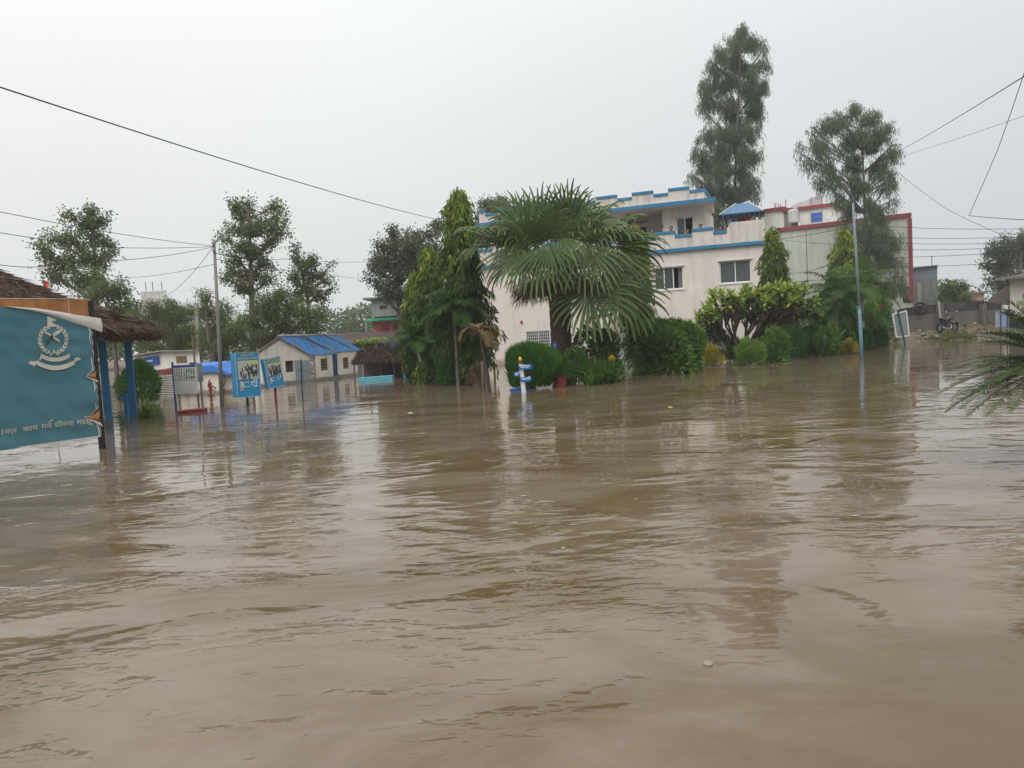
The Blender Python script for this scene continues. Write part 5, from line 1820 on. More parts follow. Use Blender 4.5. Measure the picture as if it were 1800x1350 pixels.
def tall_pole():
    b = wat(389, 716); tp = at(376, 421, b.y)
    t = T('utility_pole', 'tall thin grey pole carrying wires beside the blue signs', 'utility pole', (b.x, b.y, -.8))
    MB().tube([(b.x, b.y, -.8), ((b.x + tp.x) / 2 + .02, b.y, tp.z / 2), (tp.x, tp.y, tp.z)], [.062, .055, .042], 10).build('shaft', m_pole, t, smooth=True)
    for dz in (.12, .34):
        MB().box((tp.x, tp.y - .07, tp.z - dz), (.08, .08, .06)).build('insulator', m_signgrey, t)
    d = 40
    b = at(353, 640, d); tp = at(344, 532, d)
    t = T('utility_pole', 'square concrete pole behind the white hall', 'utility pole', (b.x, b.y, -.8))
    MB().tube([(b.x, b.y, -.8), (tp.x, tp.y, tp.z)], [.16, .11], 4).build('shaft', m_cpole, t)
    for dz in (.3, .7, 1.1):
        MB().box((tp.x, tp.y - .05, tp.z - dz), (1.1, .06, .07)).build('cross_arm', m_pole, t)
    return tp
tall_pole()

def signpost():
    b = wat(921, 690)
    tp = at(914, 628, b.y)
    t = T('direction_post', 'white direction post with blue arrow boards and golden tip before the green bush', 'signpost', (b.x, b.y, -.8))
    ax = (tp - Vector((b.x, b.y, 0))); ax.normalize()
    h = tp.z
    s = h / 1.06
    pr = [(.075, -.8), (.07, 0), (.062, .62 * h), (.058, .80 * h)]
    sh = MB().lathe((0, 0, 0), [(r, z) for r, z in pr], 12)
    def lean(mb):
        mb.v = [(b.x + ax.x / ax.z * q[2] + q[0], b.y + ax.y / ax.z * q[2] + q[1], q[2]) for q in mb.v]
        return mb
    lean(sh).build('shaft', m_signwhite, t, smooth=True)
    lean(MB().lathe((0, 0, 0), [(.060, .80 * h), (.064, .82 * h), (.064, .85 * h), (.056, .86 * h), (.056, .875 * h), (.062, .885 * h), (.060, .91 * h)], 12)).build('red_ring', m_redpaint, t, smooth=True)
    lean(MB().lathe((0, 0, 0), [(.052, .91 * h), (.056, .94 * h), (.040, .98 * h), (.006, 1.02 * h)], 12)).build('golden_tip', m_gold, t, smooth=True)
    P = (b.x, b.y - .10)
    Uv, Nv = (1, 0), (0, -1)
    def arrow(pxs, body, tx, ty, sz):
        c = [onplane(x, y, P, Uv) for x, y in pxs]
        vs = [(P[0] + u, P[1], z) for u, z in c] + [(P[0] + u, P[1] + .03, z) for u, z in c]
        n = len(c)
        a = MB().add(vs, [tuple(range(n)), tuple(range(2 * n - 1, n - 1, -1))] + [(i, i + n, (i + 1) % n + n, (i + 1) % n) for i in range(n)])
        o = a.build('arrow_board', m_signnavy if 0 else M('arrow_blue', (.012, .12, .36), .5, .15, 6), t, bevel=.003)
        u, z = onplane(tx, ty, P, Uv)
        text(o, body, sz, m_textwhite, (P[0] + u, P[1] - .004, z), (1, 0, .06), bold=.006)
    I_ = '\u093f'
    arrow([(911.8, 643), (933, 639.5), (936.5, 643.5), (934, 649), (912.5, 650)], 'म' + I_ + 'नदर', 915, 647.8, .115)
    arrow([(903, 657.5), (905, 653.5), (913, 653), (913.5, 661), (905, 662.5)], 'स' + I_, 905.5, 660.2, .10)
    arrow([(914, 663.5), (933, 661.5), (935.5, 666), (932, 671), (914.5, 671)], 'भान' + 'सी', 917, 668.8, .105)
    # floating blue board at the foot
    c = [wat(896, 686.5), wat(938, 681.5), wat(940, 684), wat(899, 688.5)]
    fb = MB().hexa([(q.x, q.y, .0) for q in c] + [(q.x, q.y, .05) for q in c])
    o = fb.build('floating_board', M('arrow_blue', (.012, .10, .33), .5, .15, 6), None, bevel=.004)
    tag(o, 'blue painted board floating flat at the foot of the direction post', 'board')
signpost()

def bud_lamps():
    for (x, yb, yt, lab) in ((870, 668, 637, 'yellow bud finial on a post left of the green bush, by the dead palm'),
                             (771, 664, 652, 'yellow bud finial on a post half hidden in the left garden bed'),
                             (1077, 646, 625, 'yellow bud finial on a post beside the leafy clump right of the fan palm'),
                             (714, 655, 636, 'small yellow bud finial on a thin post by the thatched shed')):
        b = wat(x, max(yb, 655)) if x != 1077 else wat(x, 668)
        d = b.y
        tp = at(x, yt, d)
        k = .9 if x == 714 else 1.0
        t = T('bud_post', lab, 'post', (b.x, b.y, -.8), 'yellow bud posts along the garden beds')
        zt = tp.z
        MB().tube([(b.x, b.y, -.8), (b.x, b.y, zt - .2)], .04 * k, 8).build('post', m_gold if x != 714 else m_trim, t)
        MB().lathe((b.x, b.y, zt), [(.02, -.24), (.06, -.22), (.10 * k, -.16), (.12 * k, -.09), (.10 * k, -.04), (.05, -.005), (.02, 0), (.012, .04)], 12).build('bud', m_gold, t, smooth=True)
        for i in range(6):
            a = i * 1.047
            MB().add([(b.x + .04 * math.cos(a), b.y + .04 * math.sin(a), zt - .22), (b.x + .13 * math.cos(a - .35), b.y + .13 * math.sin(a - .35), zt - .12),
                      (b.x + .145 * math.cos(a), b.y + .145 * math.sin(a), zt - .04), (b.x + .13 * math.cos(a + .35), b.y + .13 * math.sin(a + .35), zt - .12)], [(0, 1, 2, 3)]).build('petal', m_gold, t)
bud_lamps()

def red_pot():
    b = wat(985, 680)
    t = T('plant_pot', 'faded red plant pot standing in water right of the green bush', 'pot', (b.x, b.y, -.3))
    MB().lathe((b.x, b.y, 0), [(.13, -.3), (.17, .0), (.20, .26), (.215, .27), (.215, .33), (.18, .33), (.17, .29)], 14).build('pot', m_redpaint, t, smooth=False)
    n = 500
    d = unit(RG.normal(size=(n, 3))); d[:, 2] = np.abs(d[:, 2])
    P = np.array([b.x, b.y, .32]) + d * RG.uniform(.05, .32, n)[:, None]
    leafcloud('foliage', P, d + RG.normal(0, .3, (n, 3)), .09, .04, RG.uniform(0, .7, n), l_bush, t)
red_pot()

# ------------------------------------------------------------------ grey building with red trims
def grey_building():
    R_ = at(1601, 376, 56); L_ = at(1369, 402, 60.8)
    P = (R_.x, R_.y)
    U = Vector((L_.x - R_.x, L_.y - R_.y, 0)); L = U.length; U.normalize(); Uv = (U.x, U.y)
    Nv = (Uv[1], -Uv[0])
    if Nv[1] > 0: Nv = (-Nv[0], -Nv[1])
    pp = lambda x, y: onplane(x, y, P, Uv)
    zt = R_.z
    t = T('grey_building', 'grey plastered building with red edged roofline behind the eucalyptus', 'building', (P[0], P[1], -.2))
    pt = lambda u, n, z: (P[0] + Uv[0] * u + Nv[0] * n, P[1] + Uv[1] * u + Nv[1] * n, z)
    w = MB()
    vr = Vector((P[0], P[1])).normalized() * 9
    w.hexa([(P[0], P[1], -.2), (P[0] + vr.x, P[1] + vr.y, -.2), pt(L, -9, -.2), pt(L, 0, -.2), (P[0], P[1], zt), (P[0] + vr.x, P[1] + vr.y, zt), pt(L, -9, zt), pt(L, 0, zt)])
    lw = pp(1356, 412)
    # stepped-down corner on the left
    w.add([pt(L, 0, -.2), pt(L + .9, -.9, -.2), pt(L + .9, -9, -.2), pt(L, -9, -.2), pt(L, 0, zt), pt(L + .9, -.9, zt - .5), pt(L + .9, -9, zt - .5), pt(L, -9, zt)],
          [(0, 1, 5, 4), (1, 2, 6, 5), (4, 5, 6, 7), (2, 3, 7, 6)])
    w.build('wall', m_grey, t)
    rb = MB()
    rb.fbox(P, Uv, Nv, -.05, L + .02, .002, .16, zt - .20, zt + .08)
    rb.hexa([pt(L + .02, .0, zt - .30), pt(L + 1.05, -.95, zt - .80), pt(L + 1.05, -1.15, zt - .8), pt(L + .02, -.2, zt - .3),
             pt(L + .02, .16, zt + .1), pt(L + 1.05, -.8, zt - .4), pt(L + 1.05, -1.15, zt - .4), pt(L + .02, -.2, zt + .1)])
    rb.build('roof_band', m_redtrim, t)
    u1 = pp(1597, 450)[0]
    rc = MB().fbox(P, Uv, Nv, -.06, .19, -.2, .14, pp(1606, 530)[1], zt - .302)
    rc.fbox(P, Uv, Nv, -.10, .26, .142, .26, pp(1606, 528)[1], pp(1606, 504)[1])
    rc.build('red_pillar', m_redtrim, t)
    q = pxop(P, Uv, 1588, 518, 1602, 532)
    MB().fbox(P, Uv, Nv, q[0], q[1], .002, .05, q[2], q[3]).build('dark_opening', m_dark, t)
    jo = MB()
    for x in (1418, 1540):
        u = pp(x, 440)[0]
        jo.fbox(P, Uv, Nv, u - .03, u + .03, .001, .012, 0, zt - .31)
    jo.fbox(P, Uv, Nv, .25, L - .1, .0012, .012, zt * .52, zt * .52 + .05)
    jo.build('plaster_joint', m_conc, t)
    # rooftop rooms set back
    Pb = (P[0] - Nv[0] * 4, P[1] - Nv[1] * 4)
    ppb = lambda x, y: onplane(x, y, Pb, Uv)
    def rbox(x0, x1, ytop, dep, mat, nm, cap=True, capm=None):
        a, b = sorted((ppb(x0, 380)[0], ppb(x1, 380)[0]))
        z1 = ppb((x0 + x1) / 2, ytop)[1]
        o = MB().fbox(Pb, Uv, Nv, a, b, -dep, 0, zt - .4, z1).build(nm, mat, t)
        if cap:
            MB().fbox(Pb, Uv, Nv, a - .12, b + .12, -dep - .1, .22, z1 + .002, z1 + .26).build('roof_band', capm or m_redtrim, t)
        return a, b, z1
    rbox(1334, 1378, 372, 5, m_white2, 'roof_room')
    rbox(1378.5, 1390, 372, 3, m_conc, 'roof_room')
    a, b, z1 = rbox(1405, 1470, 366, 5, m_white2, 'roof_room')
    q = pxop(Pb, Uv, 1427, 374, 1444, 390)
    wo = MB().fbox(Pb, Uv, Nv, q[0], q[1], .002, .05, q[2], q[3]).build('blue_window', M('tarp_blue', (.02, .10, .42), .5, .3, 3), t)
    MB().fbox(Pb, Uv, Nv, q[0] - .08, q[0], .002, .08, q[2] - .05, q[3] + .05).build('frame', m_conc, wo)
    MB().fbox(Pb, Uv, Nv, q[1], q[1] + .08, .002, .08, q[2] - .05, q[3] + .05).build('frame', m_conc, wo)
    MB().fbox(Pb, Uv, Nv, q[0], q[1], .051, .07, (q[2] + q[3]) / 2 - .03, (q[2] + q[3]) / 2 + .03).build('frame', m_conc, wo)
    q = pxop(Pb, Uv, 1452, 378, 1461, 386)
    MB().fbox(Pb, Uv, Nv, q[0], q[1], .002, .04, q[2], q[3]).build('window', m_signwhite, t)
    q = pxop(Pb, Uv, 1384, 366, 1404, 391)
    Pm = (Pb[0] + Nv[0] * 1.2, Pb[1] + Nv[1] * 1.2)
    def tank(x0, x1, y0, y1, Pl, lab):
        a, b = pp2(x0, y1, Pl), pp2(x1, y0, Pl)
        r = abs(a[0] - b[0]) / 2
        u = (a[0] + b[0]) / 2
        z0, z1_ = a[1], b[1]
        c = (Pl[0] + Uv[0] * u, Pl[1] + Uv[1] * u, 0)
        o = T('water_tank', lab, 'water tank', (c[0], c[1], z0), 'rooftop water tanks')
        h = z1_ - z0
        prof = [(r * .96, z0)]
        for k in range(6):
            zz = z0 + h * .86 * (k + .1) / 6
            prof += [(r, zz), (r, zz + h * .11), (r * .965, zz + h * .125)]
        prof += [(r * .7, z0 + h * .95), (r * .3, z0 + h * .96)]
        MB().lathe(c, prof, 16).build('tank', M('tank_white', (.5, .5, .48), .6, .12, 4, dirt=(.2, .2, .19), dirt_amt=.6, streak=1), o, smooth=False)
        MB().lathe((c[0], c[1], z0 + h * .96), [(r * .3, 0), (r * .3, h * .04), (.02, h * .05)], 12).build('lid', m_signgrey, o)
        MB().tube([(c[0] + r * 1.02, c[1] - .05, z0), (c[0] + r * 1.02, c[1] - .05, z0 + h * .9), (c[0] + r * .6, c[1], z0 + h * .97)], .025, 5).build('pipe', m_black, o)
    def pp2(x, y, Pl):
        return onplane(x, y, Pl, Uv)
    Pt = (Pb[0] - Nv[0] * 1.5, Pb[1] - Nv[1] * 1.5)
    tank(1425, 1445, 342, 364, Pt, 'white ribbed water tank high on the grey building roof')
    tank(1385, 1404, 366, 392, Pm, 'pale water tank standing lower on the grey building terrace')
    sl_ = MB()
    Ps = (Pb[0] - Nv[0] * 2.2, Pb[1] - Nv[1] * 2.2)
    c = [pp2(1388, 367, Ps), pp2(1423, 367, Ps), pp2(1423, 349, Ps), pp2(1392, 362, Ps)]
    ptb = lambda u, n, z: (Ps[0] + Uv[0] * u + Nv[0] * n, Ps[1] + Uv[1] * u + Nv[1] * n, z)
    vs = [ptb(u, 0, z) for u, z in c] + [ptb(u, -3, z) for u, z in c]
    sl_.add(vs, [(0, 1, 2, 3), (7, 6, 5, 4)] + [(i, i + 4, (i + 1) % 4 + 4, (i + 1) % 4) for i in range(4)])
    sl_.build('stair_head', m_white2, t)
    rods = MB()
    for i in range(9):
        x = 1360 + i * 1.9
        a, b = pp2(x, 372, Ps), pp2(x + RG.uniform(-1.5, 1.5), 358 + RG.uniform(-3, 4), Ps)
        MB().tube([ptb(a[0], 0, a[1] - .3), ptb(b[0], 0, b[1])], .022, 4).build('reinforcing_rod', m_rust, t)
    a, b = pp2(1382, 372, Ps), pp2(1381, 351, Ps)
    rods.tube([ptb(a[0], 0, a[1] - .3), ptb(b[0], 0, b[1])], .045, 5)
    rods.build('reinforcing_rod', m_rust, t)
    # conductor brackets on the left corner
    bk = MB()
    for y in (404, 411, 417):
        a = pp(1369, y)
        bk.fbox(P, Uv, Nv, a[0] - .1, a[0] + .2, .17, .45, a[1], a[1] + .08)
    bk.build('wire_bracket', m_black, t)
grey_building()

def right_background():
    # concrete house beyond the wall
    P = at(1604, 500, 66); Q = at(1648, 500, 64)
    U = Vector((Q.x - P.x, Q.y - P.y, 0)); L = U.length; U.normalize(); Uv = (U.x, U.y); Pv = (P.x, P.y)
    Nv = (Uv[1], -Uv[0])
    zm = onplane(1630, 489, Pv, Uv)[1]; zt = onplane(1630, 469, Pv, Uv)[1]
    t = T('concrete_house', 'bare concrete house with bluish tin upper wall behind the stained boundary wall', 'house', (P.x, P.y, 0))
    vr = Vector((Q.x, Q.y)).normalized() * 6
    hx = lambda a, b, n, z0, z1: MB().hexa([(Pv[0] + Uv[0] * u + Nv[0] * n + k * vr.x, Pv[1] + Uv[1] * u + Nv[1] * n + k * vr.y, zz) for zz in (z0, z1) for u, k in ((a, 0), (b, 0), (b, 1), (a, 1))])
    hx(-2, L, 0, 0, zm).build('wall', m_conc, t)
    hx(-2, L - .1, -.15, zm + .002, zt).build('tin_wall', M('tin_bluegrey', (.20, .24, .29), .6, .15, 3, dirt=(.1, .1, .1), dirt_amt=.5, streak=1), t)
    hx(-2.1, L + .1, .1, zt + .002, zt + .07).build('roof_edge', m_tin, t)
    q = onplane(1617, 500, Pv, Uv)[0]
    MB().fbox(Pv, Uv, Nv, q - .15, q + .15, .002, .15, 0, zm - .3).build('pilaster', m_cpole, t)
    MB().fbox(Pv, Uv, Nv, L, L + .9, -2, 0, zm - 1.1, zm - .8).build('ledge', m_conc, t)
    a = onplane(1644, 466, Pv, Uv)
    MB().tube([(Pv[0] + Uv[0] * a[0], Pv[1] + Uv[1] * a[0] + .5, zt), (Pv[0] + Uv[0] * a[0], Pv[1] + Uv[1] * a[0] + .5, zt + .9)], .03, 5).build('roof_rod', m_black, t)
    # far pink and teal houses
    d = 105
    def far_box(x0, x1, y0, y1, dd, mat, name, lab, cap, win=0):
        a, b = at(x0, y1, dd), at(x1, y1, dd)
        z1 = at((x0 + x1) / 2, y0, dd).z
        o = T(name, lab, 'house', (a.x, dd, 0))
        MB().box(((a.x + b.x) / 2, dd + 3, z1 / 2 - .1), (b.x - a.x, 6, z1 + .2)).build('wall', mat, o)
        MB().box(((a.x + b.x) / 2, dd + 2.9, z1 + .12), (b.x - a.x + .8, 6.8, .22)).build('roof', cap, o)
        for k in range(win):
            xx = a.x + (b.x - a.x) * (k + .5) / win
            w_ = MB().box((xx, dd - .01, z1 - 1.5), (.9, .06, 1.1)).build('window', m_dark, o)
            MB().box((xx, dd - .05, z1 - 1.5), (.06, .05, 1.1)).build('frame', m_frame, w_)
        return o
    far_box(1694, 1730, 516, 548, 105, M('wall_faded_pink', (.42, .22, .20), .9, .1, 2), 'far_house', 'faded pink far house with brown roof edge beyond the boundary wall', m_wood, 3)
    far_box(1690, 1703, 505, 548, 112, m_teal, 'far_house', 'teal far house just showing above the pink one', m_wood, 1)
    # boundary wall
    pts = [at(1583, 560, 50), at(1622, 560, 48.5), at(1690, 560, 48), at(1768, 560, 47)]
    tops = [(1585, 543), (1622, 537), (1690, 532), (1768, 527)]
    bw = T('boundary_wall', 'long concrete boundary wall blackened along its top, behind the motorcycle', 'wall', (pts[0].x, pts[0].y, 0))
    m_bw = M('stained_concrete', (.125, .112, .10), .95, .2, 1.4, .006, 25, dirt=(.055, .05, .048), dirt_amt=.8)
    m_mold = M('black_mould', (.030, .028, .028), .95, .3, 2.5, .006, 25, dirt=(.11, .105, .10), dirt_amt=.6)
    for i in range(3):
        a, b = pts[i], pts[i + 1]
        za, zb = at(*tops[i], a.y).z, at(*tops[i + 1], b.y).z
        k = .55
        MB().hexa([(a.x, a.y, -.6), (b.x, b.y, -.6), (b.x, b.y + .22, -.6), (a.x, a.y + .22, -.6), (a.x, a.y, za - k), (b.x, b.y, zb - k), (b.x, b.y + .22, zb - k), (a.x, a.y + .22, za - k)]).build('panel', m_bw, bw)
        MB().hexa([(a.x, a.y - .004, za - k + .003), (b.x, b.y - .004, zb - k + .003), (b.x, b.y + .22, zb - k + .003), (a.x, a.y + .22, za - k + .003), (a.x, a.y - .004, za), (b.x, b.y - .004, zb), (b.x, b.y + .22, zb), (a.x, a.y + .22, za)]).build('coping', m_mold, bw)
    for x, y in ((1653, 572), (1728, 560)):
        d = 47.9 if x < 1700 else 47.3
        a = at(x, y, d); zt = at(x, 533, d).z
        MB().box((a.x, a.y - .02, zt / 2 - .3), (.3, .3, zt + .55)).build('pier', m_bw, bw)
    # pale leaning pole against the wall
    a, b = at(1655, 566, 47.2), at(1650, 530, 47.2)
    o = MB().tube([(a.x, a.y, a.z - .6), (b.x, b.y, b.z)], .06, 7).build('wooden_pole', m_cpole, None)
    tag(o, 'pale wooden pole leaning by the boundary wall behind the motorcycle', 'pole')
    # tyre lying on the wall
    c = at(1620, 538, 48.4)
    o = MB().torus((c.x, c.y + .1, c.z - .12), (.1, -1, .25), .33, .10, 20, 8).build('old_tyre', m_rubber, None, smooth=True)
    tag(o, 'old black tyre slung over the boundary wall end', 'tyre')
right_background()

def right_house():
    A = at(1776, 560, 36); B = at(1830, 560, 34)
    U = Vector((B.x - A.x, B.y - A.y, 0)); L = U.length; U.normalize(); Uv = (U.x, U.y); P = (A.x, A.y)
    Nv = (Uv[1], -Uv[0])
    zt = onplane(1785, 490, P, Uv)[1]; zd = onplane(1785, 553, P, Uv)[1]
    t = T('right_house', 'cream house with dark painted base at the right edge', 'house', (A.x, A.y, -.6))
    MB().fbox(P, Uv, Nv, 0, 7, -5, 0, zd, zt).build('wall', m_white2, t)
    MB().fbox(P, Uv, Nv, -.02, 7, -5, .03, -.6, zd - .002).build('dark_base', M('base_dark_paint', (.035, .035, .04), .8, .2, 3), t)
    pt = lambda u, n, z: (P[0] + Uv[0] * u + Nv[0] * n, P[1] + Uv[1] * u + Nv[1] * n, z)
    MB().hexa([pt(-.3, .5, zt - .02), pt(7, .5, zt - .02), pt(7, -5.4, zt + .4), pt(-.3, -5.4, zt + .4), pt(-.3, .5, zt + .1), pt(7, .5, zt + .1), pt(7, -5.4, zt + .55), pt(-.3, -5.4, zt + .55)]).build('roof', m_conc, t)
    q = pxop(P, Uv, 1790, 545, 1830, 558)
    MB().fbox(P, Uv, Nv, q[0], q[1], .032, .25, q[2], q[3]).build('window_ledge', m_white2, t)
    # lean-to behind
    A2 = at(1737, 545, 44); 
    l = T('lean_to', 'rusty brown lean-to roof between boundary wall and cream house', 'shed', (A2.x, A2.y, -.4))
    c = [at(1733, 532, 45.5), at(1776, 537, 40), at(1778, 500, 41), at(1752, 514, 46)]
    for k in range(5):
        f0, f1 = k / 5, (k + 1) / 5 - .01
        a, b = c[0].lerp(c[1], f0), c[0].lerp(c[1], f1)
        e, f = c[3].lerp(c[2], f1), c[3].lerp(c[2], f0)
        MB().hexa([a, b, e, f] + [q + V3(0, 0, .03) for q in (a, b, e, f)]).build('roof_sheet', M('rust_sheet_dark', (.07, .048, .04), .9, .35, 4), l)
    for q in (c[0], c[1]):
        MB().tube([(q.x, q.y + .1, -.4), (q.x, q.y + .1, q.z)], .05, 6).build('post', m_wood, l)
    a = at(1766, 540, 41)
    MB().box((at(1769, 540, 46).x, 46, 1.2), (.42, .2, 1.9)).build('back_wall', m_white2, l)
    # blue-edged sign
    b = at(1761, 575, 33)
    s = T('edge_sign', 'grey sign back with navy edge near the cream house', 'sign', (b.x, b.y, -.6))
    Ps = (b.x, b.y)
    q = pxop(Ps, (1, 0), 1750, 547, 1769, 575)
    MB().fbox(Ps, (1, 0), (0, -1), q[0], q[1], -.03, 0, q[2], q[3]).build('panel', m_sh2, s, bevel=.005)
    for x in (1758.5, 1770):
        u = onplane(x, 560, Ps, (1, 0))[0]
        MB().fbox(Ps, (1, 0), (0, -1), u - .025, u + .025, .002, .04, q[2], q[3] + .02).build('edge_strip', m_signnavy, s)
        MB().fbox(Ps, (1, 0), (0, -1), u - .02, u + .02, -.02, 0, -.6, q[2] - .002).build('leg', m_black, s)
m_sh2 = M('sign_back_bluegrey', (.25, .29, .32), .6, .12, 4)
right_house()

def tilted_sign():
    b = wat(1588, 606)
    t = T('tilted_sign', 'leaning double sign seen from behind, grey panel with light blue side', 'sign', (b.x, b.y, -.6))
    P = (b.x, b.y)
    pts = [(1568, 552.5), (1592, 547), (1597, 590), (1575, 593)]
    c = [onplane(x, y, P, (1, 0)) for x, y in pts]
    V = [(P[0] + u, P[1] - .05, z) for u, z in c]
    Vb = [(q[0], q[1] + .05, q[2]) for q in V]
    MB().hexa([V[3], V[2], Vb[2], Vb[3], V[0], V[1], Vb[1], Vb[0]]).build('panel', m_signgrey, t)
    fr = MB()
    for i in range(4):
        a, e = Vector(V[i]), Vector(V[(i + 1) % 4])
        fr.tube([a, e], .045, 4)
    fr.build('panel_frame', m_signwhite, t)
    sd_ = [(1592.5, 546.5), (1597.5, 544), (1603.5, 588), (1597.5, 590)]
    c = [onplane(x, y, P, (1, 0)) for x, y in sd_]
    V2 = [(P[0] + u, P[1] - .02 + (.35 if i in (1, 2) else 0), z) for i, (u, z) in enumerate(c)]
    V2b = [(q[0] - .03, q[1] + .03, q[2]) for q in V2]
    MB().hexa([V2[3], V2[2], V2b[2], V2b[3], V2[0], V2[1], V2b[1], V2b[0]]).build('side_panel', M('sign_lightblue', (.10, .30, .55), .5, .08, 3), t)
    tp = onplane(1576, 545, P, (1, 0)); lo = onplane(1588, 608, P, (1, 0))
    MB().tube([(P[0] + lo[0] + .15, P[1] - .12, -.6), (P[0] + tp[0], P[1] - .12, tp[1])], .05, 7).build('post', M('post_teal', (.02, .08, .10), .6), t)
tilted_sign()

def rubble():
    n = 120
    for i in range(n):
        for _ in range(20):
            x, y = RG.uniform(20.8, 32), RG.uniform(42.5, 47.3)
            zz = float(gz(x, y))
            if -.05 < zz < .55: break
        s = RG.uniform(.06, .2) * (1.5 if i % 17 == 0 else 1)
        b = MB().ball((0, 0, 0), (s, s * RG.uniform(.6, 1), s * RG.uniform(.35, .6)), 6, 4)
        b.v = [(q[0] * RG.uniform(.75, 1.2), q[1] * RG.uniform(.75, 1.2), q[2] * RG.uniform(.75, 1.2)) for q in b.v]
        o = b.build('rubble_stone', m_rock, None)
        o.location = (x, y, zz + s * .15); o.rotation_euler = (0, 0, RG.uniform(0, 6))
        ORG[o.name] = Vector((0, 0, 0))
        tag(o, 'rough grey rubble stone lying on the earth bank by the boundary wall', 'stone', 'rubble on the bank')
rubble()

def bank_grass():
    n = 5200
    c = at(1668, 585, 44.6)
    x = np.concatenate([RG.normal(c.x, .9, n // 2), RG.uniform(21, 34, n // 2)])
    y = np.concatenate([RG.normal(c.y, .35, n // 2), RG.uniform(43.6, 47.6, n // 2)])
    z_ = gz(x, y)
    m = z_ > -.02
    P = np.stack([x, y, z_], 1)[m]
    k = len(P)
    o = leafcloud('bank_grass', P, np.array([0, 0, 1.0]) + RG.normal(0, .5, (k, 3)), .22 * RG.uniform(.5, 1.4, k), .025, RG.uniform(0, 1, k), l_grass, None)
    tag(o, 'dry yellowish grass growing over the earth bank', 'grass', kind='stuff')
bank_grass()

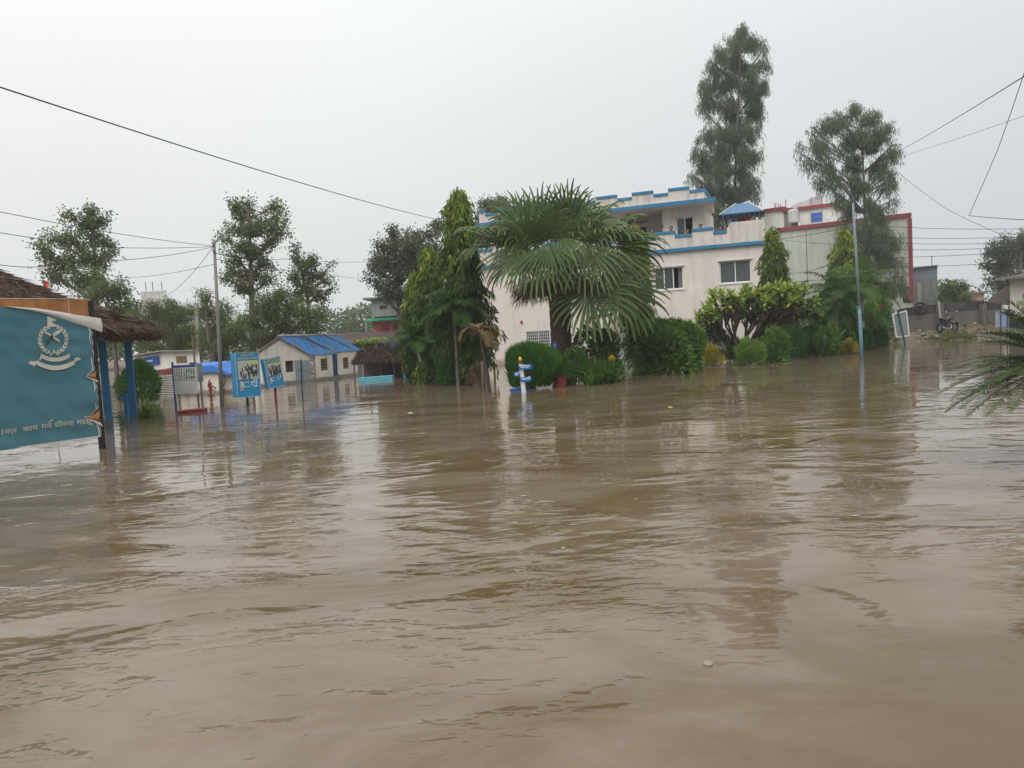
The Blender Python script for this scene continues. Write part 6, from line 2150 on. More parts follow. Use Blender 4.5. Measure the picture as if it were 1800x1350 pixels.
# ------------------------------------------------------------------ motorcycle and bicycle
def motorcycle():
    c = at(1665, 584, 45.6)
    c.z = float(gz(c.x, c.y)) + .02
    t = T('motorcycle', 'black motorcycle parked on the bank against the boundary wall', 'motorcycle', tuple(c), None, rad(24))
    def B(mb, nm, mat, par=t, **k):
        return mb.build(nm, mat, par, local=True, **k)
    for x in (-.64, .64):
        wo = B(MB().torus((x, 0, .30), (0, 1, 0), .25, .055, 24, 8), 'wheel', m_rubber, smooth=True)
        B(MB().torus((x, 0, .30), (0, 1, 0), .205, .018, 24, 6), 'rim', m_bikeblack, wo)
        sp_ = MB()
        for k in range(5):
            a = k * 1.2566
            sp_.tube([(x, 0, .30), (x + .2 * math.cos(a), 0, .30 + .2 * math.sin(a))], .018, 5)
        sp_.tube([(x, -.06, .30), (x, .06, .30)], .06, 10)
        B(sp_, 'spoke', m_signgrey, wo)
    def loft(secs):
        mb = MB(); n = 10
        vs, fs = [], []
        for (x, zc, ry, rz_) in secs:
            for k in range(n):
                a = 2 * math.pi * k / n
                vs.append((x, ry * math.cos(a), zc + rz_ * math.sin(a)))
        for i in range(len(secs) - 1):
            for k in range(n):
                fs.append((i * n + k, i * n + (k + 1) % n, (i + 1) * n + (k + 1) % n, (i + 1) * n + k))
        fs += [tuple(range(n)), tuple(range(len(vs) - n, len(vs)))]
        return mb.add(vs, fs)
    B(loft([(.42, .80, .05, .05), (.34, .82, .13, .10), (.2, .83, .15, .12), (.05, .79, .13, .10), (-.08, .74, .09, .06)]), 'fuel_tank', m_bikeblack, smooth=True)
    B(loft([(-.02, .76, .10, .05), (-.2, .74, .14, .055), (-.4, .77, .14, .055), (-.62, .84, .12, .05), (-.78, .88, .05, .03)]), 'seat', m_rubber, smooth=True)
    B(loft([(-.1, .62, .10, .10), (-.3, .64, .11, .10), (-.55, .72, .09, .07), (-.8, .82, .05, .04)]), 'side_panel', m_bikeblack, smooth=True)
    en = MB().box((.08, 0, .42), (.34, .26, .26)); en.tube([(.12, 0, .5), (.26, 0, .66)], .10, 8)
    for k in range(5): en.box((.17 + .02 * k, 0, .53 + .03 * k), (.24, .26, .012))
    B(en, 'engine', M('engine_dark', (.05, .05, .052), .5), bevel=.02)
    frm = MB()
    frm.tube([(.40, 0, .86), (.28, 0, .45), (.12, 0, .24), (-.2, 0, .28)], .025, 6)
    frm.tube([(.38, 0, .80), (-.1, 0, .70), (-.6, 0, .74)], .025, 6)
    for s in (-.09, .09):
        frm.tube([(-.16, s, .34), (-.64, s, .30)], .025, 6); frm.tube([(-.62, s, .32), (-.5, s, .72)], .03, 6)
    B(frm, 'frame', m_bikeblack)
    for s in (-.08, .08):
        B(MB().tube([(.64, s, .30), (.52, s, .62), (.42, s, .92)], [.03, .028, .022], 7), 'fork', m_chrome)
    B(MB().tube([(.30, -.36, 1.00), (.36, -.22, 1.02), (.43, -.08, .96), (.43, .08, .96), (.36, .22, 1.02), (.30, .36, 1.00)], .014, 6), 'handlebar', m_black)
    for s in (-1, 1):
        B(MB().tube([(.30, s * .26, 1.0), (.30, s * .37, 1.0)], .022, 6), 'grip', m_rubber)
        mi = B(MB().tube([(.36, s * .24, 1.02), (.38, s * .30, 1.17)], .007, 5), 'mirror', m_black)
        B(MB().ball((.385, s * .33, 1.20), (.02, .065, .045), 10, 6), 'mirror_glass', m_chrome, mi)
    B(MB().ball((.53, 0, .88), (.09, .10, .11), 10, 8), 'headlight', m_bikeblack, smooth=True)
    B(MB().ball((.585, 0, .88), (.05, .08, .085), 10, 6), 'lens', m_signwhite)
    for x, a0, a1 in ((.64, .4, 2.2), (-.64, .6, 2.6)):
        mg = MB()
        pts = [(x + .33 * math.cos(a), 0, .30 + .33 * math.sin(a)) for a in np.linspace(a0, a1, 9)]
        for i in range(8):
            a, b = pts[i], pts[i + 1]
            mg.quad((a[0], -.07, a[2]), (b[0], -.07, b[2]), (b[0], .07, b[2]), (a[0], .07, a[2]))
        B(mg, 'mudguard', m_bikeblack, smooth=True)
    B(MB().tube([(.22, -.12, .45), (.15, -.16, .24), (-.3, -.17, .26), (-.72, -.17, .36)], [.025, .025, .04, .05], 8), 'exhaust', m_chrome)
    B(MB().box((-.80, 0, .78), (.04, .14, .07)), 'tail_light', m_redpaint)
    B(MB().box((-.86, 0, .62), (.02, .18, .12)), 'number_plate', m_printdark)
    B(MB().tube([(-.05, .10, .28), (-.12, .26, .0)], .012, 5), 'side_stand', m_black)
motorcycle()

def bicycle():
    c = at(1706, 589, 44.2)
    c.z = float(gz(c.x, c.y)) + .01
    t = T('bicycle', 'old rusty brown bicycle standing at the water edge right of the motorcycle', 'bicycle', tuple(c), None, rad(-28))
    m_rb = M('bike_rust', (.13, .055, .03), .8, .3, 8)
    def B(mb, nm, mat, par=t, **k):
        return mb.build(nm, mat, par, local=True, **k)
    for x in (-.52, .54):
        wo = B(MB().torus((x, 0, .33), (0, 1, 0), .31, .02, 28, 6), 'wheel', m_rubber, smooth=True)
        s = MB()
        for k in range(14):
            a = k * 2 * math.pi / 14
            s.tube([(x, .02 * (-1) ** k, .33), (x + .3 * math.cos(a), 0, .33 + .3 * math.sin(a))], .003, 3)
        s.tube([(x, -.05, .33), (x, .05, .33)], .025, 6)
        B(s, 'spoke', m_rb, wo)
        g = MB()
        pts = [(x + .36 * math.cos(a), .33 + .36 * math.sin(a)) for a in np.linspace(.3, 2.9, 10)]
        for (a, az), (b, bz) in zip(pts[:-1], pts[1:]):
            g.quad((a, -.035, az), (b, -.035, bz), (b, .035, bz), (a, .035, az))
        B(g, 'mudguard', m_rb)
    f = MB()
    bb, st, hd, hb = (-.08, 0, .30), (-.24, 0, .80), (.34, 0, .84), (.38, 0, .70)
    for a, b in ((bb, st), (st, hd), (bb, hb), (hd, hb), (bb, (-.52, 0, .33)), (st, (-.52, 0, .33)), (hb, (.54, 0, .33))):
        f.tube([a, b], .018, 6)
    B(f, 'frame', m_rb)
    B(MB().tube([(.34, 0, .84), (.32, 0, .98), (.30, .0, 1.0)], .014, 6), 'stem', m_chrome)
    B(MB().tube([(.12, -.27, .98), (.28, -.22, 1.01), (.34, 0, 1.0), (.28, .22, 1.01), (.12, .27, .98)], .013, 6), 'handlebar', m_chrome)
    sd = MB().ball((-.28, 0, .90), (.14, .09, .035), 10, 6); sd.tube([(-.24, 0, .78), (-.27, 0, .88)], .014, 5)
    B(sd, 'saddle', m_rubber)
    rk = MB()
    for s in (-.06, .06): rk.tube([(-.32, s, .72), (-.86, s, .74)], .008, 4); rk.tube([(-.78, s, .74), (-.52, s, .34)], .007, 4)
    for k in range(5): rk.tube([(-.40 - .1 * k, -.06, .735), (-.40 - .1 * k, .06, .735)], .006, 4)
    B(rk, 'rear_rack', m_black)
    B(MB().torus(bb, (0, 1, 0), .09, .012, 16, 5), 'chain_wheel', m_black)
    for s in (-1, 1):
        B(MB().tube([(-.08, s * .05, .30), (-.08 + s * .1, s * .08, .30 - s * .12), (-.08 + s * .1, s * .16, .30 - s * .12)], .012, 5), 'pedal', m_black)
bicycle()

def lamp_post():
    b = wat(1516, 630); tp = at(1499, 352, b.y)
    t = T('street_lamp', 'pale blue street lamp post rising from the garden bed before the eucalyptus', 'street lamp', (b.x, b.y, -.8))
    B0 = Vector((b.x, b.y, -.8)); ax = tp - Vector((b.x, b.y, 0))
    f = lambda k: Vector((b.x, b.y, 0)) + ax * k
    MB().tube([B0, f(.33)], [.075, .065], 12).build('lower_shaft', m_lampblue, t, smooth=True)
    MB().tube([f(.33), f(.66), f(1.0)], [.058, .05, .042], 12).build('shaft', m_lampgrey, t, smooth=True)
    MB().tube([f(.325), f(.335)], .09, 12).build('collar', m_lampblue, t)
    e = tp + V3(-.35, -.35, .35)
    MB().tube([f(.98), tp + V3(-.05, -.05, .12), e], [.04, .035, .03], 8).build('arm', m_lampblue, t, smooth=True)
    hd = MB().ball((0, 0, 0), (.33, .10, .07), 12, 8)
    M_ = Matrix.Rotation(rad(45 + 180), 4, 'Z') @ Matrix.Rotation(rad(-28), 4, 'Y')
    hd.v = [tuple(M_ @ Vector(q) + e + V3(-.18, -.18, .12)) for q in hd.v]
    hd.build('lamp_head', m_cpole, t, smooth=True)
lamp_post()

# ------------------------------------------------------------------ far left and centre background buildings
def far_left():
    d = 75
    a, b = at(250, 520, d), at(292, 520, d)
    zt = at(270, 530, d).z
    t = T('far_cream_building', 'cream far building with roof railing showing above the left trees', 'building', (a.x, d, .2))
    MB().box(((a.x + b.x) / 2, d + .75, zt / 2), (b.x - a.x, 1.5, zt)).build('wall', m_white2, t)
    MB().box(((a.x + b.x) / 2, d + .75, zt + .1), (b.x - a.x + .4, 1.7, .2)).build('roof_slab', m_parapet, t)
    r = MB()
    for k in range(12):
        x = a.x + (b.x - a.x) * k / 11
        r.box((x, d - .1, zt + .55), (.14, .14, .7))
    r.box(((a.x + b.x) / 2, d - .1, zt + .95), (b.x - a.x + .2, .2, .12))
    r.build('railing', m_white2, t)
    q = MB()
    for x in (256, 268, 284):
        p = at(x, 500, d)
        MB().tube([(p.x, d, zt + .9), (p.x, d, zt + 1.9)], .035, 4).build('roof_rod', m_black, t)
    # pink pavilion storey with green awning and grey floor above
    d = 52
    a, b = at(657, 600, d), at(706, 600, d)
    z0, z1, z2 = at(680, 592, d).z, at(680, 563, d).z, at(680, 525, d).z
    t = T('salmon_building', 'grey and salmon building with green awning behind the garden trees', 'building', (a.x, d, .2))
    cx, wd_ = (a.x + b.x) / 2 + 1.2, b.x - a.x + 2.4
    P = (a.x, d); Uv, Nv = (1, 0), (0, -1)
    w = MB()
    wall(w, P, Uv, Nv, 0, wd_, z0, z1, [(.35, 1.15, z0 + .05, z1 - .25), (1.35, 1.75, z0 + .05, z1 - .25)], .2)
    w.fbox(P, Uv, Nv, 0, wd_, -4, -.6, z0, z1 - .01)
    w.build('salmon_wall', m_salmon, t)
    MB().fbox(P, Uv, Nv, -.2, wd_, -4, .15, .0, z0 - .002).build('lower_wall', m_conc, t)
    g = MB()
    g.hexa([(P[0] - .35, d - .7, z1 - .05), (P[0] + wd_, d - .7, z1 - .0), (P[0] + wd_, d + .2, z1 + .2), (P[0] - .35, d + .2, z1 + .15),
            (P[0] - .35, d - .7, z1 + .0), (P[0] + wd_, d - .7, z1 + .05), (P[0] + wd_, d + .2, z1 + .26), (P[0] - .35, d + .2, z1 + .21)])
    g.build('awning', M('awning_green', (.02, .22, .12), .6, .2, 4), t)
    wg = MB()
    wall(wg, P, Uv, Nv, 0.0, wd_, z1 + .28, z2, [(.55, 1.05, z1 + .75, z2 - .45)], .2)
    wg.fbox(P, Uv, Nv, 0, wd_, -4, -.3, z1 + .28, z2 - .02)
    wg.build('upper_wall', m_conc_l, t)
    MB().fbox(P, Uv, Nv, .58, 1.02, -.1, -.06, z1 + .78, z2 - .48).build('window', m_glass, t)
    MB().fbox(P, Uv, Nv, -.5, wd_, -4.2, .3, z2 + .002, z2 + .12).build('roof_slab', m_conc, t)
    # low grey-blue store and rusty roof behind the gabled house
    d = 47
    a, b = at(590, 640, d), at(690, 640, d)
    zt = at(640, 603, d).z
    t = T('grey_store', 'long low grey-blue store with rusty roof behind the gabled house', 'building', (a.x, d, -.2))
    MB().box(((a.x + b.x) / 2, d + 1.5, zt / 2 - .1), (b.x - a.x, 3, zt + .2)).build('wall', M('store_wall', (.16, .19, .20), .9, .2, 2, dirt=(.08, .08, .08), dirt_amt=.6, streak=1), t)
    rf = MB().hexa([(a.x - .4, d - .5, zt), (b.x, d - .5, zt - .1), (b.x, d + 3, zt + .6), (a.x - .4, d + 3, zt + .7), (a.x - .4, d - .5, zt + .05), (b.x, d - .5, zt - .05), (b.x, d + 3, zt + .65), (a.x - .4, d + 3, zt + .75)])
    rf.build('roof', M('rusty_roof', (.075, .05, .045), .9, .4, 3), t)
    p = at(646, 600, 50); tp = at(643, 566, 50)
    o = MB().tube([(p.x, p.y, 0), (tp.x, tp.y, tp.z)], .07, 6).build('wire_post', m_cpole, None)
    tag(o, 'short pale concrete post left of the salmon building', 'post')
m_conc_l = M('concrete_light', (.34, .34, .325), .92, .15, 2, .004, 25, dirt=(.2, .2, .19), dirt_amt=.6, streak=1)
far_left()

# ------------------------------------------------------------------ trees of the background
def fuller(lst, j=15, k=.75):
    out = list(lst)
    for x, y, r in lst:
        out.append((x + RG.uniform(-j, j), y + RG.uniform(-j, j), r * k * RG.uniform(.7, 1.1), RG.uniform(-2.2, 2.2)))
    return out
def gnd(x, y, d):
    q = at(x, y, d)
    return (q.x, q.y, max(-.8, float(gz(q.x, q.y))) - .2)
GB = 'trees behind the flooded yard'
tree('broadleaf_tree', 'loose-crowned tree left of the pole, above the thatched gazebo', gnd(152, 640, 40),
     pxclumps([(161, 370, 15), (121, 381, 15), (181, 385, 15), (146, 395, 20), (88, 414, 18), (64, 431, 14), (124, 422, 24), (161, 416, 22), (187, 425, 17), (84, 452, 20), (113, 456, 24), (150, 451, 22),
               (184, 458, 18), (198, 442, 12), (97, 484, 20), (132, 484, 22), (170, 484, 20), (75, 470, 12)], 40, 1.3), GB, l_broad, m_bark, .24, .15, .085, 230, 10, .25, .15, lean=(0, 0, 0))
tree('broadleaf_tree', 'low dense green tree just right of the gazebo roof', gnd(200, 640, 37),
     pxclumps([(185, 505, 22), (212, 512, 24), (232, 535, 22), (200, 548, 26), (160, 520, 22), (240, 560, 18), (215, 580, 22), (185, 570, 22)], 37, 1.0), GB, l_broad, m_bark, .16, .13, .075, 330, 11, .25, .15, lvb=.12)
tree('broadleaf_tree', 'tall twin-topped tree right beside the thin utility pole', gnd(440, 650, 42),
     pxclumps([(436, 354, 12), (411, 358, 13), (421, 378, 17), (440, 375, 15), (482, 360, 13), (495, 370, 13), (491, 393, 19), (470, 385, 14), (452, 403, 20), (412, 403, 18), (389, 414, 12), (425, 433, 22), (405, 446, 18),
               (482, 425, 18), (446, 447, 22), (410, 470, 18), (470, 460, 18), (399, 489, 14), (440, 484, 22), (476, 488, 17), (430, 512, 18), (500, 405, 12)], 42, 1.3), GB, l_broad, m_bark, .26, .15, .085, 235, 10, .22, .15)
tree('broadleaf_tree', 'smaller open tree behind the gabled house, right of the twin-topped one', gnd(540, 650, 43),
     pxclumps([(520, 438, 11), (526, 455, 15), (553, 452, 14), (535, 470, 17), (586, 463, 8), (517, 486, 16), (553, 480, 18), (578, 489, 14), (540, 506, 20), (568, 519, 17), (590, 505, 8), (520, 520, 16), (560, 545, 15), (575, 552, 10)], 43, 1.1), GB, l_broad, m_bark, .18, .14, .08, 245, 10, .22, .14)
tree('feathery_tree', 'drooping feathery tree hanging behind the white hall', gnd(305, 650, 44),
     pxclumps([(262, 535, 18), (240, 556, 20), (270, 545, 22), (300, 532, 20), (298, 545, 24), (325, 545, 22), (340, 540, 14), (262, 575, 20), (290, 578, 26), (322, 585, 24), (275, 608, 20), (310, 612, 24), (335, 575, 16), (345, 610, 14), (245, 595, 16)], 44, 1.2), GB, l_feath, m_bark, .2, .20, .035, 330, 13, 1.1, .13)
tree('feathery_tree', 'light green feathery tree behind the pole and small blue-roofed hut', gnd(392, 650, 38),
     pxclumps([(362, 522, 16), (360, 550, 20), (390, 545, 24), (378, 578, 24), (404, 596, 24), (420, 566, 20), (360, 602, 18), (420, 622, 18), (388, 622, 20), (350, 575, 14)], 38, 1.2), GB, l_feath, m_bark, .18, .17, .04, 380, 13, .6, .13, lvb=.1)
tree('feathery_tree', 'dark leafy mass of tree overhanging the gabled house roof', gnd(470, 655, 39),
     pxclumps([(455, 532, 24), (488, 524, 26), (520, 538, 26), (478, 560, 28), (510, 572, 25), (545, 562, 24), (440, 565, 18), (448, 592, 20), (568, 568, 14), (535, 540, 18), (470, 590, 20), (425, 590, 14)], 39, 1.3), GB, l_broad, m_bark, .22, .16, .05, 380, 13, .5, .14, lvb=-.05)
tree('dusty_tree', 'large dark dusty tree left of the tall ashoka', gnd(715, 650, 50),
     pxclumps([(700, 425, 20), (675, 470, 20), (730, 460, 26), (755, 470, 24), (745, 440, 22), (700, 460, 24), (680, 500, 18), (730, 515, 24), (765, 510, 24), (660, 470, 14), (688, 405, 12), (672, 430, 16), (690, 440, 20), (665, 455, 18), (655, 488, 16), (690, 480, 25), (718, 440, 24), (742, 412, 18), (760, 440, 24), (700, 512, 22), (738, 485, 30), (772, 480, 24), (672, 515, 14), (765, 408, 16), (722, 540, 22), (725, 410, 10)], 50, 1.5), GB, l_dark, m_bark, .3, .17, .10, 190, 10, .2, .17)
tree('dusty_tree', 'dark tree top showing behind the house left of the fan palm', gnd(862, 650, 62),
     pxclumps([(862, 362, 22), (885, 358, 14), (842, 385, 22), (878, 388, 24), (790, 402, 20), (812, 392, 18), (905, 375, 12), (770, 398, 14), (835, 410, 25), (870, 420, 25)], 62, 1.6), GB, l_dark, m_bark, .35, .2, .12, 200, 9, .2, .18)
tree('eucalyptus_tree', 'tall slender eucalyptus towering behind the pink house', gnd(1283, 600, 64),
     pxclumps(fuller([(1303, 46, 15), (1293, 68, 20), (1325, 62, 16), (1345, 72, 9), (1270, 88, 16), (1250, 112, 17), (1300, 105, 25), (1336, 108, 18), (1243, 140, 17), (1275, 140, 24), (1318, 145, 25), (1346, 140, 11), (1243, 172, 17), (1283, 180, 25), (1330, 183, 22), (1235, 192, 9),
               (1292, 214, 22), (1290, 236, 18), (1268, 226, 13), (1325, 222, 19), (1240, 235, 18), (1226, 260, 15), (1258, 255, 24), (1298, 258, 25), (1328, 265, 14), (1236, 290, 20), (1272, 295, 26), (1312, 300, 20), (1214, 305, 10), (1245, 325, 22), (1288, 335, 26), (1322, 318, 16), (1258, 360, 22),
               (1298, 362, 22), (1330, 340, 8), (1250, 390, 16), (1280, 398, 18), (1232, 345, 12)], 11), 64, 1.6, 1.05), 'eucalyptus trees', l_euc, m_bark, .22, .26, .042, 215, 13, 1.3, .17, weep=.75, top=tuple(at(1304, 40, 64)), lean=(-.3, 0, 0))
tree('eucalyptus_tree', 'broad drooping eucalyptus before the grey building, behind the street lamp', gnd(1530, 600, 52),
     pxclumps(fuller([(1500, 186, 17), (1475, 203, 18), (1528, 197, 19), (1450, 216, 15), (1425, 222, 11), (1552, 222, 17), (1405, 252, 10), (1436, 250, 20), (1488, 236, 25), (1528, 245, 23), (1568, 255, 14), (1415, 282, 12), (1448, 284, 18), (1498, 276, 22), (1548, 284, 20), (1578, 265, 9),
               (1505, 302, 16), (1498, 332, 15), (1522, 318, 13), (1436, 312, 12), (1466, 312, 13), (1562, 318, 15), (1574, 298, 10), (1470, 340, 11), (1530, 348, 17), (1490, 362, 19), (1548, 368, 20), (1572, 350, 9), (1520, 395, 24), (1562, 403, 20), (1482, 400, 16), (1542, 430, 23), (1580, 420, 13), (1502, 438, 20),
               (1560, 450, 19), (1530, 468, 20), (1590, 458, 9), (1580, 478, 15), (1592, 498, 10), (1570, 500, 13), (1470, 430, 11), (1500, 470, 16)], 11), 52, 1.6, 1.05), 'eucalyptus trees', l_euc, m_bark, .20, .24, .040, 215, 13, 1.3, .15, weep=.65, top=tuple(at(1512, 190, 52)))
tree('dusty_tree', 'dark tree at the right edge above the brown lean-to', gnd(1775, 560, 72),
     pxclumps([(1745, 440, 15), (1770, 430, 18), (1797, 425, 18), (1732, 465, 12), (1762, 462, 20), (1795, 458, 22), (1745, 488, 13), (1780, 492, 16), (1830, 440, 24), (1820, 480, 20)], 72, 1.5), GB, l_dark, m_bark, .35, .22, .12, 220, 10, .2, .17, lvb=-.1)
tree('broadleaf_tree', 'rounded green tree behind the stained boundary wall', gnd(1677, 560, 62),
     pxclumps([(1662, 508, 12), (1690, 506, 13), (1675, 516, 16), (1655, 524, 11), (1700, 522, 11), (1680, 532, 16), (1660, 536, 12), (1698, 536, 12)], 62, 1.2), GB, l_broad, m_bark, .16, .16, .09, 300, 10, .15, .17)

def far_woods():
    """the hazy line of far trees: many crowns nobody could count"""
    P, D, LV = [], [], []
    for i in range(150):
        d = RG.uniform(80, 120)
        x = RG.uniform(-40, 1900)
        top = {0: 560}.get(0)
        yt = 560 + RG.uniform(-14, 22) - .045 * (x - 500) * (1 if x > 500 else .4)
        if 1590 < x < 1900: yt += 6
        c = np.array(at(x, yt + 22, d))
        r = 32 * d / F
        n = 520
        v = unit(RG.normal(size=(n, 3))) * (RG.uniform(.3, 1, n) ** .5)[:, None]
        P.append(c + v * np.array([r, r, r * .95])); D.append(v + RG.normal(0, .6, (n, 3)))
        LV.append(np.clip(RG.normal(.45 + RG.normal(0, .12), .18, n), 0, 1))
    P = np.concatenate(P); D = np.concatenate(D); lv = np.concatenate(LV)
    n = len(P)
    m = P[:, 2] > .1
    P, D, lv = P[m], D[m], lv[m]
    n = len(P)
    o = leafcloud('far_woods', P, D, .5 * RG.uniform(.6, 1.3, n), .3, lv, l_far, None)
    tag(o, 'pale line of distant trees behind the village', 'trees', kind='stuff')
l_far = ML('leaf_far', [G(.055, .075, .045), G(.085, .11, .06), G(.12, .14, .085)], .25)
far_woods()

# ------------------------------------------------------------------ garden bed: ashokas
def wd(x, y):
    q = wat(x, y)
    return (q.x, q.y)
def ash_at(lab, x, ybase, ytop, halfpx, **k):
    b = wat(x, ybase)
    h = at(x, ytop, b.y).z
    ashoka('ashoka_tree', lab, (b.x, b.y), h, halfpx * b.y / F, **k)
ash_at('tallest weeping ashoka, yellow-green at its tip, left of the fan palm', 824, 675, 333, 52, n=300, prof=lambda f: float(np.interp(f, [0, 0.3, 0.55, 0.75, 0.9, 0.97, 1], [0.8, 1, 0.78, 0.62, 0.5, 0.32, 0.12])), tipy=.5)
ash_at('shorter weeping ashoka on the left of the tallest one', 768, 672, 432, 40, n=210, prof=lambda f: float(np.interp(f, [0, 0.4, 0.65, 0.85, 0.96, 1], [0.85, 1, 0.75, 0.5, 0.3, 0.1])), tipy=.4)
ash_at('smallest weeping ashoka at the left end of the garden bed', 740, 670, 478, 28, n=140, prof=lambda f: float(np.interp(f, [0, 0.4, 0.65, 0.85, 0.96, 1], [0.85, 1, 0.85, 0.6, 0.35, 0.1])), tipy=.4)
ash_at('weeping ashoka half hidden by the right fronds of the fan palm', 1126, 652, 393, 28, n=230, prof=lambda f: float(np.interp(f, [0, 0.5, 0.8, 0.95, 1], [0.9, 1, 0.85, 0.7, 0.3])), tipy=.42)
ash_at('weeping ashoka at the right corner of the pink house', 1364, 628, 402, 26, n=230, prof=lambda f: float(np.interp(f, [0, 0.5, 0.75, 0.9, 0.97, 1], [0.95, 1, 0.95, 0.7, 0.4, 0.15])), tipy=.42)
ash_at('bright yellow-green ashoka beside the street lamp', 1490, 610, 400, 40, n=240, prof=lambda f: float(np.interp(f, [0, 0.45, 0.65, 0.85, 0.96, 1], [0.9, 1, 0.8, 0.5, 0.3, 0.1])), tipy=.5, lvb=.06)

# ------------------------------------------------------------------ the big fan palm
def fan_palm():
    D0 = 26.5
    b = at(985, 640, D0)
    cr = at(983, 478, D0)
    t = T('fan_palm', 'large fan palm with drooping fronds and shaggy brown trunk before the pink house', 'palm', (b.x, b.y, -.6))
    w = MB()
    pts = [(b.x, b.y, -.6), (b.x, b.y, .2), ((b.x + cr.x) / 2, b.y, cr.z * .5), (cr.x, cr.y, cr.z - .55), (cr.x, cr.y, cr.z)]
    n = 26
    zz = np.linspace(-.6, cr.z - .1, n)
    pl = [(np.interp(z, [-.6, cr.z], [b.x, cr.x]), b.y, z) for z in zz]
    rr = [.34 + .015 * (i % 2) + .05 * max(0, (z - 1.6) / 2) for i, z in enumerate(zz)]
    w.tube(pl, rr, 16)
    w.build('trunk', m_barkred, t, smooth=False)
    # old leaf bases up the trunk
    for i in range(90):
        z = RG.uniform(.1, cr.z - .2)
        a = RG.uniform(0, 6.28)
        r = .35
        x, y = cr.x + r * math.cos(a), b.y + r * math.sin(a)
        MB().add([(x - .07 * math.sin(a), y + .07 * math.cos(a), z), (x + .07 * math.sin(a), y - .07 * math.cos(a), z), (x + .08 * math.cos(a), y + .08 * math.sin(a), z + .20)], [(0, 1, 2)]).build('leaf_base', m_barkred, t)
    # dead skirt
    k = 7000
    a = RG.uniform(0, 6.283, k); r = .35 + 1.25 * RG.uniform(0, 1, k) ** 1.3
    P = np.stack([cr.x + r * np.cos(a), cr.y + r * np.sin(a) * .9, cr.z - .15 - .45 * r * RG.uniform(.2, 1.0, k) + RG.normal(0, .10, k)], 1)
    Dd = np.stack([np.cos(a) * .5, np.sin(a) * .5, -np.ones(k)], 1) + RG.normal(0, .35, (k, 3))
    leafcloud('dead_skirt', P, Dd, .38 * RG.uniform(.5, 1.3, k), .022, RG.uniform(0, .75, k), l_dead, t)
    crn = np.array(cr)
    # (hub px, tip px, depth offset of hub, fan radius, droop)
    L_ = [((950, 400), (938, 325), .2, 1.5, .35), ((1000, 395), (1010, 325), .1, 1.5, .4), ((915, 405), (875, 350), .1, 1.6, .6), ((1040, 402), (1085, 350), .2, 1.6, .6),
          ((930, 425), (890, 375), -.6, 1.6, .9), ((1035, 425), (1085, 385), -.6, 1.6, .9), ((888, 425), (800, 398), -.2, 1.95, .6), ((884, 430), (800, 440), .6, 1.8, .8),
          ((1075, 425), (1165, 418), -.2, 2.05, .65), ((1085, 432), (1170, 455), .5, 1.9, .8), ((1065, 415), (1120, 375), .5, 1.7, .7),
          ((948, 436), (944, 505), -1.35, 1.95, 2), ((1028, 428), (1050, 500), -1.3, 1.9, 2), ((906, 428), (890, 495), -.9, 1.7, 2), ((990, 418), (995, 480), -1.5, 1.5, 2), ((1075, 440), (1098, 505), -.9, 1.7, 2),
          ((1036, 512), (1060, 570), -1.2, 1.9, .45), ((1088, 505), (1130, 560), -.5, 1.9, .5), ((1080, 470), (1125, 510), .6, 1.7, .9), ((896, 455), (862, 505), .5, 1.5, 1.0),
          ((960, 402), (950, 350), .9, 1.5, .5), ((1025, 402), (1045, 352), .9, 1.5, .6), ((900, 425), (850, 395), 1.2, 1.6, .7), ((985, 390), (990, 322), .5, 1.4, .3), ((925, 398), (905, 340), .7, 1.45, .45),
          ((965, 428), (955, 495), -1.5, 1.5, 2), ((1052, 440), (1072, 512), -1.2, 1.6, 2), ((922, 446), (908, 515), -1.0, 1.5, 2), ((1005, 440), (1015, 510), -1.2, 1.5, 2), ((932, 430), (902, 400), -.9, 1.5, .9), ((1050, 430), (1098, 405), -.9, 1.5, .9), ((975, 415), (968, 368), -.9, 1.4, .8), ((1012, 415), (1035, 372), -.8, 1.4, .8), ((900, 440), (860, 425), .2, 1.6, 1.0)]
    for (hx, hy), (tx, ty), dz, R, dr in L_:
        hub = np.array(at(hx, hy, D0 + dz))
        tip = np.array(at(tx, ty, D0 + dz * 1.5))
        ax = unit(tip - hub)
        pet = hub - crn
        up = np.array([0, 0, 1.0]) - ax * 0.3 + unit(pet) * .2 + np.array([0, -.25, 0])
        if abs(ax[2]) > .8:
            up = np.array([0, -1.0, .4])
        if dr == 2:        # fans folded and hanging straight down
            up = np.array([RG.normal(0, .3), -1.0, .2])
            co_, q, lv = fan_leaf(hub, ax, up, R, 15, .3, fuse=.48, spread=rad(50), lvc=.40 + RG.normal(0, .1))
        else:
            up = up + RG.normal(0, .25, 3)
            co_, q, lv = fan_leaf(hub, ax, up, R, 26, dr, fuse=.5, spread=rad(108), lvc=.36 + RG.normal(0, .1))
        mid = (crn + hub) / 2 + np.array([0, 0, .25])
        pp = curve3(crn + np.array([0, 0, -.1]), mid, hub + ax * .06, 7)
        r = MB().tube(pp, list(np.linspace(.04, .02, 7)), 5)
        fq = np.array([f for f in r.f if len(f) == 4]) + len(co_)
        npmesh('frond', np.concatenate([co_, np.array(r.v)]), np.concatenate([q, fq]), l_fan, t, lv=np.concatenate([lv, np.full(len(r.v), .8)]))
    c = at(974, 607, D0 - .5)
    MB().box((c.x + .02, c.y, c.z), (.14, .03, .22)).build('number_plate', m_signnavy, t)
    text(t, '1', .16, m_textwhite, (c.x - .02, c.y - .018, c.z - .06), (1, 0, 0))
fan_palm()

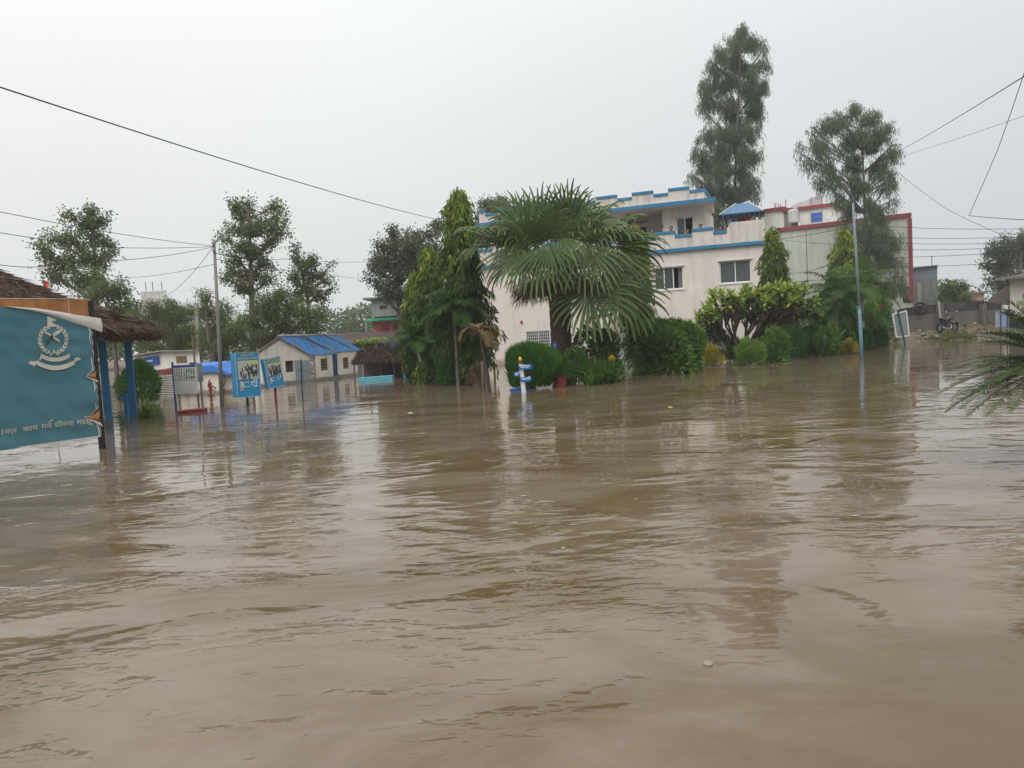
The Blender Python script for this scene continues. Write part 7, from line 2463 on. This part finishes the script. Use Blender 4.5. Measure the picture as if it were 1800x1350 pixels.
# ------------------------------------------------------------------ other palms
p = wat(808, 676); feather_palm('feather_palm', 'dark feathery palm in front of the tallest ashoka', (p.x, p.y - .6), at(812, 545, p.y - .6).z, 15, 1.55, droop=1.35, ll=.6, lw=.028, lvc=.16, el=(-.1, 1.2), bark=m_bark, nl=46, hang=.8, vee=.45)
p = wat(752, 674); feather_palm('feather_palm', 'palm with pale crossed stems at the left end of the bed', (p.x, p.y), at(728, 600, p.y).z, 13, 1.2, droop=1.3, ll=.5, lw=.03, lean=(-.45, .2), lvc=.42, nl=42, hang=.7)
p = wat(757, 674); feather_palm('feather_palm', 'short palm tuft leaning beside the pale crossed stems', (p.x, p.y + .3), at(765, 590, p.y).z, 10, 1.1, droop=1.2, ll=.45, lw=.04, lean=(.25, .1), lvc=.38)
p = wat(862, 690); feather_palm('dead_palm', 'dying slim palm with brown drooping fronds left of the round green bush', (p.x, p.y), at(851, 582, p.y).z, 9, .85, mat=l_dead, trunk_r=.05, droop=2.6, ll=.32, lw=.022, lean=(-.22, 0), lvc=.6, el=(.2, 1.0), az=[-.4, .3, -1.0, .9, 2.9, -.2, .1, 3.5, 1.9], bark=m_barkred)
p = wat(852, 688)
o = MB().tube([(p.x, p.y, -.5), (p.x - .03, p.y, .5), (p.x - .02, p.y, .95)], [.055, .05, .045], 8).build('bare_stump', m_bark, None, smooth=True)
tag(o, 'bare slim trunk stump next to the dying palm', 'stump')
p = wat(1472, 622); feather_palm('feather_palm', 'dark full palm left of the street lamp', (p.x, p.y), at(1468, 520, p.y).z, 18, 2.0, droop=1.3, ll=.6, lw=.032, nl=46, hang=.75, lvc=.2, el=(-.1, 1.3), bark=m_bark)
p = wat(1425, 628); feather_palm('feather_palm', 'dark palm between the corner ashoka and the full palm', (p.x, p.y + 2), at(1425, 540, p.y + 2).z, 14, 1.7, droop=1.2, ll=.55, lw=.032, nl=46, hang=.75, lvc=.16, el=(0, 1.3))
p = wat(1535, 616); feather_palm('feather_palm', 'yellow-green palm right of the street lamp', (p.x, p.y + 1), at(1532, 505, p.y + 1).z, 16, 1.9, droop=1.25, ll=.6, lw=.032, nl=46, hang=.75, lvc=.6, el=(-.1, 1.3))
p = wat(1507, 618); feather_palm('feather_palm', 'drooping palm tuft behind the lower street lamp shaft', (p.x, p.y + 2), at(1508, 545, p.y + 2).z, 14, 1.6, droop=1.9, ll=.5, lw=.045, lvc=.42, el=(-.2, .9))

def cycad():
    c = at(1872, 640, 8.2)
    t = T('cycad', 'dark green cycad with stiff feather fronds at the right foreground edge', 'cycad', (c.x, c.y, -.6))
    MB().lathe((c.x, c.y, 0), [(.22, -.6), (.2, .3), (.21, .6), (.16, c.z)], 12).build('trunk', m_barkred, t)
    spec = []
    for i in range(44):
        a = RG.uniform(0, 6.283)
        e = RG.uniform(-.1, 1.1)
        spec.append((a, e, RG.uniform(.8, 1.15)))
    for a, e, L in [(3.1, .12, 1.25), (3.25, -.05, 1.3), (3.4, .25, 1.2), (2.95, -.12, 1.3), (3.5, -.1, 1.3), (3.7, -.05, 1.25), (2.8, .3, 1.15), (3.15, .02, 1.3), (3.3, -.12, 1.3), (3.9, -.1, 1.2), (3.05, .18, 1.25), (3.2, .3, 1.1), (3.45, .1, 1.25), (3.6, .2, 1.2), (2.9, .05, 1.3), (3.0, -.1, 1.3)]:
        spec.append((a, e, L))
    for a, e, L in spec:
        d = (math.cos(a) * math.cos(e), math.sin(a) * math.cos(e), math.sin(e))
        co_, q, lv, rp = frond(np.array(c) + np.array([0, 0, .0]), d, L, .5, nl=60, ll=.17, lw=.011, vee=.25, hang=.12, lvc=.45 + RG.normal(0, .1), startf=.1)
        r = MB().tube(rp, list(np.linspace(.009, .003, len(rp))), 4)
        fq = np.array([f for f in r.f if len(f) == 4]) + len(co_)
        npmesh('frond', np.concatenate([co_, np.array(r.v)]), np.concatenate([q, fq]), l_cycad, t, lv=np.concatenate([lv, np.full(len(r.v), .6)]))
cycad()

# ------------------------------------------------------------------ shrubs
def bush_at(name, lab, x, yb, half, ytop, mat, n, L, W, depth=1.0, **k):
    b = wat(x, yb)
    s = b.y / F
    r = half * s
    h = at(x, ytop, b.y + r * .5).z
    return bush(name, lab, (b.x, b.y + r * depth), r, r * depth, h, mat, n, L, W, **k)
GS = 'shrubs of the garden bed'
bush_at('thuja_bush', 'bright green rounded thuja behind the direction post', 936, 686, 44, 618, l_thuja, 15000, .30, .026, up=1.7, group=GS, out=.5, lump=.2, boxy=1.0, lvb=.12)
bush_at('thuja_bush', 'dark green rounded thuja in the left garden bed', 806, 678, 42, 618, l_thuja, 11000, .28, .028, up=1.5, group=GS, out=.5, lump=.25, boxy=.9, lvb=-.02)
bush_at('low_shrub', 'low yellow-green shrub at the left end of the bed', 748, 675, 13, 640, l_lime, 1500, .10, .05, group=GS)
bush_at('low_shrub', 'twiggy brownish shrub right of the left thuja', 838, 679, 18, 645, l_dead, 1500, .14, .012, up=1.0, group=GS)
bush_at('mixed_shrub', 'mixed leafy shrub behind the red plant pot', 1012, 676, 32, 622, l_bush, 4200, .12, .05, group=GS, lump=.35, lvb=.02)
bush_at('big_leafy_bush', 'large glossy green bush right of the fan palm', 1184, 659, 56, 568, l_bush, 14000, .23, .08, up=-.1, group=GS, lump=.34, shell=.6, lvb=.16, boxy=.8)
bush_at('hedge_ball', 'dark clipped bush behind the little yellow shrub', 1266, 637, 35, 580, l_thuja, 9000, .12, .022, up=.7, group=GS, lump=.22, boxy=.9, lvb=-.05)
bush_at('yellow_shrub', 'small yellow-orange shrub left of the lime bush', 1258, 644, 16, 612, l_croton, 1500, .13, .03, up=.9, group=GS, lvb=-.1)
bush_at('lime_bush', 'rounded lime green bush under the frangipani', 1326, 642, 26, 602, l_lime, 4200, .13, .03, up=.8, group=GS)
bush_at('dark_bush', 'dark shrub right behind the lime bush', 1352, 630, 20, 588, l_thuja, 3500, .12, .025, up=.6, group=GS)
bush_at('hedge_ball', 'dark clipped bush right of the frangipani stems', 1400, 632, 27, 578, l_thuja, 8000, .12, .022, up=.7, group=GS, lump=.2, boxy=1.1, lvb=-.1)
bush_at('hedge_ball', 'second dark clipped bush, left of the white palm foot', 1441, 626, 22, 574, l_thuja, 6500, .12, .022, up=.7, group=GS, lump=.2, boxy=1.1, lvb=-.05)
bush_at('hedge_ball', 'small dark clipped bush just right of the white palm foot', 1486, 618, 15, 572, l_thuja, 4000, .12, .022, up=.7, group=GS, lump=.2, boxy=1.1)
bush_at('hedge_ball', 'dark clipped bush right of the street lamp foot', 1528, 616, 14, 580, l_thuja, 4000, .12, .022, up=.7, group=GS, lump=.2, boxy=1.1)
bush_at('hedge_ball', 'last dark clipped bush of the bed, beside the leaning sign', 1554, 612, 14, 576, l_thuja, 4000, .12, .022, up=.7, group=GS, lump=.18, boxy=.5, lvb=-.05)
bush_at('croton', 'yellow croton tuft behind the dark clipped bushes', 1427, 624, 12, 588, l_croton, 1300, .18, .045, up=.9, group=GS, lvb=.15)
bush_at('croton', 'yellow croton tuft above the lime bush', 1350, 628, 10, 586, l_croton, 700, .16, .04, up=.9, group=GS, lvb=.05)
bush_at('croton', 'low yellow croton left of the street lamp foot', 1500, 622, 13, 600, l_croton, 1200, .14, .04, up=.7, group=GS, lvb=-.1)
bush_at('filler_shrub', 'tall dark shrub thicket behind the frangipani', 1392, 618, 30, 520, l_bush, 6500, .16, .06, group=GS, lump=.35, lvb=-.1)
bush_at('filler_shrub', 'dark leafy thicket behind the palms and street lamp', 1478, 610, 60, 520, l_bush, 9500, .18, .06, group=GS, lump=.35, lvb=-.05, depth=.5)
bush_at('filler_shrub', 'leafy thicket behind the left ashoka row', 790, 664, 62, 560, l_bush, 9000, .16, .06, group=GS, lump=.3, lvb=-.1, depth=.5)
bush_at('filler_shrub', 'leafy shrub under the right fronds of the fan palm', 1062, 668, 36, 585, l_bush, 4200, .17, .06, group=GS, lump=.35, lvb=.0, depth=.7, boxy=.7)
bush_at('conifer_bush', 'dark conifer bush between the gazebo posts', 232, 712, 32, 640, l_thuja, 8000, .16, .022, up=1.0, lump=.2, lvb=-.08)
bush_at('hanging_shrub', 'thin flowering shrub reaching over the frangipani', 1345, 622, 22, 505, l_bush, 1300, .12, .05, group=GS, lump=.5)

bush_at('leafy_shrub', 'loose pale-leaved shrub between the big bush and the small yellow shrub', 1226, 640, 22, 588, l_lime, 3000, .20, .06, group=GS, lump=.45, shell=.4, lvb=-.1)
bush_at('leafy_shrub', 'ragged broad-leaved shrub right of the lime bush', 1375, 636, 20, 590, l_bush, 2600, .24, .08, group=GS, lump=.5, shell=.4, lvb=.12)
bush_at('leafy_shrub', 'ragged leafy shrub at the foot of the dark full palm', 1462, 626, 18, 585, l_bush, 2200, .24, .07, group=GS, lump=.5, shell=.4, lvb=.15)
bush_at('leafy_shrub', 'loose light-leaved shrub behind the street lamp foot', 1540, 612, 24, 545, l_lime, 3200, .22, .06, group=GS, lump=.5, shell=.35, lvb=-.15)
bush_at('leafy_shrub', 'tall ragged green shrub right of the yellow-green palm', 1562, 606, 18, 530, l_bush, 2600, .22, .06, group=GS, lump=.55, shell=.3, lvb=.05)
bush_at('leafy_shrub', 'ragged green shrub before the right frangipani limbs', 1300, 634, 14, 604, l_bush, 1200, .20, .06, group=GS, lump=.5, shell=.4, lvb=.1)
def strap_clump(lab, x, yb, half, ytop, mat, n, arch=1.0, lvc=.5, w=.035, nm='strap_plant'):
    b = wat(x, yb); s = b.y / F
    t = T(nm, lab, 'plant', (b.x, b.y, -.2), GS)
    R = half * s; h = at(x, ytop, b.y).z
    m = 7
    pts = np.zeros((n, m, 3))
    for i in range(n):
        a = RG.uniform(0, 6.283); e = RG.uniform(.3, 1.4)
        d = np.array([math.cos(a) * math.cos(e), math.sin(a) * math.cos(e), math.sin(e)])
        L = (R * math.cos(e) + h * math.sin(e)) * RG.uniform(.8, 1.2)
        p_ = np.array([b.x, b.y, -.05]) + RG.normal(0, .25 * R, 3) * np.array([1, 1, 0])
        for j in range(m):
            pts[i, j] = p_
            d = unit(d + np.array([0, 0, -arch * .22 * j / m]))
            p_ = p_ + d * L / (m - 1)
    sd = unit(np.cross(np.gradient(pts, axis=1), np.array([0, 0, 1.0])) + 1e-6)
    wv = w * np.array([.7, 1, 1.1, 1, .8, .5, .1])[None] * np.ones((n, 1))
    co_, q = strips(pts, sd, wv)
    npmesh('foliage', co_, q, mat, t, lv=np.repeat(np.clip(RG.normal(lvc, .18, n), 0, 1), m * 2))
strap_clump('broad strap-leaved green clump at the foot of the fan palm', 1062, 672, 40, 632, l_bush, 190, 1.2, .6, .075)
strap_clump('yellow-green spiky plant at the gazebo corner post', 258, 733, 24, 697, l_lime, 110, 1.0, .75, .03)
strap_clump('spiky tuft half under water left of the right big bush', 1040, 676, 20, 650, l_bush, 90, 1.2, .5, .05)

def banana():
    for lab, x, d, yt in (('banana plant with pale torn leaves behind the thatched shed', 640, 43, 596), ('second banana plant nearer the salmon building', 664, 44, 592)):
        b = at(x, 650, d)
        t = T('banana_plant', lab, 'plant', (b.x, b.y, -.8), 'banana plants')
        z = at(x, yt + 14, d).z
        MB().tube([(b.x, b.y, -.8), (b.x, b.y, z)], [.14, .08], 8).build('stem', m_barkpale, t)
        for i in range(8):
            a = i * .785 + RG.uniform(-.2, .2)
            m = 8
            dv = np.array([math.cos(a) * .6, math.sin(a) * .6, .8]); p_ = np.array([b.x, b.y, z - .1])
            pts = np.zeros((1, m, 3))
            for j in range(m):
                pts[0, j] = p_; dv = unit(dv + np.array([0, 0, -.16 * j / 2])); p_ = p_ + dv * .17
            sd = unit(np.cross(np.gradient(pts, axis=1), np.array([0, 0, 1.0])))
            co_, q = strips(pts, sd, np.array([[.06, .22, .3, .32, .3, .26, .18, .04]]))
            npmesh('leaf', co_, q, l_lime, t, lv=np.full(len(co_), RG.uniform(.4, .95)))
banana()

def frangipani():
    b = wat(1302, 634)
    D0 = b.y
    t = T('frangipani_tree', 'low spreading frangipani with bare forked limbs and pale green leaf rosettes', 'tree', (b.x, b.y, -.6))
    w = MB()
    tips = []
    px_tips = [(1228, 560), (1240, 540), (1255, 555), (1250, 530), (1272, 535), (1290, 525), (1285, 545), (1308, 520), (1300, 540), (1322, 530), (1335, 512), (1330, 545), (1350, 505), (1352, 530), (1370, 510), (1372, 535),
               (1390, 515), (1392, 540), (1408, 525), (1268, 515), (1360, 555), (1318, 510), (1380, 505), (1240, 556), (1342, 522), (1402, 545), (1262, 548), (1312, 548), (1385, 528), (1365, 520)]
    groups = {}
    for x, y in px_tips:
        d = RG.uniform(-1.1, 1.1)
        q = np.array(at(x, y + 6, D0 + d))
        k = (int((x - 1225) // 38), int(d > 0))
        groups.setdefault(k, []).append(q)
    root = np.array([b.x, b.y, -.6])
    fork = np.array([b.x, b.y, .12])
    w.tube([root, fork], [.13, .11], 8)
    for k, qs in groups.items():
        c = sum(qs) / len(qs)
        n1 = fork + (c - fork) * .45 + RG.normal(0, .08, 3)
        n1[2] = fork[2] + (c[2] - fork[2]) * .36
        w.tube([fork, (fork + n1) / 2 + RG.normal(0, .05, 3), n1], [.075, .065, .055], 7)
        for q in qs:
            n2 = n1 + (q - n1) * .5 + RG.normal(0, .07, 3)
            n2[2] = n1[2] + (q[2] - n1[2]) * .42
            w.tube([n1, n2, q - np.array([0, 0, .12]), q], [.048, .042, .036, .03], 6)
            tips.append(q)
            for s in range(3):
                q2 = q + RG.normal(0, .28, 3) * np.array([1, 1, .5])
                w.tube([n2, (n2 + q2) / 2 + np.array([0, 0, -.05]), q2], [.038, .034, .028], 5)
                tips.append(q2)
    w.build('trunk', m_frangi, t, smooth=True)
    for q in tips:
        n = 15
        a = np.arange(n) * 2.399 + RG.uniform(0, 6)
        e = np.linspace(-.15, 1.15, n) + RG.normal(0, .08, n)
        d = np.stack([np.cos(a) * np.cos(e), np.sin(a) * np.cos(e), np.sin(e)], 1)
        L = .50 * RG.uniform(.75, 1.15, n)
        m = 6
        pts = np.zeros((n, m, 3)); p_ = np.tile(q, (n, 1)); dd = d.copy()
        for j in range(m):
            pts[:, j] = p_
            dd = unit(dd + np.array([0, 0, -.13 * j]) * .5)
            p_ = p_ + dd * (L / (m - 1))[:, None]
        sd = unit(np.cross(np.gradient(pts, axis=1), np.array([0, 0, 1.0])) + 1e-6)
        wv = .145 * np.array([.2, .6, .95, 1.0, .7, .06])[None] * np.ones((n, 1))
        co_, qd = strips(pts, sd, wv)
        lv = np.clip(RG.normal(.55, .15, n) + (RG.uniform(0, 1, n) < .02) * .5, 0, 1)
        npmesh('leaf_rosette', co_, qd, l_frangi, t, lv=np.repeat(lv, m * 2))
frangipani()

def flowers():
    for x, y, d in ((1332, 510, 34), (1548, 538, 37)):
        c = at(x, y, d)
        n = 10
        dr = unit(RG.normal(size=(n, 3)))
        o = leafcloud('hibiscus_flower', np.array(c) + dr * .02, dr, .11, .09, RG.uniform(0, 1, n), l_red, None)
        tag(o, 'red hibiscus flower above the frangipani' if x < 1400 else 'small red flower right of the street lamp', 'flower', 'red flowers')
flowers()

# ------------------------------------------------------------------ people on the terrace
def person(label, px_, py_, back, shirt, turn=0.0, h=1.45, lean=.12):
    """standing figure behind the parapet; (px, py) is where the head shows"""
    Pq = shift(-back)
    u, zh = onplane(px_, py_, Pq, U0)
    x, y = Pq[0] + U0[0] * u, Pq[1] + U0[1] * u
    z0 = ZB + .10
    s = 1.08
    dz = min(0.0, (zh - z0) / s - 1.60)      # seated on a stool: pelvis lowered, knees bent
    rz = math.atan2(-N0[0] * 0 + N0[0], -N0[1]) + turn
    t = T('person', label, 'person', (x, y, z0), 'people watching from the terrace', math.atan2(N0[1], N0[0]) + math.pi / 2 + turn)
    # local frame: -y is forward
    f = -lean
    J = [((0, 0, .92), (.125, .10)), ((0, f * .3, 1.12), (.12, .095)), ((0, f * .8, 1.34), (.155, .10)), ((0, f, 1.46), (.055, .055)),
         ((0, f - .02, 1.53), (.072, .082)), ((0, f - .02, 1.61), (.082, .098)), ((0, f, 1.68), (.062, .072)), ((0, f - .125, 1.575), (.012, .014)),
         ((.19, f * .8, 1.36), (.055, .055)), ((.25, f - .05, 1.10), (.042, .042)), ((.17, f - .26, 1.02), (.03, .03)), ((.13, f - .34, 1.03), (.028, .02)),
         ((-.19, f * .8, 1.36), (.055, .055)), ((-.25, f - .05, 1.10), (.042, .042)), ((-.17, f - .26, 1.02), (.03, .03)), ((-.13, f - .34, 1.03), (.028, .02)),
         ((.10, 0, .84), (.085, .09)), ((.11, -.02, .48), (.055, .06)), ((.11, .02, .09), (.038, .04)), ((.11, -.14, .03), (.035, .025)),
         ((-.10, 0, .84), (.085, .09)), ((-.11, -.02, .48), (.055, .06)), ((-.11, .02, .09), (.038, .04)), ((-.11, -.14, .03), (.035, .025))]
    E_ = [(0, 1), (1, 2), (2, 3), (3, 4), (4, 5), (5, 6), (5, 7), (2, 8), (8, 9), (9, 10), (10, 11), (2, 12), (12, 13), (13, 14), (14, 15), (0, 16), (16, 17), (17, 18), (18, 19), (0, 20), (20, 21), (21, 22), (22, 23)]
    J = [((j[0][0], j[0][1], j[0][2] + (dz if i < 16 else 0)), j[1]) for i, j in enumerate(J)]
    for i0, sx in ((16, 1), (20, -1)):
        pz = .92 + dz
        J[i0] = ((.10 * sx, -.05, max(.2, pz - .04)), (.085, .08))
        J[i0 + 1] = ((.13 * sx, -.40, max(.36, pz - .02)), (.06, .06))
        J[i0 + 2] = ((.13 * sx, -.36, .09), (.04, .042))
        J[i0 + 3] = ((.13 * sx, -.50, .03), (.035, .025))
    me = bpy.data.meshes.new('body')
    me.from_pydata([tuple(c * s for c in j[0]) for j in J], E_, [])
    o = bpy.data.objects.new('body', me)
    COL.objects.link(o)
    o.modifiers.new('skin', 'SKIN')
    for i, j in enumerate(J):
        me.skin_vertices[0].data[i].radius = (j[1][0] * s, j[1][1] * s)
    me.skin_vertices[0].data[0].use_root = True
    ss = o.modifiers.new('sub', 'SUBSURF'); ss.levels = 1; ss.render_levels = 1
    dg = bpy.context.evaluated_depsgraph_get()
    bm_ = bpy.data.meshes.new_from_object(o.evaluated_get(dg))
    bpy.data.objects.remove(o)
    bm_.name = 'body'
    for m_ in (m_skin, M('shirt', shirt, .85, .1, 8), M('trousers', (.03, .035, .05), .85, .1, 8)):
        bm_.materials.append(m_)
    for p_ in bm_.polygons:
        c = p_.center / s
        c.z -= dz if c.z > .55 + dz else 0
        p_.material_index = 0 if (c.z > 1.43 or (c.y < f - .12 and c.z > .95 and c.z < 1.3) or c.z < .06) else (1 if c.z > .9 else 2)
        p_.use_smooth = True
    ob = bpy.data.objects.new('body', bm_)
    COL.objects.link(ob)
    ob.parent = t
    hr = MB().ball((0, (f + .025) * s, (1.635 + dz) * s), (.098 * s, .105 * s, .095 * s), 12, 8)
    hr.v = [(q[0], q[1], max(q[2], (1.60 + dz - (.06 if q[1] > (f + .02) * s else -.015)) * s)) for q in hr.v]
    hr.build('hair', m_hair, t, smooth=True, local=True)
person('person in a pale shirt leaning on the terrace parapet, leftmost of the clear heads', 1148, 407, 1.0, (.30, .32, .33))
person('person in a dark shirt by the pillar left of the upper window', 1180, 402, .9, (.05, .05, .07))
person('person in a red top before the open upper window', 1207, 407, 1.1, (.42, .03, .05), .4)
person('person in a brown shirt right of the upper window', 1232, 398, .9, (.15, .08, .05))
person('person peering over the low parapet beside the blue shelter', 1267, 402, 1.2, (.10, .06, .05))
person('person mostly hidden behind the palm frond on the terrace', 1069, 418, 1.0, (.30, .08, .05))

# ------------------------------------------------------------------ wires
def cable(label, pts, sag=.0, r=.012, cat='cable', n=24, group='overhead wires'):
    """pts: list of (px, py, depth); straight spans with a little sag"""
    W_ = [at(*q) for q in pts]
    path = []
    for a, b in zip(W_[:-1], W_[1:]):
        for i in range(n):
            f = i / n
            q = a.lerp(b, f)
            q.z -= sag * 4 * f * (1 - f)
            path.append(q)
    path.append(W_[-1])
    o = MB().tube(path, r, 5).build('overhead_wire', m_cable, None, smooth=True)
    tag(o, label, cat, group)
cable('long black cable crossing the sky from the left edge down to the ashoka', [(-40, 140, 9), (775, 387, 30)], .12, .0095)
cable('upper wire from the left edge to the thin pole top', [(-30, 366, 14), (375, 432, 22.8)], .08, .007)
cable('middle wire from the left edge to the thin pole top', [(-30, 404, 14), (200, 435, 19), (375, 433, 22.8)], .03, .007)
cable('lower wire from the left edge to the thin pole top', [(-30, 460, 14), (120, 461, 17), (375, 434, 22.8)], .10, .007)
cable('slack wire hanging from the thin pole to the white hall roof', [(376, 432, 22.8), (285, 522, 40)], .25, .008)
cable('thin wire from the thin pole to the gazebo trees', [(378, 464, 22.8), (215, 488, 37)], .1, .008)
cable('wire running right from the thin pole to the dusty tree', [(378, 445, 22.8), (500, 455, 34), (660, 459, 48)], .1, .010)
cable('lower wire from the thin pole to the dusty tree', [(378, 455, 22.8), (560, 478, 38), (650, 489, 48)], .1, .010)
for i, (ya, yb) in enumerate(((552, 549), (558, 555), (563, 561))):
    cable(('top', 'middle', 'bottom')[i] + ' wire of the three strung to the concrete pole behind the hall', [(200, ya + 6, 34), (345, yb, 40)], .05, .011)
for i, (ya, yb) in enumerate(((582, 572), (588, 579), (594, 586))):
    cable(('top', 'middle', 'bottom')[i] + ' wire of the three running to the short post by the salmon building', [(350, ya - 30, 40), (545, ya, 46), (645, yb, 50)], .05, .010)
cable('guy wire slanting from the white hall roof', [(353, 602, 40), (420, 640, 30)], .02, .010)
cable('thick wire slanting up from the eucalyptus to the right edge', [(1583, 264, 50), (1810, 128, 16)], .05, .012)
cable('thin wire below the thick slanting one', [(1583, 275, 50), (1810, 200, 26)], .05, .008)
cable('steep wire dropping from the top right corner', [(1803, 120, 16), (1755, 260, 19), (1703, 379, 22)], .02, .008)
cable('level wire from the steep one out to the right edge', [(1703, 379, 22), (1810, 387, 16)], .01, .008)
cable('long faint wire falling from the eucalyptus towards the right', [(1575, 300, 50), (1660, 365, 46), (1760, 412, 44)], .05, .012)
for i, (ya, yb) in enumerate(((400, 402), (419, 416), (428, 426), (440, 433), (454, 440), (470, 458))):
    cable(('first', 'second', 'third', 'fourth', 'fifth', 'lowest')[i] + ' of the six wires right of the street lamp, counted from the top', [(1504, ya - 6 + i, 38), (1810, yb, 30)], .1, .010)
cable('dark wire across the grey building from the corner bracket', [(1372, 420, 59), (1500, 398, 40)], .05, .018)
cable('second wire across the grey building wall', [(1372, 421, 59), (1504, 432, 38)], .05, .013)
cable('slanting wire low on the grey building wall', [(1390, 480, 57), (1500, 442, 38)], .3, .016)

# ------------------------------------------------------------------ flotsam
def flotsam():
    n = 150
    m = MB()
    for i in range(n):
        for _ in range(30):
            x = RG.uniform(150, 1750); y = RG.uniform(690, 1000)
            if RG.uniform() < math.exp(-(y - 690) / 110): break
        c = wat(x, y)
        s = RG.uniform(.005, .017) * (2.0 if i % 23 == 0 else 1)
        k = 6
        a0 = RG.uniform(0, 6)
        st = RG.uniform(1, 2.6)
        m.add([(c.x + s * st * math.cos(a0 + a) * RG.uniform(.6, 1.1), c.y + s * math.sin(a0 + a) * RG.uniform(.6, 1.1), .006) for a in np.arange(k) * 1.047], [tuple(range(k))])
    o = m.build('floating_flecks', M('foam_flecks', (.38, .34, .28), .8, .3, 8), None)
    tag(o, 'pale flecks of foam and litter drifting on the muddy water', 'litter', kind='stuff')
    lit = [(1178, 716, .05, .14, 'leaf', 'yellow-green leaf drifting before the fan palm', (.3, .3, .06)), (722, 726, .07, .08, 'sheet', 'pale foam scrap drifting before the garden bed', (.55, .5, .42)),
           (1245, 1169, .025, .035, 'scrap', 'small pale foam scrap on the near water', (.24, .20, .155)), (518, 722, .08, .05, 'scrap', 'pinkish scrap floating by the tilted box sign', (.5, .3, .27)), (1050, 711, .06, .05, 'scrap', 'dark clod floating right of the red pot', (.05, .04, .03))]
    for x, y, a, b, nm, lab, col in lit:
        c = wat(x, y)
        vs = [(c.x + a * math.cos(t_) * RG.uniform(.7, 1.1), c.y + b * math.sin(t_) * RG.uniform(.7, 1.1), .010) for t_ in np.arange(8) * .785]
        mb = MB().add(vs + [(q[0], q[1], -.01) for q in vs], [tuple(range(8))] + [(i, i + 8, (i + 1) % 8 + 8, (i + 1) % 8) for i in range(8)])
        o = mb.build('floating_' + nm, M('float_' + nm, col, .8), None)
        tag(o, lab, 'litter', 'bits floating on the flood')
flotsam()

def flag():
    b = at(79, 520, 30); tp = at(76, 492, 30)
    t = T('red_flag', 'small red flag on a thin stick above the gazebo thatch', 'flag', (b.x, b.y, -.8))
    MB().tube([(b.x, b.y, -.8), (tp.x, tp.y, tp.z)], .02, 5).build('stick', m_wood, t)
    MB().add([(tp.x, tp.y, tp.z), (tp.x + .22, tp.y + .03, tp.z - .10), (tp.x + .12, tp.y + .05, tp.z - .16), (tp.x + .26, tp.y, tp.z - .30), (tp.x + .01, tp.y, tp.z - .30)], [(0, 1, 2), (0, 2, 4), (2, 3, 4)]).build('cloth', m_textred, t)
flag()

# ------------------------------------------------------------------ damp morning haze
def haze():
    m = bpy.data.materials.new('haze_air')
    m.use_nodes = True
    nt = m.node_tree
    nt.nodes.remove(nt.nodes['Principled BSDF'])
    v = N(nt, 'ShaderNodeVolumePrincipled')
    v.inputs['Color'].default_value = (0.93, 0.96, 1.0, 1)
    v.inputs['Density'].default_value = 0.0008
    lk(nt, v.outputs[0], nt.nodes['Material Output'].inputs['Volume'])
    b = MB().box((0, 160, 15.0), (510, 410, 34))
    o = b.build('haze', m)
    tag(o, 'thin damp haze over the flooded yard', 'haze', kind='stuff')
haze()
